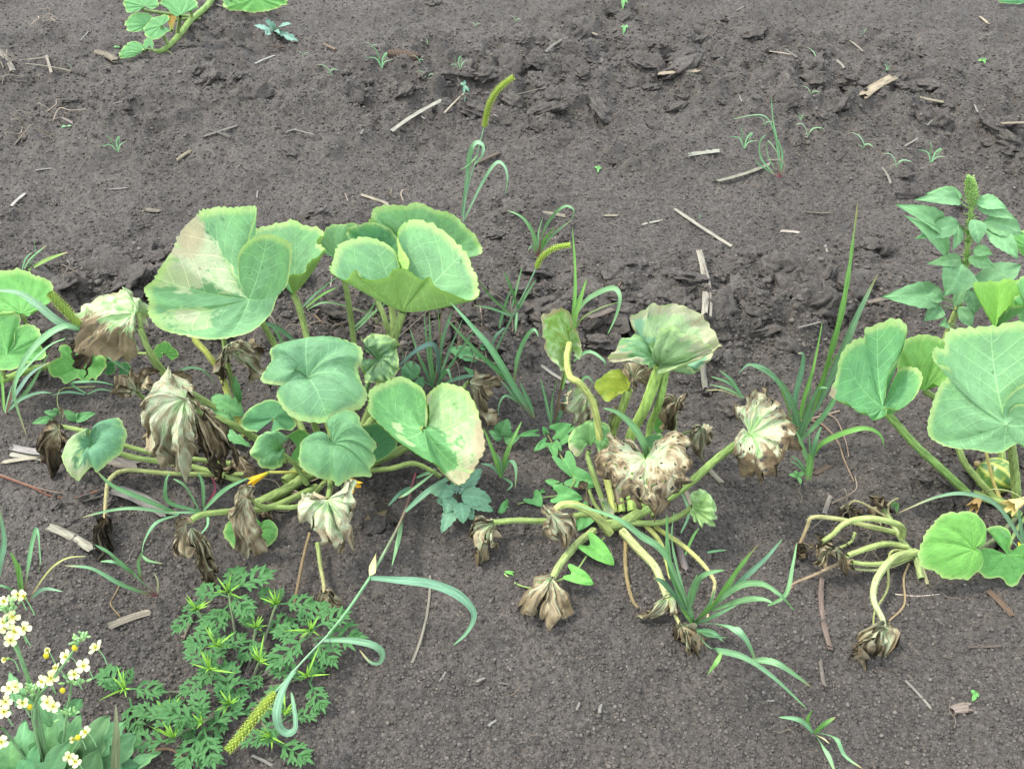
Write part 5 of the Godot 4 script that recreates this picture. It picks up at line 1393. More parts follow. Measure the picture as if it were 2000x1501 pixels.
	for i in 40:
		var d := Vector3(rng.randfn(), absf(rng.randfn()), rng.randfn()) * 0.004
		drop(top, at_height(893, 954, 0.085) + d, d, 0.003, 0.0012, vary(Color(0.27, 0.38, 0.3), 0.2), 4, 1)
	put(t, "bud_cluster", top, "seed")

	# bindweed
	t = thing("bindweed", "bindweed trailing heart-shaped leaves over bare soil left of the middle squash", "weed", soil_at(1100, 900))
	weed_stem(t, [1070, 850, 1, 1085, 875, 2, 1105, 905, 3, 1122, 940, 3, 1095, 965, 2, 1060, 975, 1, 1010, 988, 1], 1.6, 1.2, Color(0.2, 0.2, 0.08), Color(0.2, 0.3, 0.1))
	weed_stem(t, [1180, 1050, 3, 1150, 1080, 4, 1122, 1118, 4, 1085, 1135, 5, 1050, 1148, 4, 1012, 1142, 2, 985, 1120, 2], 1.5, 1.2, Color(0.2, 0.3, 0.1), Color(0.22, 0.33, 0.1))
	for q in [[1086, 843, 3, 1124, 832, 4, 34], [1066, 845, 3, 1060, 832, 4, 16], [1045, 846, 2, 1012, 851, 3, 16], [1066, 864, 2, 1043, 880, 2, 22], [1084, 866, 3, 1097, 880, 3, 18], [1078, 870, 3, 1086, 896, 3, 22], [1100, 896, 4, 1122, 934, 3, 46], [1120, 932, 3, 1164, 948, 3, 46], [1085, 945, 2, 1064, 938, 2, 16], [1088, 957, 2, 1099, 942, 3, 16], [1090, 966, 3, 1138, 974, 3, 40], [1040, 972, 2, 1058, 992, 2, 38], [1062, 958, 1, 1052, 968, 1, 10], [992, 990, 1, 973, 1006, 1, 28], [1152, 998, 4, 1126, 1036, 3, 42], [1152, 1064, 5, 1200, 1103, 3, 46], [1116, 1120, 5, 1160, 1140, 4, 32], [1058, 1145, 5, 1030, 1172, 4, 20], [1095, 860, 3, 1118, 852, 4, 26], [1000, 1120, 2, 985, 1118, 2, 8]]:
		weed_leaf(t, q.slice(0, 6), q[6], "heart", Color(0.105, 0.27, 0.085) if q[1] < 1000 else Color(0.135, 0.34, 0.075))

	# rosette on the far soil
	t = thing("thistle_seedling", "grey-green lobed thistle rosette on the far soil, right of the vine tip", "weed", soil_at(538, 82))
	for q in [[538, 80, 1, 496, 48, 6, 20], [537, 78, 1, 520, 38, 9, 30], [540, 78, 1, 566, 44, 9, 28], [535, 82, 1, 520, 72, 4, 32], [542, 84, 1, 584, 92, 2, 32], [538, 80, 1, 545, 62, 7, 18]]:
		weed_leaf(t, q.slice(0, 6), q[6], "lobed", Color(0.17, 0.28, 0.22), {"fold": 0.3})

	# prickly lettuce under the left squash
	t = thing("wild_lettuce", "young wild lettuce with crinkled oval leaves under the left squash leaves", "weed", soil_at(490, 860))
	for q in [[478, 812, 6, 413, 772, 9, 36], [490, 872, 3, 418, 838, 4, 22], [470, 790, 5, 458, 735, 11, 16], [480, 830, 4, 400, 800, 3, 18]]:
		weed_leaf(t, q.slice(0, 6), q[6], "lobed", Color(0.12, 0.28, 0.1))
	weed_stem(t, [490, 870, 0, 484, 840, 3, 478, 812, 6], 2.5, 2, STALK, STALK)

	for w in [
		["chickweed", "little broadleaf seedling with narrow leaves beside the shrivelled leaf at the left edge", 118, 815, [[110, 818, 1, 62, 826, 2, 16], [112, 810, 2, 85, 803, 3, 12], [114, 806, 2, 104, 796, 3, 9], [118, 812, 2, 128, 800, 3, 12], [148, 822, 1, 126, 800, 3, 18], [148, 822, 1, 186, 806, 3, 18], [150, 818, 1, 152, 806, 3, 9]], "oval", Color(0.12, 0.28, 0.1)],
		["heart_leaf_weed", "round heart-leaved weed in the grass behind the yellowed squash leaf", 802, 745, [[802, 744, 3, 802, 703, 5, 40], [815, 760, 2, 826, 735, 4, 20]], "oval", Color(0.115, 0.27, 0.12)],
		["broadleaf_seedling", "broad toothed weed leaf under the long grass blades right of the left squash", 940, 702, [[936, 702, 4, 874, 679, 5, 34], [938, 702, 2, 950, 680, 4, 14], [940, 745, 2, 905, 715, 5, 12]], "tooth", Color(0.115, 0.28, 0.115)],
		["broadleaf_seedling", "weed with diamond leaves behind the small grass clump in the gap", 985, 860, [[978, 850, 3, 992, 818, 6, 34], [980, 858, 2, 955, 840, 4, 20], [985, 862, 2, 1016, 850, 3, 24]], "tooth", Color(0.12, 0.28, 0.11)],
		["dicot_seedling", "tiny two-leaved seedling at the foot of the thick young grass on the right", 1558, 931, [[1557, 930, 0.5, 1540, 926, 1, 9], [1557, 930, 0.5, 1552, 918, 1.4, 8], [1558, 931, 0.5, 1564, 945, 1, 9], [1558, 929, 0.5, 1572, 922, 1.2, 9]], "oval", Color(0.13, 0.31, 0.1)],
		["dicot_seedling", "tiny bright seedling on the bare soil near the bottom right corner", 1902, 1358, [[1902, 1357, 0.4, 1895, 1349, 0.8, 7], [1902, 1358, 0.4, 1911, 1362, 0.8, 7], [1902, 1358, 0.4, 1899, 1369, 0.8, 7]], "oval", Color(0.13, 0.33, 0.09)],
		["dicot_seedling", "tiny round-leaved seedling on the far soil above the small cob", 1214, 20, [[1214, 22, 0.6, 1204, 14, 1.5, 12], [1214, 22, 0.6, 1226, 20, 1.5, 12], [1214, 22, 0.6, 1216, 30, 0.8, 12], [1214, 22, 0.6, 1216, 10, 1.8, 10]], "oval", Color(0.15, 0.33, 0.12)],
		["dicot_seedling", "tiny seedling just below the topmost round-leaved one on the far soil", 1218, 66, [[1218, 66, 0.6, 1211, 60, 1.2, 11], [1218, 66, 0.6, 1226, 66, 1.2, 10], [1218, 66, 0.6, 1217, 76, 0.8, 11]], "oval", Color(0.15, 0.33, 0.12)],
		["dicot_seedling", "tiny bluish four-leaved seedling left of the tall foxtail head", 908, 197, [[908, 197, 0.4, 900, 193, 0.7, 9], [908, 197, 0.4, 917, 199, 0.7, 9], [908, 197, 0.4, 909, 190, 0.7, 8], [908, 197, 0.4, 906, 203, 0.7, 8]], "oval", Color(0.2, 0.36, 0.25)],
		["dicot_seedling", "tiny green seedling alone on the smooth soil right of the tall foxtail", 1168, 333, [[1168, 334, 0.4, 1161, 329, 0.8, 7], [1168, 334, 0.4, 1175, 332, 0.8, 7], [1168, 334, 0.4, 1167, 342, 0.6, 7], [1168, 334, 0.4, 1170, 326, 0.8, 6]], "oval", Color(0.15, 0.34, 0.11)],
		["dicot_seedling", "tiny pale seedling on the soil above the bent grass at the left", 132, 260, [[134, 262, 0.5, 121, 256, 1, 8], [135, 262, 0.5, 145, 263, 0.8, 8]], "oval", Color(0.17, 0.35, 0.17)],
		["dicot_seedling", "tiny V-shaped seedling beside the cracked clods behind the row", 1511, 517, [[1510, 520, 0.3, 1506, 511, 1.2, 7], [1510, 520, 0.3, 1518, 513, 1.2, 7]], "oval", Color(0.13, 0.3, 0.08)],
		["dicot_seedling", "feathery tiny seedling on the far soil at the right", 1914, 131, [[1914, 133, 0.6, 1906, 128, 1, 10], [1914, 133, 0.6, 1923, 128, 1, 10], [1914, 133, 0.6, 1914, 124, 1.6, 8], [1914, 133, 0.6, 1920, 138, 0.8, 9]], "tooth", Color(0.15, 0.33, 0.1)],
		["dicot_seedling", "small pale seedling under the squash vine tip", 230, 101, [[232, 103, 0.6, 224, 98, 1.2, 10], [232, 103, 0.6, 236, 95, 1.6, 9]], "oval", Color(0.16, 0.33, 0.13)],
	]:
		var d := thing(w[0], w[1], "weed", soil_at(w[2], w[3]))
		for q in w[4]:
			weed_leaf(d, q.slice(0, 6), q[6], w[5], w[6] * 0.8)
		var st := Sheet.new()
		var p0 := soil_at(w[2], w[3], -0.004)
		tube(st, PackedVector3Array([p0, p0 + Vector3(0, 0.006, 0), p0 + Vector3(0.001, 0.012, 0)]), 0.0012, 0.001, w[6], w[6], 0.0, 0.0, 6)
		put(d, "stem", st, "stem")


# ---- ragweed: leaves cut twice into narrow lobes
func ragweed_leaf(variant: int) -> ArrayMesh:
	var s := Sheet.new()
	var r := RandomNumberGenerator.new()
	r.seed = 50 + variant
	var col := Color(0.056, 0.145, 0.045)
	var lobe := func(a: Vector3, dir: Vector3, length: float, width: float, lift: float) -> void:
		var side := dir.cross(Vector3.UP).normalized()
		var first := s.v.size()
		for j in 7:
			var u := j / 6.0
			var w := width * pow(sin(PI * (0.12 + 0.88 * pow(u, 0.85))), 0.75) * 0.5 if j < 6 else 0.0002
			var c := a + dir * (length * u) + Vector3(0, lift * u - 0.25 * length * u * u, 0)
			for k in 3:
				var v := (1.18 if k == 1 else 1.0) * r.randf_range(0.94, 1.06)
				s.add(c + side * ((k - 1) * w) + Vector3(0, absf(k - 1) * w * 0.35, 0), Color(col.r * v, col.g * v, col.b * v), Vector2(k * 0.5, u))
		s.grid(first, 3, 7)
	lobe.call(Vector3.ZERO, Vector3(0, 0.12, -1).normalized(), 0.75, 0.05, 0.0)
	for i in 3:
		var z := 0.3 + 0.2 * i
		var big: float = [0.36, 0.44, 0.32][i] * r.randf_range(0.8, 1.2)
		for side in [-1.0, 1.0]:
			var base := Vector3(0, 0.1 * z - 0.24 * z * z, -z)
			var dir := Vector3(side * r.randf_range(0.65, 0.85), 0.1, -0.65).normalized()
			lobe.call(base, dir, big, 0.1, 0.03)
			var m: Vector3 = base + dir * (big * r.randf_range(0.35, 0.5))
			lobe.call(m, Vector3(side * 0.25, 0.05, -1.0).normalized(), big * r.randf_range(0.4, 0.55), 0.078, 0.0)
			if i < 2 or variant == 1:
				lobe.call(m, Vector3(side, 0.05, 0.0).normalized(), big * r.randf_range(0.35, 0.5), 0.072, 0.0)
	for side in [-1.0, 1.0]:
		lobe.call(Vector3(0, -0.05, -0.76), Vector3(side * 0.5, 0, -0.85).normalized(), 0.22, 0.09, 0.0)
	lobe.call(Vector3(0, -0.05, -0.66), Vector3(0, 0, -1), 0.42, 0.115, 0.0)
	return s.mesh(mats.weed)

func ragweed_plant() -> void:
	var crown := soil_at(470, 1345)
	var t := thing("ragweed", "bushy ragweed with finely cut fern-like leaves in the lower left", "weed", crown)
	var meshes := [ragweed_leaf(0), ragweed_leaf(1), ragweed_leaf(2)]
	for q in [[447, 1158, 9, 7, 62], [607, 1230, 10, 8, 66], [424, 1262, 9, 6, 52], [411, 1308, 9, 6, 50], [507, 1292, 6, 4, 34], [395, 1412, 9, 7, 58], [450, 1375, 6, 5, 60], [557, 1392, 6, 5, 52], [532, 1440, 4, 4, 55], [340, 1440, 8, 6, 60], [330, 1395, 5, 4, 45], [600, 1320, 5, 4, 55], [245, 1345, 5, 4, 62], [385, 1190, 6, 4, 50], [540, 1180, 6, 3, 50], [500, 1225, 6, 4, 50]]:
		var c := above_soil(at_height(q[0], q[1], q[2] * 0.6 / 100.0), 0.015)
		var s := Sheet.new()
		var foot := crown.lerp(Vector3(c.x, crown.y, c.z), 0.25)
		foot.y = soil(foot.x, foot.z)
		tube(s, PackedVector3Array([crown.lerp(foot, 0.3), foot.lerp(c, 0.4) - Vector3(0, 0.008, 0), c.lerp(foot, 0.15), c]), 0.0028, 0.0016, Color(0.12, 0.075, 0.09), Color(0.13, 0.22, 0.08), 0.0, 0.04, 7)
		put(t, "stem", s, "stem")
		var a0 := rng.randf() * TAU
		for i in int(q[3] * 0.78) + 2:
			var inner: bool = i >= int(q[3] * 0.78)
			var o := MeshInstance3D.new()
			o.name = "leaf"
			o.mesh = meshes[i % 3]
			var yaw := a0 + i * 2.4 + rng.randf_range(-0.3, 0.3)
			var size: float = q[4] / 860.0 * rng.randf_range(0.8, 1.15) * (0.45 if inner else 1.0)
			o.position = c - crown - Vector3(0, 0.0 if inner else 0.012 * (i % 3), 0)
			o.basis = Basis(Vector3.UP, yaw) * Basis(Vector3.RIGHT, rng.randf_range(0.75, 1.1) if inner else rng.randf_range(-0.05, 0.25)) * Basis.from_scale(Vector3(size, size, size))
			t.add_child(o, true)
		var bud := Sheet.new()
		for i in 10:
			var d := Vector3(rng.randfn(), absf(rng.randfn()) + 0.5, rng.randfn()) * 0.0035
			simple_leaf(bud, c, c + d * 4.0, 0.003, "lance", Color(0.2, 0.37, 0.05))
		put(t, "shoot_tip", bud, "weed")


# ---- wild mustard by the photographer's feet
func mustard_plant() -> void:
	var root := soil_at(105, 1560)
	var t := thing("wild_mustard", "flowering wild mustard with pale yellow four-petalled flowers in the bottom left corner", "weed", root)
	var st := Color(0.15, 0.27, 0.12)
	var line := func(a: Array, r0: float, r1: float) -> void:
		var p := PackedVector3Array()
		for q in a:
			p.append(at_height(q[0], q[1], q[2] / 100.0))
		var s := Sheet.new()
		tube(s, p, r0 / 1000.0, r1 / 1000.0, st, st * 1.1, 0.0, 0.04, 8)
		put(t, "stem", s, "stem")
	line.call([[105, 1560, 1], [75, 1400, 20], [60, 1340, 26], [35, 1270, 32], [15, 1215, 37], [12, 1175, 40]], 3.2, 1.8)
	line.call([[105, 1560, 1], [68, 1420, 18], [70, 1370, 24], [100, 1330, 29], [130, 1290, 33], [155, 1252, 36]], 2.6, 1.4)
	line.call([[110, 1560, 1], [130, 1400, 19], [138, 1350, 24], [140, 1320, 28]], 2.0, 1.2)
	line.call([[100, 1560, 1], [70, 1430, 18], [65, 1370, 24], [25, 1350, 28]], 2.0, 1.2)
	line.call([[120, 1560, 1], [145, 1470, 14], [160, 1440, 20]], 1.8, 1.2)
	line.call([[120, 1560, 1], [140, 1500, 12], [143, 1475, 17]], 1.8, 1.2)
	line.call([[100, 1560, 1], [20, 1440, 18], [0, 1420, 24]], 1.8, 1.2)
	# flowers: each with its stalk, four petals and a green heart
	for q in [[35, 1162, 40, 0.9], [48, 1166, 40, 0.7], [8, 1175, 40, 0.8], [24, 1206, 38, 1.0], [30, 1232, 37, 1.1], [8, 1215, 38, 0.9], [46, 1228, 37, 1.0], [6, 1225, 37, 0.9], [188, 1265, 35, 1.05], [130, 1282, 33, 1.0], [164, 1300, 33, 1.0], [93, 1270, 34, 0.6], [12, 1287, 33, 0.6], [98, 1325, 30, 1.1], [84, 1330, 30, 0.9], [145, 1317, 31, 0.8], [18, 1345, 29, 1.0], [30, 1340, 29, 0.9], [10, 1370, 28, 0.9], [95, 1370, 27, 1.15], [104, 1378, 27, 0.9], [44, 1373, 27, 0.8], [8, 1390, 27, 1.0], [168, 1430, 21, 0.9], [146, 1443, 20, 0.7], [148, 1487, 17, 0.9], [134, 1478, 17, 0.8], [2, 1450, 22, 1.0], [110, 1305, 31, 0.8], [20, 1250, 36, 0.9]]:
		var c := at_height(q[0], q[1], q[2] / 100.0)
		var s := Sheet.new()
		var up := Vector3(rng.randf_range(-0.6, 0.6), 0.8, rng.randf_range(-0.1, 0.9)).normalized()
		var e := up.cross(Vector3.RIGHT).normalized().rotated(up, rng.randf() * 1.5)
		var size: float = 0.008 * q[3]
		var open := 0.25 if q[3] > 0.75 else 0.9
		for k in 4:
			var d := e.rotated(up, k * PI / 2.0 + rng.randf_range(-0.2, 0.2))
			var w := d.cross(up)
			var first := s.v.size()
			for j in 8:
				var u := j / 7.0
				var half := size * 0.5 * (0.16 + 0.84 * pow(sin(PI * clampf(pow(u, 1.6) * 0.86 + 0.02, 0, 1)), 0.8))
				for i in 5:
					var x := (i - 2) / 2.0
					var v := 1.0 + 0.08 * sin(x * 7.0) - 0.05 * absf(x)
					s.add(c + (d * cos(open) + up * sin(open)) * (size * 1.15 * u) + up * (size * (0.12 * u * u * (1.0 - 1.2 * u) + 0.08 * x * x * u)) + w * (x * half), Color(0.6 * v, 0.59 * v, lerpf(0.2, 0.37, u) * v))
			s.grid(first, 5, 8)
		var f := put(t, "flower", s, "petal")
		var h := Sheet.new()
		for k in 6:
			drop(h, c + up * 0.0025 + e.rotated(up, k * 1.05) * 0.0012, up, 0.0022, 0.0007, Color(0.5, 0.45, 0.06), 5, 2)
		drop(h, c - up * 0.002, up, 0.004, 0.0018, Color(0.24, 0.36, 0.1), 6, 3)
		tube(h, PackedVector3Array([c - up * 0.003, c - up * 0.008 - Vector3(0, 0.003, 0), c - up * 0.01 - Vector3(0, 0.012, 0), c - Vector3(0, 0.028, 0) - up * 0.008]), 0.0006, 0.0008, st * 1.2, st, 0.0, 0.0, 6)
		put(f, "flower_heart", h, "seed")
	for q in [[18, 1180, 40], [28, 1190, 39], [12, 1195, 39], [158, 1248, 36], [163, 1240, 37], [150, 1252, 36], [140, 1330, 28], [155, 1332, 28], [65, 1345, 27], [72, 1352, 26], [55, 1350, 27], [130, 1395, 22], [140, 1390, 22]]:
		var s := Sheet.new()
		for k in 7:
			var d := Vector3(rng.randfn(), rng.randfn() * 0.6 + 0.4, rng.randfn()) * 0.0045
			drop(s, at_height(q[0], q[1], q[2] / 100.0) + d, d + Vector3(0, 0.004, 0), 0.0042, 0.0017, vary(Color(0.25, 0.42, 0.16), 0.2), 6, 3)
		put(t, "bud", s, "seed")
	for q in [[90, 1280, 33], [146, 1265, 35], [122, 1348, 28], [58, 1380, 26], [152, 1440, 21]]:
		var s := Sheet.new()
		drop(s, at_height(q[0], q[1], q[2] / 100.0), Vector3(0.2, 1, 0.2), 0.006, 0.0035, Color(0.66, 0.55, 0.04), 7, 4)
		put(t, "flower_bud", s, "petal")
	# leaves: big lobed ones low down
	for q in [[120, 1540, 4, 110, 1385, 12, 56], [150, 1540, 3, 205, 1400, 11, 60], [160, 1540, 3, 262, 1432, 7, 56], [170, 1560, 2, 268, 1490, 5, 60], [90, 1540, 4, 40, 1408, 10, 56], [60, 1560, 3, -10, 1440, 10, 56], [100, 1560, 3, 62, 1465, 14, 52], [150, 1560, 4, 188, 1474, 12, 52], [100, 1420, 15, 62, 1352, 19, 24], [125, 1400, 16, 160, 1365, 17, 22], [75, 1390, 17, 15, 1315, 22, 22], [110, 1560, 6, 122, 1455, 17, 46], [200, 1570, 2, 310, 1462, 4, 30], [130, 1500, 6, 240, 1412, 9, 40], [80, 1500, 8, 96, 1400, 15, 36], [40, 1520, 6, 20, 1450, 13, 40], [140, 1520, 6, 150, 1400, 14, 38]]:
		weed_leaf(t, q.slice(0, 6), q[6], "lobed", vary(Color(0.105, 0.225, 0.09), 0.25), {"arch": 0.16, "fold": 0.2, "face": Vector3(rng.randf_range(-0.5, 0.5), 0.9, rng.randf_range(0.0, 0.8))})
	var g := Sheet.new()
	var gp := PackedVector3Array()
	for q in [[224, 1540, 8], [226, 1480, 14], [228, 1430, 18], [226, 1375, 21]]:
		gp.append(at_height(q[0], q[1], q[2] / 100.0))
	ribbon(g, gp, 0.011, Color(0.14, 0.165, 0.085), {"turn": 0.1, "neck": 0.9, "tip": Color(0.17, 0.16, 0.1), "face": Vector3(0, 0.5, 1)})
	lone("dry_grass_blade", g, "blade", "grey-brown upright grass blade in front of the mustard leaves", "grass")


func grass(label: String, x: float, y: float, blades: Array, o := {}) -> Node3D:
	# blades: [[x, y, nearer cm, ...], width mm]; all start near the root pixel
	var root := soil_at(x, y, -0.004)
	var t := thing(o.get("name", "grass_clump"), label, "grass", root, o.get("group", ""))
	for b in blades:
		var opt := {"c": o.get("c", GRASS)}
		if o.has("foot"):
			opt.foot = o.foot
		if b.size() > 2:
			opt.merge(b[2], true)
		blade(t, root, b[0], b[1], opt)
	return t

func heights(pts: Array) -> PackedVector3Array:
	var p := PackedVector3Array()
	var i := 0
	while i < pts.size():
		p.append(above_soil(at_height(pts[i], pts[i + 1], pts[i + 2] / 100.0), 0.003))
		i += 3
	return p

func high_blade(t: Node3D, pts: Array, width: float, o := {}) -> void:
	var s := Sheet.new()
	ribbon(s, heights(pts), 0.75 * width / 1000.0, vary(o.get("c", GRASS), 0.12), o)
	put(t, "blade", s, "blade")

func grasses() -> void:
	var red := Color(0.2, 0.05, 0.075)
	var pale := Color(0.19, 0.33, 0.19)
	var teal := Color(0.15, 0.28, 0.17)
	var vivid := Color(0.17, 0.34, 0.09)
	# the tall foxtail behind the left plant
	var r := soil_at(905, 432, -0.004)
	var t := thing("foxtail_grass", "tall foxtail grass with an upright bent seed head behind the left squash", "grass", r, "foxtail grasses")
	culm(t, r, [905, 432, 0, 912, 375, 0, 930, 310, 0, 946, 245, 0], 2.2, 1.3, pale, pale)
	seed_head(t, path_depth(r, [946, 246, 0, 955, 205, 0, 975, 172, 0, 1003, 150, 0]), 0.0068, Color(0.32, 0.36, 0.06))
	blade(t, r, [903, 420, 0, 912, 350, 0, 918, 300, 1, 930, 279, 3, 943, 284, 4, 941, 304, 5, 926, 322, 5], 20, {"c": pale})
	blade(t, r, [906, 430, 0, 935, 370, 1, 958, 330, 2, 974, 316, 3, 987, 328, 4, 991, 352, 5, 986, 380, 5], 13, {"c": pale})
	blade(t, r, [935, 300, 0, 915, 322, 1, 898, 332, 2], 6, {})
	# bent foxtail in the gap
	r = soil_at(968, 690, -0.004)
	t = thing("foxtail_grass", "foxtail grass arching right with a drooping green head in the gap between plants", "grass", r, "foxtail grasses")
	culm(t, r, [966, 690, 0, 990, 640, 0, 1010, 600, 0, 1030, 560, 0, 1048, 522, 0], 2.4, 1.3, GRASS, pale)
	seed_head(t, path_depth(r, [1048, 522, 0, 1058, 502, 0, 1083, 484, 0, 1114, 478, 0]), 0.0048, Color(0.32, 0.38, 0.06))
	for b in [[[1012, 602, 0, 1000, 565, 2, 984, 528, 3], 15], [[1012, 605, 0, 1028, 575, 1, 1048, 545, 2], 9], [[1010, 610, 0, 1008, 635, 2, 1007, 650, 3], 10], [[1000, 615, 0, 960, 580, 1, 930, 540, 2], 9], [[1002, 618, 0, 960, 602, 1, 925, 596, 1], 8], [[985, 640, 0, 965, 660, 1, 960, 690, 1], 12, {"c": teal}], [[1000, 600, 0, 1010, 560, -1, 1020, 520, -2], 8], [[975, 640, 0, 985, 600, 0, 1000, 560, 1], 10]]:
		blade(t, r, b[0], b[1], b[2] if b.size() > 2 else {})
	# foxtail bending left over the vine
	r = soil_at(268, 748, -0.004)
	t = thing("foxtail_grass", "foxtail grass leaning far left with broad arched blades over the green vine", "grass", r, "foxtail grasses")
	culm(t, r, [268, 748, 0, 235, 712, 3, 200, 680, 6, 158, 640, 9], 2.6, 2.0, GRASS, GRASS)
	seed_head(t, path_depth(r, [158, 640, 9, 135, 612, 9, 114, 590, 9, 97, 572, 9]), 0.0085, Color(0.3, 0.36, 0.07))
	blade(t, r, [162, 645, 9, 115, 628, 10, 70, 592, 9, 30, 570, 8, -30, 566, 8], 23, {"c": pale, "turn": 0.0})
	blade(t, r, [165, 648, 9, 130, 636, 12, 85, 660, 13, 48, 705, 13, 28, 760, 13, 35, 800, 13, 52, 850, 13], 20, {"turn": 0.2})
	blade(t, r, [200, 682, 6, 215, 700, 8, 245, 722, 8], 12, {})
	# the foxtail that has fallen across the front
	r = soil_at(812, 935, -0.004)
	t = thing("foxtail_grass", "fallen foxtail grass lying across the ragweed with its seed head lowest", "grass", r, "foxtail grasses")
	for q in [[[812, 935, 1, 790, 1000, 5, 758, 1065, 8, 724, 1125, 9], 2.6, red, GRASS], [[724, 1125, 9, 680, 1190, 10, 640, 1240, 12], 2.4, GRASS, GRASS], [[640, 1240, 12, 590, 1292, 13, 537, 1352, 13], 1.6, pale, pale]]:
		var s := Sheet.new()
		tube(s, heights(q[0]), q[1] / 1000.0, q[1] / 1100.0, q[2], q[3], 0.0, 0.04, 7)
		put(t, "stem", s, "stem")
	seed_head(t, heights([537, 1354, 13, 510, 1385, 13, 475, 1430, 12, 444, 1466, 11]), 0.0062, Color(0.3, 0.33, 0.05))
	high_blade(t, [723, 1128, 9, 775, 1132, 12, 835, 1138, 13, 885, 1155, 12, 918, 1182, 10, 926, 1205, 8, 912, 1235, 5, 885, 1260, 3], 18, {"c": teal, "turn": 0.2})
	high_blade(t, [632, 1250, 11, 680, 1250, 12, 725, 1258, 11, 746, 1274, 9, 741, 1293, 7, 722, 1292, 7, 702, 1268, 8], 13, {"c": teal})
	high_blade(t, [575, 1308, 13, 552, 1345, 14, 540, 1390, 13, 545, 1420, 11, 562, 1432, 10, 577, 1418, 11, 572, 1370, 13, 568, 1350, 13], 16, {"c": teal})
	high_blade(t, [790, 1000, 5, 835, 960, 8, 880, 930, 8, 905, 900, 8], 13, {"c": teal})
	high_blade(t, [785, 1010, 5, 776, 1060, 6, 765, 1105, 4], 11, {})
	high_blade(t, [805, 950, 3, 780, 965, 6, 758, 988, 5], 10, {"c": teal})
	high_blade(t, [812, 935, 2, 850, 920, 5, 800, 960, 8, 778, 972, 7], 10, {})
	var husk := Sheet.new()
	ribbon(husk, heights([728, 1122, 10, 730, 1100, 10, 735, 1078, 9]), 0.014, Color(0.42, 0.4, 0.2), {"neck": 0.8})
	put(t, "dry_sheath", husk, "blade", "pale dry leaf sheath")

	# clumps
	grass("grass clump with purple foot and looping blades right of the tall foxtail", 1050, 502, [[[1050, 500, 0, 1044, 462, 1, 1022, 426, 2, 992, 411, 2], 13], [[1051, 498, 0, 1062, 450, 0, 1085, 415, 1, 1106, 402, 2, 1121, 411, 3, 1116, 432, 3], 11], [[1051, 498, 0, 1062, 470, 0, 1085, 442, 1], 13, {"c": vivid}], [[1048, 498, 0, 1042, 470, 0, 1035, 432, 0], 9, {"c": vivid}], [[1052, 498, 0, 1078, 460, 1, 1118, 428, 2], 8], [[1047, 498, 0, 1038, 480, 1, 1030, 492, 2], 5], [[1050, 500, 0, 1052, 455, 0, 1060, 425, 0], 7]], {"foot": red})
	grass("large grass with long blades reaching left, rooted in the gap beside the left squash", 1042, 818, [[[1042, 816, 0, 1010, 765, 1, 962, 685, 3, 920, 635, 3, 878, 588, 2], 20, {"turn": 0.1}], [[1038, 812, 0, 995, 745, 1, 935, 690, 3, 872, 622, 3], 17, {"c": Color(0.095, 0.23, 0.085), "turn": 0.1}], [[1004, 750, 1, 1010, 700, 2, 1026, 660, 3, 1043, 643, 4, 1052, 658, 5], 14], [[1024, 795, 0, 990, 772, 2, 975, 790, 3, 973, 812, 4], 7], [[1044, 816, 0, 1030, 780, 0, 1015, 745, 0], 15], [[1025, 800, 0, 1000, 768, 1, 978, 742, 1], 10]], {"foot": Color(0.2, 0.16, 0.1)})
	grass("dense grass clump with blades folded over, behind the yellowed squash leaf", 850, 760, [[[850, 755, 0, 842, 690, 0, 838, 600, -1], 9], [[848, 755, 0, 866, 660, 0, 884, 605, 0], 13, {"c": teal}], [[852, 755, 0, 880, 680, 0, 905, 620, 0], 11, {"c": teal}], [[855, 750, 0, 856, 700, 2, 845, 672, 4, 815, 683, 6, 785, 708, 7, 760, 735, 8], 15, {"c": Color(0.12, 0.2, 0.155), "turn": 0.0}], [[846, 755, 0, 836, 690, 0, 828, 610, 0], 8], [[850, 755, 0, 862, 690, 0, 852, 580, -2], 6, {"c": vivid}], [[845, 755, 0, 820, 700, 1, 800, 640, 0], 8], [[855, 755, 0, 890, 740, 3, 940, 732, 4, 985, 748, 5], 12, {"c": teal}], [[848, 756, 0, 856, 712, 1, 862, 590, -1], 7, {"c": Color(0.2, 0.13, 0.1)}], [[844, 756, 0, 830, 720, 1, 818, 690, 1], 10], [[853, 752, 0, 872, 720, 2, 882, 745, 4], 11], [[852, 756, 0, 895, 690, 0, 930, 640, 0], 8], [[846, 756, 0, 800, 720, 1, 780, 670, 1], 6]])
	grass("tall broad-bladed grass standing behind the yellowing bent squash leaf", 1080, 832, [[[1098, 760, 0, 1112, 690, 0, 1124, 560, -1, 1118, 444, -2], 14, {"c": vivid}], [[1102, 720, 1, 1120, 630, 2, 1132, 590, 3, 1146, 544, 3], 23, {"c": vivid, "turn": 0.0}], [[1110, 640, 1, 1140, 592, 2, 1172, 570, 3, 1200, 563, 5, 1211, 580, 7, 1204, 615, 8, 1186, 654, 9], 15], [[1085, 820, 0, 1105, 700, 0, 1130, 630, 1, 1170, 602, 1, 1208, 590, 1], 6, {"c": Color(0.24, 0.3, 0.14)}], [[1076, 828, 0, 1066, 780, 0, 1056, 738, 0], 9], [[1077, 828, 0, 1078, 780, 1, 1090, 735, 2], 11], [[1084, 832, 0, 1102, 790, 2, 1115, 750, 2], 12, {"c": teal}], [[1082, 830, 0, 1095, 760, 0, 1106, 715, 0], 6, {"c": Color(0.14, 0.1, 0.06)}], [[1120, 705, 0, 1150, 686, 1, 1180, 705, 3, 1182, 720, 3], 10], [[1125, 760, 1, 1145, 735, 2, 1160, 750, 3], 9]])
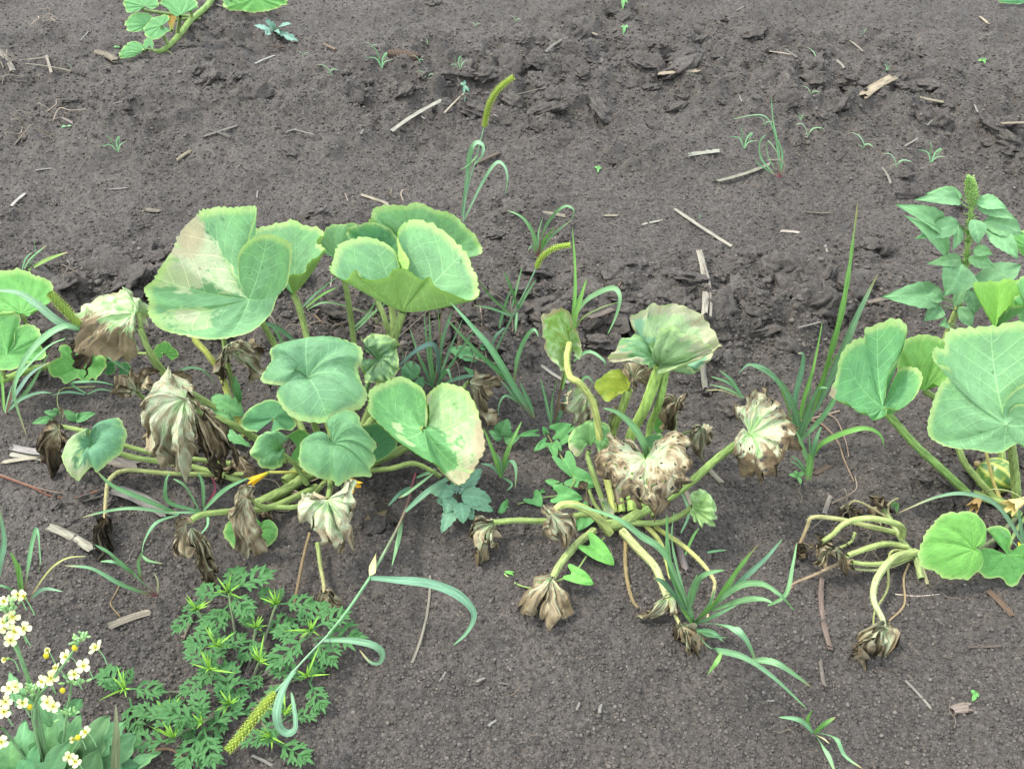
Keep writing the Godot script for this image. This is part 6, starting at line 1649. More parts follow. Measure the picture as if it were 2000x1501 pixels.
	grass("low flattened grass beside the upright corn stalk", 1452, 778, [[[1452, 776, 0, 1425, 748, 0, 1388, 735, 0], 10], [[1452, 777, 0, 1422, 760, 0, 1384, 750, 0], 8], [[1450, 775, 0, 1428, 742, 0, 1404, 722, 0], 12], [[1450, 778, 0, 1410, 762, 0, 1378, 762, 0], 4, {"c": Color(0.36, 0.32, 0.16)}]])
	grass("tallest grass, its long blade rising beside the right squash", 1556, 868, [[[1590, 800, 1, 1618, 700, 1, 1640, 620, 0, 1655, 540, -1, 1665, 470, -2, 1676, 390, -3], 23, {"c": vivid, "turn": 0.25, "neck": 0.8}], [[1595, 800, 1, 1640, 700, 2, 1675, 615, 2, 1714, 535, 2], 21, {"c": pale, "turn": 0.2}], [[1556, 862, 0, 1558, 820, 1, 1535, 765, 4, 1500, 728, 6, 1458, 709, 7], 21, {"turn": 0.0}], [[1545, 800, 0, 1525, 752, 0, 1495, 720, 0, 1462, 712, 0, 1440, 732, 1], 11, {"c": teal}], [[1552, 860, 0, 1553, 780, 2, 1566, 720, 3, 1568, 692, 4, 1558, 690, 5], 16, {"c": teal}], [[1558, 860, 0, 1580, 800, 1, 1598, 760, 2, 1618, 758, 4], 13], [[1556, 850, 0, 1570, 780, 0, 1588, 720, 0, 1606, 630, -2], 11, {"c": vivid}], [[1560, 864, 0, 1610, 810, 2, 1650, 745, 2, 1708, 660, 2], 15], [[1556, 860, 0, 1580, 770, 0, 1583, 720, 0], 10], [[1562, 858, 0, 1600, 780, 0, 1640, 700, 0], 11], [[1555, 850, 0, 1530, 770, 0, 1496, 710, -1], 5, {"c": vivid}], [[1560, 855, 0, 1575, 800, 0, 1626, 705, 0, 1640, 690, 0], 7, {"c": vivid}]])
	grass("short thick young grass with one blade arching right over the bare soil", 1578, 940, [[[1584, 905, 0, 1600, 870, 1, 1645, 846, 2, 1690, 836, 3, 1718, 848, 4, 1727, 872, 5], 15, {"c": vivid, "turn": 0.0}], [[1581, 910, 0, 1568, 872, 1, 1556, 842, 1], 13], [[1584, 905, 0, 1592, 865, 1, 1604, 832, 0], 14], [[1582, 890, 0, 1580, 858, 0, 1582, 838, 1], 12], [[1576, 922, 0, 1560, 900, 1, 1544, 890, 2], 7], [[1574, 925, 0, 1555, 905, 1, 1543, 902, 1], 5], [[1578, 938, 0, 1582, 900, 0.5, 1584, 880, 0.5], 20, {"c": vivid, "foot": Color(0.2, 0.22, 0.12), "neck": 1.0}]])
	grass("wide spreading grass clump in the front between the middle and right plants", 1352, 1222, [[[1354, 1215, 0, 1400, 1172, 4, 1440, 1112, 4, 1479, 1064, 3], 19, {"c": vivid}], [[1358, 1215, 0, 1430, 1152, 6, 1480, 1138, 9, 1520, 1158, 12, 1552, 1192, 12], 14], [[1390, 1192, 2, 1450, 1172, 6, 1490, 1170, 8, 1514, 1180, 9], 13], [[1360, 1212, 0, 1440, 1140, 3, 1495, 1090, 3, 1528, 1052, 2], 13, {"c": teal}], [[1350, 1205, 0, 1325, 1150, 4, 1305, 1090, 6, 1302, 1004, 7], 22, {"turn": 0.1}], [[1350, 1200, 0, 1330, 1140, 4, 1312, 1060, 6, 1316, 1000, 6], 12], [[1345, 1190, 2, 1300, 1085, 8, 1250, 1045, 9, 1200, 1010, 9, 1118, 984, 8], 15, {"turn": 0.2}], [[1378, 1216, 4, 1425, 1222, 12, 1458, 1250, 14, 1480, 1302, 12], 16], [[1356, 1220, 0, 1385, 1262, 8, 1450, 1282, 12, 1510, 1322, 16, 1576, 1384, 18], 14], [[1470, 1288, 14, 1520, 1296, 17, 1586, 1342, 16], 14], [[1362, 1232, 3, 1392, 1234, 5, 1412, 1252, 6], 13], [[1408, 1275, 11, 1398, 1294, 13, 1382, 1316, 12], 12, {"c": vivid}], [[1345, 1205, 0, 1318, 1165, 3, 1276, 1124, 4], 10], [[1345, 1195, 2, 1365, 1130, 5, 1415, 1112, 6], 15], [[1338, 1190, 2, 1300, 1140, 4, 1275, 1128, 5], 12, {"c": teal}], [[1500, 1182, 9, 1535, 1160, 10, 1548, 1105, 8, 1556, 1060, 6], 9], [[1355, 1215, 0, 1345, 1170, 2, 1362, 1120, 2], 12], [[1352, 1218, 0, 1330, 1180, 2, 1322, 1150, 2], 14, {"c": vivid}], [[1356, 1216, 0, 1385, 1180, 2, 1395, 1150, 2], 12], [[1360, 1218, 0, 1400, 1200, 3, 1440, 1180, 3], 10], [[1354, 1222, 0, 1380, 1240, 5, 1420, 1245, 6], 7]])
	grass("grass with a purple foot and three sprawling blades in the front left", 308, 1166, [[[306, 1162, 0, 262, 1120, 3, 215, 1080, 4, 184, 1062, 4], 17], [[305, 1164, 0, 240, 1142, 4, 180, 1110, 4, 124, 1104, 3], 11, {"tip": Color(0.4, 0.36, 0.2)}], [[258, 1122, 3, 225, 1098, 5, 196, 1096, 4], 9], [[276, 1132, 2, 270, 1098, 3, 280, 1074, 4], 8], [[307, 1164, 0, 308, 1135, 1, 300, 1118, 1], 4, {"c": CREAM}]], {"foot": red})
	grass("grass lying flat under the big dead hanging leaf of the left squash", 392, 1000, [[[350, 1004, 1, 275, 972, 3, 220, 948, 4, 188, 918, 4], 14], [[350, 1004, 2, 250, 992, 4, 158, 1010, 4], 9], [[348, 1005, 2, 305, 1020, 5, 282, 1055, 6, 277, 1085, 6], 10], [[390, 998, 0, 365, 952, 1, 338, 934, 1], 11], [[396, 998, 0, 440, 955, 2, 492, 930, 3], 12], [[398, 996, 0, 396, 945, 0, 384, 918, 0], 10], [[392, 998, 0, 330, 980, 2, 324, 942, 3, 332, 922, 3], 12], [[404, 1000, 2, 405, 1025, 4, 390, 1044, 5], 9], [[396, 998, 0, 420, 955, 0, 410, 925, 0], 8, {"c": red}], [[278, 1085, 7, 290, 1095, 9, 318, 1100, 9], 8], [[394, 998, 0, 375, 1000, 3, 330, 1000, 4], 8]])
	grass("blue-green grass tuft at the left edge below the squash vine", 10, 805, [[[10, 804, 0, 34, 765, 1, 62, 728, 1, 98, 706, 2], 14, {"c": Color(0.17, 0.26, 0.2)}], [[12, 806, 0, 40, 780, 2, 78, 766, 3, 102, 768, 3], 10, {"c": teal}], [[8, 802, 0, 5, 750, 0, -6, 700, 0], 12, {"c": vivid}], [[12, 806, 0, 55, 760, 0, 95, 690, 0], 12], [[10, 806, 0, 30, 745, 0, 90, 680, -1, 130, 660, -1], 11], [[12, 808, 0, 22, 770, 1, 26, 740, 1], 8, {"c": Color(0.2, 0.12, 0.09)}]])
	grass("grass with folded blades at the left edge above the yellow mustard flowers", 50, 1176, [[[48, 1172, 0, 55, 1110, 2, 66, 1050, 2, 74, 1036, 4, 79, 1090, 6, 76, 1118, 6], 13], [[44, 1172, 0, 36, 1115, 2, 20, 1076, 2], 13, {"c": vivid}], [[46, 1172, 0, 42, 1130, 2, 38, 1100, 2], 10, {"c": vivid}], [[54, 1174, 0, 85, 1150, 3, 122, 1155, 4], 9, {"c": pale}], [[54, 1174, 0, 95, 1115, 1, 130, 1090, 1, 168, 1086, 1], 5, {"c": Color(0.3, 0.3, 0.12)}], [[-20, 1190, 3, 0, 1100, 3, 8, 1050, 2, -8, 970, 1], 14, {"c": pale}], [[40, 1172, 0, 20, 1150, 3, -10, 1140, 3], 8]], {"foot": red})
	grass("small five-bladed grass alone on the soil at the bottom right", 1588, 1432, [[[1588, 1430, 0, 1562, 1406, 1, 1520, 1400, 1], 12], [[1586, 1430, 0, 1576, 1408, 0, 1586, 1386, 1], 10, {"c": vivid}], [[1590, 1432, 0, 1608, 1414, 1, 1632, 1400, 1], 14, {"c": vivid}], [[1592, 1434, 0, 1612, 1462, 5, 1632, 1510, 8], 14], [[1596, 1430, 0, 1632, 1440, 4, 1650, 1475, 6, 1684, 1500, 8], 10], [[1592, 1434, 0, 1606, 1440, 2, 1620, 1452, 3], 4, {"c": CREAM}]])
	grass("small bright grass clump beside the goosefoot in the bare gap", 980, 935, [[[978, 932, 0, 966, 890, 1, 944, 834, 0], 13, {"c": vivid}], [[979, 930, 0, 992, 880, 1, 1019, 822, -1], 14, {"c": vivid}], [[980, 928, 0, 995, 898, 2, 1008, 915, 4, 1006, 956, 6], 13], [[977, 930, 0, 960, 910, 2, 938, 905, 3], 10, {"c": teal}], [[980, 932, 0, 978, 905, 1, 970, 885, 1], 10], [[982, 932, 0, 1000, 945, 4, 990, 958, 5], 8]])
	grass("broad grass blade bending over the big brown leaf of the middle squash", 1285, 985, [[[1283, 980, 0, 1262, 880, 1, 1236, 832, 2, 1205, 805, 3, 1178, 797, 4], 19, {"turn": 0.1}], [[1285, 984, 0, 1290, 930, 1, 1310, 880, 0], 9], [[1330, 1040, 4, 1345, 1000, 3, 1330, 960, 1, 1315, 930, 0], 9], [[1335, 1090, 8, 1352, 1050, 7, 1366, 1030, 6], 9, {"c": vivid}], [[1365, 1082, 8, 1400, 1075, 10, 1420, 1074, 10], 7]])
	grass("single long blue-green blade arching in front of the striped squash fruit", 2010, 1090, [[[2008, 1085, 0, 1985, 1040, 2, 1945, 985, 4, 1890, 964, 6, 1830, 970, 7, 1755, 1001, 8], 12, {"c": teal, "turn": 0.1}], [[2012, 1090, 0, 1985, 1065, 2, 1945, 1025, 3], 5, {"c": pale}], [[2015, 1095, 0, 1996, 1040, 0, 1990, 990, 0], 12, {"c": teal}]])
	grass("thin grass clump with a purple foot beside a straw on the far soil", 1524, 348, [[[1524, 346, 0, 1520, 290, 0, 1510, 235, 0, 1506, 186, 0], 9], [[1522, 346, 0, 1515, 270, 0, 1492, 226, 1, 1432, 232, 2], 7], [[1520, 346, 0, 1488, 312, 1, 1484, 278, 1, 1497, 262, 1], 8], [[1522, 344, 0, 1500, 305, 0, 1500, 275, 0, 1520, 300, 2], 7], [[1525, 346, 0, 1532, 325, 1, 1525, 312, 1, 1500, 312, 2], 6, {"c": Color(0.3, 0.26, 0.2)}], [[1524, 346, 0, 1528, 300, 0, 1518, 270, 0], 8], [[1520, 345, 0, 1482, 320, 1, 1478, 308, 2], 6]], {"foot": red})
	grass("grass with one yellowing blade at the left edge behind the squash vine", 42, 535, [[[44, 532, 0, 60, 505, 0, 92, 478, 0], 10], [[48, 532, 0, 90, 508, 1, 132, 492, 1], 16, {"c": Color(0.17, 0.28, 0.07), "tip": Color(0.4, 0.3, 0.16)}], [[42, 533, 0, 50, 505, 0, 65, 492, 0], 7], [[44, 532, 0, 68, 500, 0, 66, 466, 0], 4]])
	grass("dark grass blades between the stalks at the back of the left squash", 560, 690, [[[582, 672, 0, 550, 645, 2, 520, 632, 3, 500, 640, 4], 15, {"c": teal}], [[560, 690, 0, 535, 640, 0, 505, 630, 1], 12], [[590, 600, -4, 620, 570, -4, 665, 535, -4], 8, {"c": pale}], [[600, 605, -4, 640, 590, -3, 720, 610, -3], 6], [[690, 640, -2, 720, 610, -2, 750, 560, -3], 9, {"c": pale}], [[695, 645, -2, 730, 610, -1, 762, 585, -2], 8], [[598, 600, -4, 630, 575, -4, 660, 560, -4], 9, {"c": vivid}]])
	grass("thin curling grass below the jagged leaves of the green vine", 170, 770, [[[168, 768, 0, 140, 748, 1, 190, 745, 2, 222, 752, 2], 8], [[170, 770, 0, 195, 760, 1, 225, 765, 1], 6], [[165, 770, 0, 132, 765, 1, 100, 772, 1], 7, {"c": teal}], [[330, 745, 0, 360, 720, 1, 395, 722, 2, 420, 748, 2], 9], [[330, 748, 0, 345, 730, 0, 370, 745, 1], 10, {"c": teal}]])
	# seedlings: one built, the others copied and turned
	var proto := grass("thin four-bladed grass seedling standing beside the old corn cob", 745, 134, [[[745, 133, 0, 735, 114, 0, 714, 112, 1], 6], [[746, 133, 0, 748, 112, 0, 756, 102, 0, 750, 118, 1], 8], [[746, 133, 0, 752, 120, 1, 768, 116, 1], 5], [[745, 132, 0, 738, 105, 0, 730, 90, 0], 5]], {"name": "grass_seedling", "group": "grass seedlings on the far soil", "c": GRASS})
	var proto2 := grass("two-armed grass seedling with a long drooping blade on smooth soil above the pigweed", 1752, 330, [[[1752, 330, 0, 1748, 312, 0, 1738, 300, 0.5, 1722, 300, 2], 5], [[1752, 330, 0, 1754, 318, 1, 1766, 312, 1, 1782, 316, 2], 6], [[1752, 330, 0, 1750, 322, 1, 1742, 320, 1.5], 4]], {"name": "grass_seedling", "group": "grass seedlings on the far soil", "c": pale})
	for q in [
		[893, 140, 1.0, "three-bladed grass seedling between the cob and the foxtail head"], [838, 158, 0.9, "narrow grass seedling just right of the cob, leaning over bare soil"], [650, 148, 0.85, "spiky grass seedling left of the old corn cob"], [822, 124, 0.6, "small grass seedling touching the right end of the cob"], [730, 96, 0.6, "small grass seedling just above the cob's left end"], [810, 80, 0.6, "slender seedling on the soil above the cob"], [836, 86, 0.4, "tiniest seedling above and right of the cob"], [930, 55, 0.75, "grass seedling with upright blades near the top middle"], [1010, 45, 0.6, "single-bladed grass seedling at the top middle"], [1595, 132, 0.95, "grass seedling with two arms below the top right straw"], [1450, 290, 1.1, "bent grass seedling left of the purple-footed clump"], [1496, 248, 0.8, "grass seedling behind the purple-footed clump"], [1578, 270, 1.3, "wide two-armed grass seedling right of the purple-footed clump"], [1690, 296, 1.3, "long-armed grass seedling between the purple-footed clump and the pigweed"], [1815, 318, 1.2, "curved grass seedling above the pigweed"], [1732, 140, 0.6, "small grass seedling above the flat husk bundle"], [1585, 190, 0.8, "thin grass seedling beside a short straw left of the husk bundle"], [1684, 68, 0.7, "flat-leaning grass seedling near the top right"], [1250, 138, 0.7, "dry-footed grass seedling left of the split stalk piece"], [1350, 152, 0.5, "short seedling growing at the split stalk piece"], [228, 298, 1.0, "leaning grass seedling on the soil at the upper left"], [143, 138, 0.5, "small seedling beside the crossed straws at the upper left"], [595, 112, 0.6, "grass seedling below the thistle rosette"], [256, 562, 0.4, "short upright seedling beside the curled leaf on the left"], [1364, 430, 0.4, "hairlike seedling behind the slanting pale stalk"], [1562, 235, 0.4, "slight seedling right of the purple-footed clump's tip"]
	]:
		var c := (proto if rng.randf() < 0.45 else proto2).duplicate() as Node3D
		c.name = numbered("grass_seedling")
		add_child(c)
		c.position = soil_at(q[0], q[1], -0.003)
		c.basis = Basis(Vector3.UP, rng.randf_range(-1.4, 1.4)) * Basis.from_scale(Vector3(q[2], q[2], q[2]) * rng.randf_range(0.68, 0.9))
		c.set_meta("label", q[3])
		# parts carry the offset of the first one's root; they turn with the copy


func litter() -> void:
	var tan_ := Color(0.42, 0.35, 0.24)
	var grey := Color(0.3, 0.26, 0.215)
	var pink := Color(0.43, 0.35, 0.29)
	var brown := Color(0.17, 0.12, 0.085)
	# the old cob
	var s := Sheet.new()
	var a := soil_at(758, 104, 0.016)
	var b := soil_at(818, 112, 0.016)
	var t := (b - a).normalized()
	var side := t.cross(Vector3.UP).normalized()
	var up := side.cross(t)
	for j in 31:
		var u := j / 30.0
		for k in 19:
			var q := TAU * (k % 18) / 18.0
			var r := 0.0155 * (0.8 + 0.2 * sin(PI * u)) * (1.0 if j % 2 else 0.86) * (1.0 if k % 2 else 0.88)
			if j == 0 or j == 30:
				r *= 0.5
			var v := rng.randf_range(0.6, 1.3)
			s.add(a.lerp(b, u) + side * (cos(q) * r) + up * (sin(q) * r), Color(0.055 * v, 0.038 * v, 0.03 * v) if (j + k) % 3 else Color(0.16, 0.12, 0.09))
	s.grid(0, 19, 31)
	lone("corn_cob", s, "straw", "short dark brown bare corn cob lying on the far soil", "corn cob")

	straw("corn_stalk_piece", "long pale stalk slanting down right on the soil in the middle", [1318, 410, 1430, 484, 13, 0.55], Color(0.52, 0.47, 0.36))
	straw("corn_stalk_piece", "pale upright-lying split stalk behind the upright wilting leaf", [1362, 515, 1372, 640, 18, 0.4], Color(0.52, 0.48, 0.38))
	straw("corn_stalk_piece", "thin splinter beside the split stalk behind the wilting leaf", [1372, 535, 1384, 640, 7, 0.5], tan_)
	straw("corn_stalk_piece", "lower stalk end showing just below the upright wilting leaf", [1372, 705, 1378, 762, 16, 0.45], Color(0.5, 0.45, 0.35))
	straw("corn_stalk_piece", "tan flat stalk under the foot of the thin far grass clump", [1404, 354, 1502, 322, 14, 0.3], Color(0.4, 0.35, 0.26))
	straw("corn_husk", "white flat husk flake left of the thin far grass clump", [1345, 302, 1405, 294, 22, 0.1], Color(0.62, 0.58, 0.47), "", "husk")
	straw("corn_stalk_piece", "long flat split stalk left of the tall foxtail head", [766, 257, 862, 198, 18, 0.2], Color(0.5, 0.45, 0.33))
	straw("corn_stalk_piece", "narrow stalk crossing near the flat split stalk, left of the foxtail", [868, 224, 906, 186, 8, 0.5], Color(0.46, 0.4, 0.29))
	straw("corn_stalk_piece", "rough brown stalk lying right behind the tall foxtail's stem", [926, 322, 976, 300, 16, 0.6], Color(0.25, 0.185, 0.12))
	straw("corn_stalk_piece", "grey stalk above the long slanting straw at the upper middle", [1066, 106, 1110, 76, 16, 0.4], grey)
	straw("corn_stalk_piece", "thin straight twig right of the foxtail head", [1008, 190, 1068, 176, 7, 0.6], grey)
	straw("corn_stalk_piece", "split tan stalk piece on the rough far soil", [1288, 162, 1362, 156, 26, 0.25], Color(0.46, 0.37, 0.25))
	straw("corn_husk", "bundle-like ribbed flat husk leaning on clods at the upper right", [1688, 190, 1746, 154, 40, 0.14, 0.015], Color(0.45, 0.37, 0.24), "", "husk")
	straw("corn_husk", "tan husk scrap right of the ribbed flat husk", [1762, 196, 1778, 186, 24, 0.15], tan_, "", "husk")
	straw("corn_husk", "ragged wide husk scrap farthest right of the ribbed flat husk", [1792, 190, 1840, 200, 20, 0.15], Color(0.46, 0.36, 0.25), "", "husk")
	straw("corn_stalk_piece", "crossed stalk, the paler one, at the upper left middle", [396, 268, 464, 246, 10, 0.5], grey)
	straw("corn_stalk_piece", "short grey stalk lying across the paler one at the upper left middle", [410, 252, 452, 266, 9, 0.4, 0.012], Color(0.23, 0.19, 0.16))
	straw("dried_root", "bent pale root stub on the soil above the left squash", [345, 316, 374, 296, 15, 0.7], Color(0.42, 0.36, 0.22), "", "root")
	straw("corn_stalk_piece", "short pale stump piece just above the big bleached leaf", [282, 412, 308, 414, 16, 0.6], Color(0.4, 0.34, 0.24))
	straw("corn_stalk_piece", "light straw slanting at the left edge", [22, 402, 48, 378, 11, 0.3], Color(0.52, 0.47, 0.38))
	straw("corn_husk", "broken stump of stalk and husk below the vine tip", [192, 110, 228, 126, 34, 0.4], Color(0.3, 0.22, 0.165), "", "husk")
	straw("corn_stalk_piece", "crossed straws upper left, the upright one", [92, 112, 102, 146, 10, 0.4, 0.01], Color(0.46, 0.41, 0.31))
	straw("corn_stalk_piece", "crossed straws upper left, the long lying one", [52, 130, 146, 146, 8, 0.5], tan_)
	straw("corn_husk", "dark ragged husk at the left edge by the crossed straws", [0, 108, 30, 150, 20, 0.2], Color(0.32, 0.26, 0.2), "", "husk")
	straw("corn_husk", "flat grey husk trailing toward the crossed straws", [22, 122, 96, 114, 12, 0.15], grey, "", "husk")
	straw("corn_stalk_piece", "flat pale chip left of the leaning seedling", [120, 228, 144, 240, 14, 0.2], Color(0.45, 0.38, 0.3))
	straw("corn_stalk_piece", "short pale straw below the thistle rosette", [498, 124, 536, 108, 8, 0.4], Color(0.52, 0.48, 0.4))
	straw("corn_stalk_piece", "brown stub under the thistle rosette", [522, 90, 556, 92, 12, 0.5], brown)
	straw("corn_stalk_piece", "brown bent stub left of the corn cob", [632, 86, 656, 98, 12, 0.5], Color(0.27, 0.19, 0.115))
	straw("corn_husk", "tuft of pale straw behind the back leaf of the left squash", [706, 380, 758, 398, 12, 0.3], tan_, "", "husk")
	straw("corn_husk", "second straw of the tuft behind the left squash's back leaf", [722, 384, 760, 402, 9, 0.3, 0.006], Color(0.36, 0.3, 0.21), "", "husk")
	straw("corn_stalk_piece", "pale stalk end behind the purple-footed looping grass", [1058, 416, 1104, 424, 15, 0.5], Color(0.4, 0.34, 0.26))
	straw("corn_husk", "small pale flake left of two tiny slivers in the middle soil", [1180, 420, 1206, 420, 10, 0.2], tan_, "", "husk")
	straw("corn_husk", "two-tipped pale sliver above the cracked clods", [1254, 438, 1292, 430, 9, 0.2], Color(0.5, 0.45, 0.34), "", "husk")
	straw("corn_husk", "white oval husk flake left of the pigweed", [1524, 450, 1562, 453, 12, 0.15], Color(0.55, 0.49, 0.41), "", "husk")
	straw("corn_stalk_piece", "thin brown twig with a knot left of the pigweed", [1574, 416, 1620, 418, 6, 0.5], Color(0.28, 0.22, 0.15))
	straw("corn_stalk_piece", "brown stalk end left of the pigweed's lowest leaf", [1690, 594, 1730, 586, 14, 0.6], Color(0.32, 0.26, 0.2))
	straw("corn_stalk_piece", "dark wet stick behind the pigweed's top leaves", [1748, 384, 1808, 388, 14, 0.4], Color(0.055, 0.05, 0.05))
	straw("corn_stalk_piece", "pinkish twig below the long-armed seedling", [1722, 332, 1738, 364, 8, 0.5], pink)
	straw("corn_stalk_piece", "tan straws entering at the right edge", [1946, 248, 2010, 246, 14, 0.35], Color(0.42, 0.34, 0.22))
	straw("corn_stalk_piece", "short pale straw below the thin seedling near the husk bundle", [1632, 128, 1648, 146, 9, 0.3], Color(0.52, 0.46, 0.36))
	straw("corn_stalk_piece", "straight straw above the ribbed flat husk", [1658, 84, 1684, 106, 9, 0.3], tan_)
	straw("corn_husk", "pale husk flake near the top right corner", [1914, 32, 1930, 46, 14, 0.15], tan_, "", "husk")
	straw("corn_stalk_piece", "leaning straw stub on the rough far soil, left of it", [1504, 100, 1552, 108, 9, 0.3], tan_)
	straw("corn_stalk_piece", "short straw by the two-armed seedling at the top right", [1534, 100, 1556, 116, 9, 0.4], grey)
	straw("corn_husk", "reddish husk flake by the small cob-side seedlings", [1156, 72, 1168, 78, 16, 0.2], Color(0.45, 0.33, 0.24), "", "husk")
	# front half
	straw("corn_stalk_piece", "bundle of bleached flat stalks at the left edge, topmost piece", [22, 872, 92, 882, 20, 0.2, 0.012], Color(0.56, 0.5, 0.42))
	straw("corn_stalk_piece", "bleached flat stalk under the topmost piece at the left edge", [24, 888, 98, 898, 15, 0.25], Color(0.53, 0.48, 0.38))
	straw("corn_stalk_piece", "lowest bleached stalk of the left edge bundle", [6, 902, 78, 892, 13, 0.3], Color(0.5, 0.44, 0.33))
	straw("corn_stalk_piece", "thick weathered stalk under the dead stalks of the left squash", [200, 900, 275, 918, 26, 0.5], Color(0.4, 0.33, 0.28))
	straw("corn_stalk_piece", "long flat weathered stalk half under grass in the lower left", [222, 958, 322, 1004, 30, 0.35], Color(0.44, 0.37, 0.3))
	straw("corn_stalk_piece", "smooth tan stalk pointing at the blackened shrivelled leaf", [98, 1036, 182, 1080, 20, 0.4], Color(0.46, 0.38, 0.29))
	straw("corn_stalk_piece", "short frayed stalk piece on the soil above the ragweed", [218, 1222, 290, 1196, 17, 0.4], Color(0.46, 0.38, 0.3))
	straw("corn_stalk_piece", "thin straw beside the ragweed's left side", [358, 1250, 376, 1206, 9, 0.4], Color(0.36, 0.27, 0.2))
	straw("corn_stalk_piece", "long thin straw standing across the bare front soil", [804, 1296, 840, 1122, 6, 0.6], Color(0.36, 0.28, 0.23))
	straw("corn_stalk_piece", "brown woody stalk beneath the fallen foxtail", [738, 985, 778, 1030, 18, 0.6], Color(0.13, 0.1, 0.085))
	straw("corn_husk", "yellowish rotten stalk scrap beside the brown woody stalk", [716, 1012, 752, 1002, 16, 0.4], Color(0.28, 0.21, 0.1), "", "husk")
	straw("corn_stalk_piece", "stalk stub right of the big brown leaf of the middle plant", [1384, 918, 1412, 946, 14, 0.7], Color(0.34, 0.28, 0.22))
	straw("corn_stalk_piece", "grey stalk running down behind the front grass clump", [1322, 1048, 1338, 1112, 15, 0.5], Color(0.26, 0.22, 0.185))
	straw("corn_stalk_piece", "short stalk stub under the pale wilted leaf of the middle plant", [1338, 960, 1352, 990, 13, 0.5], Color(0.34, 0.28, 0.22))
	straw("corn_stalk_piece", "long brown split straw below the collapsed vine", [1604, 1134, 1620, 1268, 11, 0.35], Color(0.3, 0.21, 0.16))
	straw("corn_stalk_piece", "tiny brown chip under the long split straw", [1602, 1290, 1610, 1340, 8, 0.3], Color(0.3, 0.22, 0.16))
	straw("corn_stalk_piece", "thin pale straw slanting on the bare bottom right soil", [1770, 1330, 1818, 1382, 6, 0.5], Color(0.46, 0.4, 0.33))
	straw("corn_husk", "pale split seed husk near the bottom right corner", [1864, 1388, 1892, 1382, 22, 0.4], Color(0.36, 0.29, 0.25), "", "husk")
	straw("corn_stalk_piece", "short grey straw right of the collapsed vine's dead leaf", [1610, 1002, 1622, 968, 10, 0.4], Color(0.38, 0.31, 0.26))
	straw("corn_stalk_piece", "brown straw crossing near the right edge below the round leaf", [1890, 1264, 1956, 1262, 5, 0.4], Color(0.26, 0.18, 0.13))
	straw("corn_husk", "curled brown husk at the right edge below the round leaf", [1930, 1154, 1975, 1200, 14, 0.4], Color(0.2, 0.13, 0.07), "", "husk")
	straw("corn_stalk_piece", "brown stalk lying behind the tall broad-bladed grass", [1150, 630, 1200, 612, 16, 0.4], Color(0.24, 0.18, 0.14))
	straw("corn_stalk_piece", "pale split straw left of the tan dead leaf in the gap", [1060, 715, 1112, 748, 9, 0.3], Color(0.48, 0.43, 0.36))
	straw("corn_stalk_piece", "brown twig between clods right of the tall broad-bladed grass", [1206, 572, 1236, 544, 7, 0.5], Color(0.34, 0.24, 0.17))
	straw("corn_stalk_piece", "brown straw at the foot of the short thick young grass", [1590, 925, 1622, 908, 14, 0.3], Color(0.18, 0.12, 0.1))
	# roots and runners of dead weeds
	for q in [["long reddish dead runner curving over soil at the left edge, the lower one", [-10, 925, 60, 950, 100, 968, 150, 970, 190, 958], 2.0, Color(0.3, 0.13, 0.08)], ["thin pale runner above the reddish one at the left edge", [-10, 922, 60, 948, 120, 962, 195, 960], 1.4, Color(0.33, 0.24, 0.18)], ["long brown root running from the right grass toward the collapsed vine", [1570, 818, 1605, 828, 1635, 860, 1648, 895, 1668, 940], 2.4, Color(0.36, 0.26, 0.18)], ["forked pale root beside the short thick young grass", [1600, 808, 1630, 815, 1650, 855, 1658, 892], 2.0, Color(0.38, 0.29, 0.22)], ["pale root chip crossing the soil under the right squash leaf", [1565, 822, 1590, 816, 1640, 802], 3.2, Color(0.45, 0.34, 0.26)], ["tangled dead stems under the long grass blades in the gap", [880, 640, 905, 690, 935, 740, 960, 760], 2.2, Color(0.38, 0.28, 0.2)], ["second dead stem under the long grass blades in the gap", [895, 665, 930, 700, 985, 712, 1000, 720], 1.8, Color(0.42, 0.34, 0.24)], ["third dead stem, upright, under the long grass blades in the gap", [925, 560, 938, 600, 942, 650, 950, 700], 2.4, Color(0.42, 0.34, 0.25)], ["pale dead grass stem upright in the hollow behind the left squash", [640, 620, 643, 580, 648, 540], 3.4, Color(0.4, 0.33, 0.28)], ["brown dead grass bent in the hollow behind the left squash", [600, 595, 620, 620, 632, 632], 3.0, Color(0.3, 0.21, 0.14)], ["looped dead rootlet on the soil left of the purple-footed sprawling grass", [235, 1140, 222, 1165, 216, 1180, 235, 1204], 1.6, Color(0.36, 0.26, 0.14)], ["arched dead weed stem at the bottom beside the mustard leaves", [270, 1490, 300, 1466, 340, 1465, 375, 1505], 3.0, Color(0.38, 0.26, 0.16)]]:
		var p := PackedVector3Array()
		for i in range(0, q[1].size(), 2):
			p.append(soil_at(q[1][i], q[1][i + 1], 0.004 + 0.004 * ((i / 2) % 2)))
		var r := Sheet.new()
		tube(r, p, 0.8 * q[2] / 1000.0, q[2] / 1900.0, q[3] * 0.5, q[3] * 0.55, 0.0, 0.05, 7)
		lone("dead_root", r, "straw", q[0], "root")
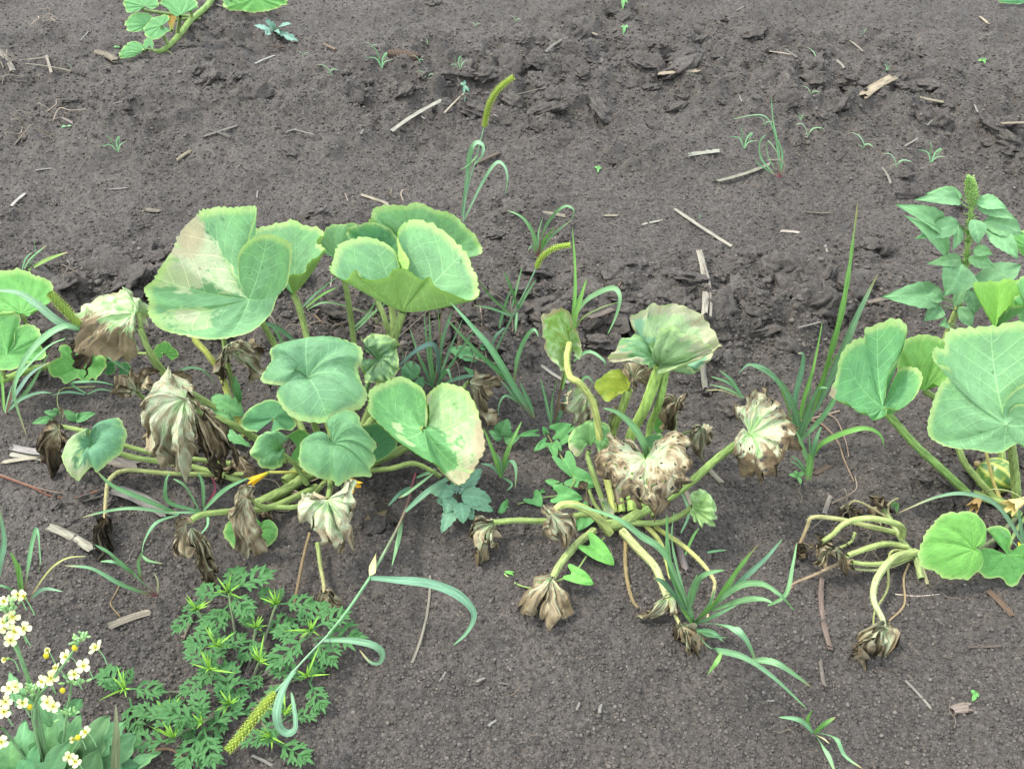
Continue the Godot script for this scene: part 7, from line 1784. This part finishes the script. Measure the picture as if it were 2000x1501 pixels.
	# the tangle of last year's weeds behind the grass in the gap
	for w in [["tangled dry brown weed stems among the grass in the gap", 905, 690, 26, 0.13, 0.09], ["dry weed stems and roots in the hollow behind the left squash stalks", 650, 640, 16, 0.1, 0.05], ["thin dry roots and stems on the clods at the far left edge", 110, 560, 9, 0.07, 0.04], ["dry stems tangled beneath the dead leaves of the collapsed vine", 1690, 1050, 9, 0.08, 0.05], ["brown dead stems lying beneath the left squash runner", 560, 960, 12, 0.1, 0.04], ["frayed tuft of pale straw at the left edge above the leaning seedling", 60, 235, 9, 0.1, 0.04], ["thin bundle of dry straw left of the squash vine tip", 84, 42, 6, 0.09, 0.03], ["small heap of dry straw behind the back leaf of the left squash", 735, 392, 6, 0.06, 0.03], ["straw and fibres gathered at the left edge by the crossed straws", 30, 135, 7, 0.12, 0.03]]:
		var c := soil_at(w[1], w[2])
		var d := thing("dead_weed", w[0], "dead weed", c)
		for i in int(w[3]):
			var r := Sheet.new()
			var yaw := rng.randf() * TAU
			var p0: Vector3 = c + Vector3(rng.randfn() * w[4] * 0.5, 0, rng.randfn() * w[4] * 0.4)
			var dir: Vector3 = Vector3(cos(yaw), 0, sin(yaw) * 0.7) * w[4] * rng.randf_range(0.4, 1.1)
			var p := PackedVector3Array()
			for k in 4:
				var q: Vector3 = p0 + dir * (k / 3.0) + Vector3(rng.randfn(), 0, rng.randfn()) * 0.008
				q.y = soil(q.x, q.z) + rng.randf() * w[5] * (0.2 + 0.8 * sin(k * 1.0))
				p.append(q)
			var g := rng.randf_range(0.5, 1.2) * (1.5 if w[2] < 450 else 1.0)
			tube(r, p, rng.randf_range(0.0008, 0.0021), 0.0006, Color(0.19 * g, 0.155 * g, 0.12 * g), Color(0.22 * g, 0.185 * g, 0.145 * g), 0.0, 0.05, 6)
			put(d, "dry_stem", r, "straw")
	# short straws that look all alike
	var list := [[820, 226, 832, 232], [938, 268, 930, 286], [630, 178, 600, 186], [706, 252, 708, 262], [545, 260, 578, 252], [570, 252, 614, 262], [1160, 170, 1175, 172], [1060, 480, 1046, 492], [1585, 500, 1578, 512], [1608, 476, 1622, 500], [1640, 520, 1670, 548], [1250, 500, 1262, 512], [205, 205, 250, 196], [210, 370, 250, 366], [460, 330, 470, 320], [500, 370, 505, 388], [640, 80, 636, 102], [960, 222, 975, 228], [1140, 130, 1160, 134], [1302, 32, 1305, 52], [1900, 200, 1912, 220], [1820, 232, 1812, 246], [1770, 285, 1790, 270], [1440, 182, 1452, 200], [1560, 640, 1602, 628], [1690, 520, 1700, 524], [1600, 570, 1620, 572], [940, 1320, 936, 1334], [862, 1330, 868, 1312], [1130, 1386, 1128, 1372], [965, 1402, 958, 1420], [986, 1330, 978, 1338], [1168, 1375, 1176, 1392], [1500, 1370, 1512, 1366], [540, 1490, 490, 1480], [100, 325, 70, 335], [170, 60, 160, 80], [420, 8, 436, 12], [1440, 20, 1452, 12]]
	var first := true
	var made: MeshInstance3D
	for q in list:
		var at := soil_at((q[0] + q[2]) * 0.5, (q[1] + q[3]) * 0.5, 0.003)
		var e := soil_at(q[2], q[3], 0.004) - soil_at(q[0], q[1], 0.004)
		if first:
			first = false
			made = MeshInstance3D.new()
			made.name = numbered("straw_bit")
			var shape := straw_shape(1000, 400, 1040, 400, 6, 0.4, Color(0.44, 0.385, 0.3))
			var mid := Vector3.ZERO
			for v in shape.v:
				mid += v / shape.v.size()
			var long := soil_at(1000, 400).distance_to(soil_at(1040, 400))
			for i in shape.v.size():
				shape.v[i] = (shape.v[i] - mid) / Vector3(long, 1, 1)
			made.mesh = shape.mesh(mats.straw)
		else:
			made = made.duplicate()
			made.name = numbered("straw_bit")
		add_child(made)
		made.position = at
		var x := e.normalized()
		var zz := x.cross(Vector3.UP).normalized()
		made.basis = Basis(x * e.length(), zz.cross(x) * rng.randf_range(0.6, 1.2), zz * rng.randf_range(0.6, 1.3))
		tag(made, beside(q[0], q[1]), "straw", "short straws scattered over the soil")


var said := {}

func beside(x: float, y: float) -> String:
	# says where a short straw lies by what lies next to it
	var marks := [["the corn cob", 790, 108], ["the foxtail head", 975, 190], ["the thistle rosette", 540, 75], ["the vine tip", 250, 100], ["the crossed straws", 430, 258], ["the bleached leaf", 400, 420], ["the long slanting stalk", 1375, 447], ["the cracked clods", 1280, 530], ["the split tan stalk", 1325, 158], ["the ribbed flat husk", 1716, 172], ["the purple-footed far grass", 1520, 300], ["the white husk flake", 1375, 298], ["the pigweed spike", 1897, 360], ["the tallest grass blade", 1665, 480], ["the lone five-bladed grass", 1588, 1430], ["the long thin front straw", 820, 1200], ["the ragweed", 560, 1440], ["the dead leaf pair in front", 1340, 1260], ["the root stub", 360, 305], ["the flat split stalk", 815, 226], ["the upright split stalk", 1368, 575], ["the pigweed's lowest leaf", 1730, 580], ["the white oval flake", 1543, 452], ["the straight far twig", 1040, 182], ["the short topmost straw", 1300, 20]]
	marks.sort_custom(func(a: Array, b: Array) -> bool: return Vector2(a[1] - x, a[2] - y).length() < Vector2(b[1] - x, b[2] - y).length())
	var best := ""
	for m in marks:
		var d := Vector2(x - m[1], y - m[2])
		var way := ("right of" if d.x > 0 else "left of") if absf(d.x) > absf(d.y) * 2.0 else ("below" if d.y > 0 else "above")
		if absf(d.x) <= absf(d.y) * 2.0 and absf(d.x) > absf(d.y) * 0.5:
			way += " and " + ("right of" if d.x > 0 else "left of")
		best = "thin pale straw lying %s%s %s" % ["just " if d.length() < 60 else "well " if d.length() > 150 else "", way, m[0]]
		if not said.has(best):
			break
	said[best] = true
	return best
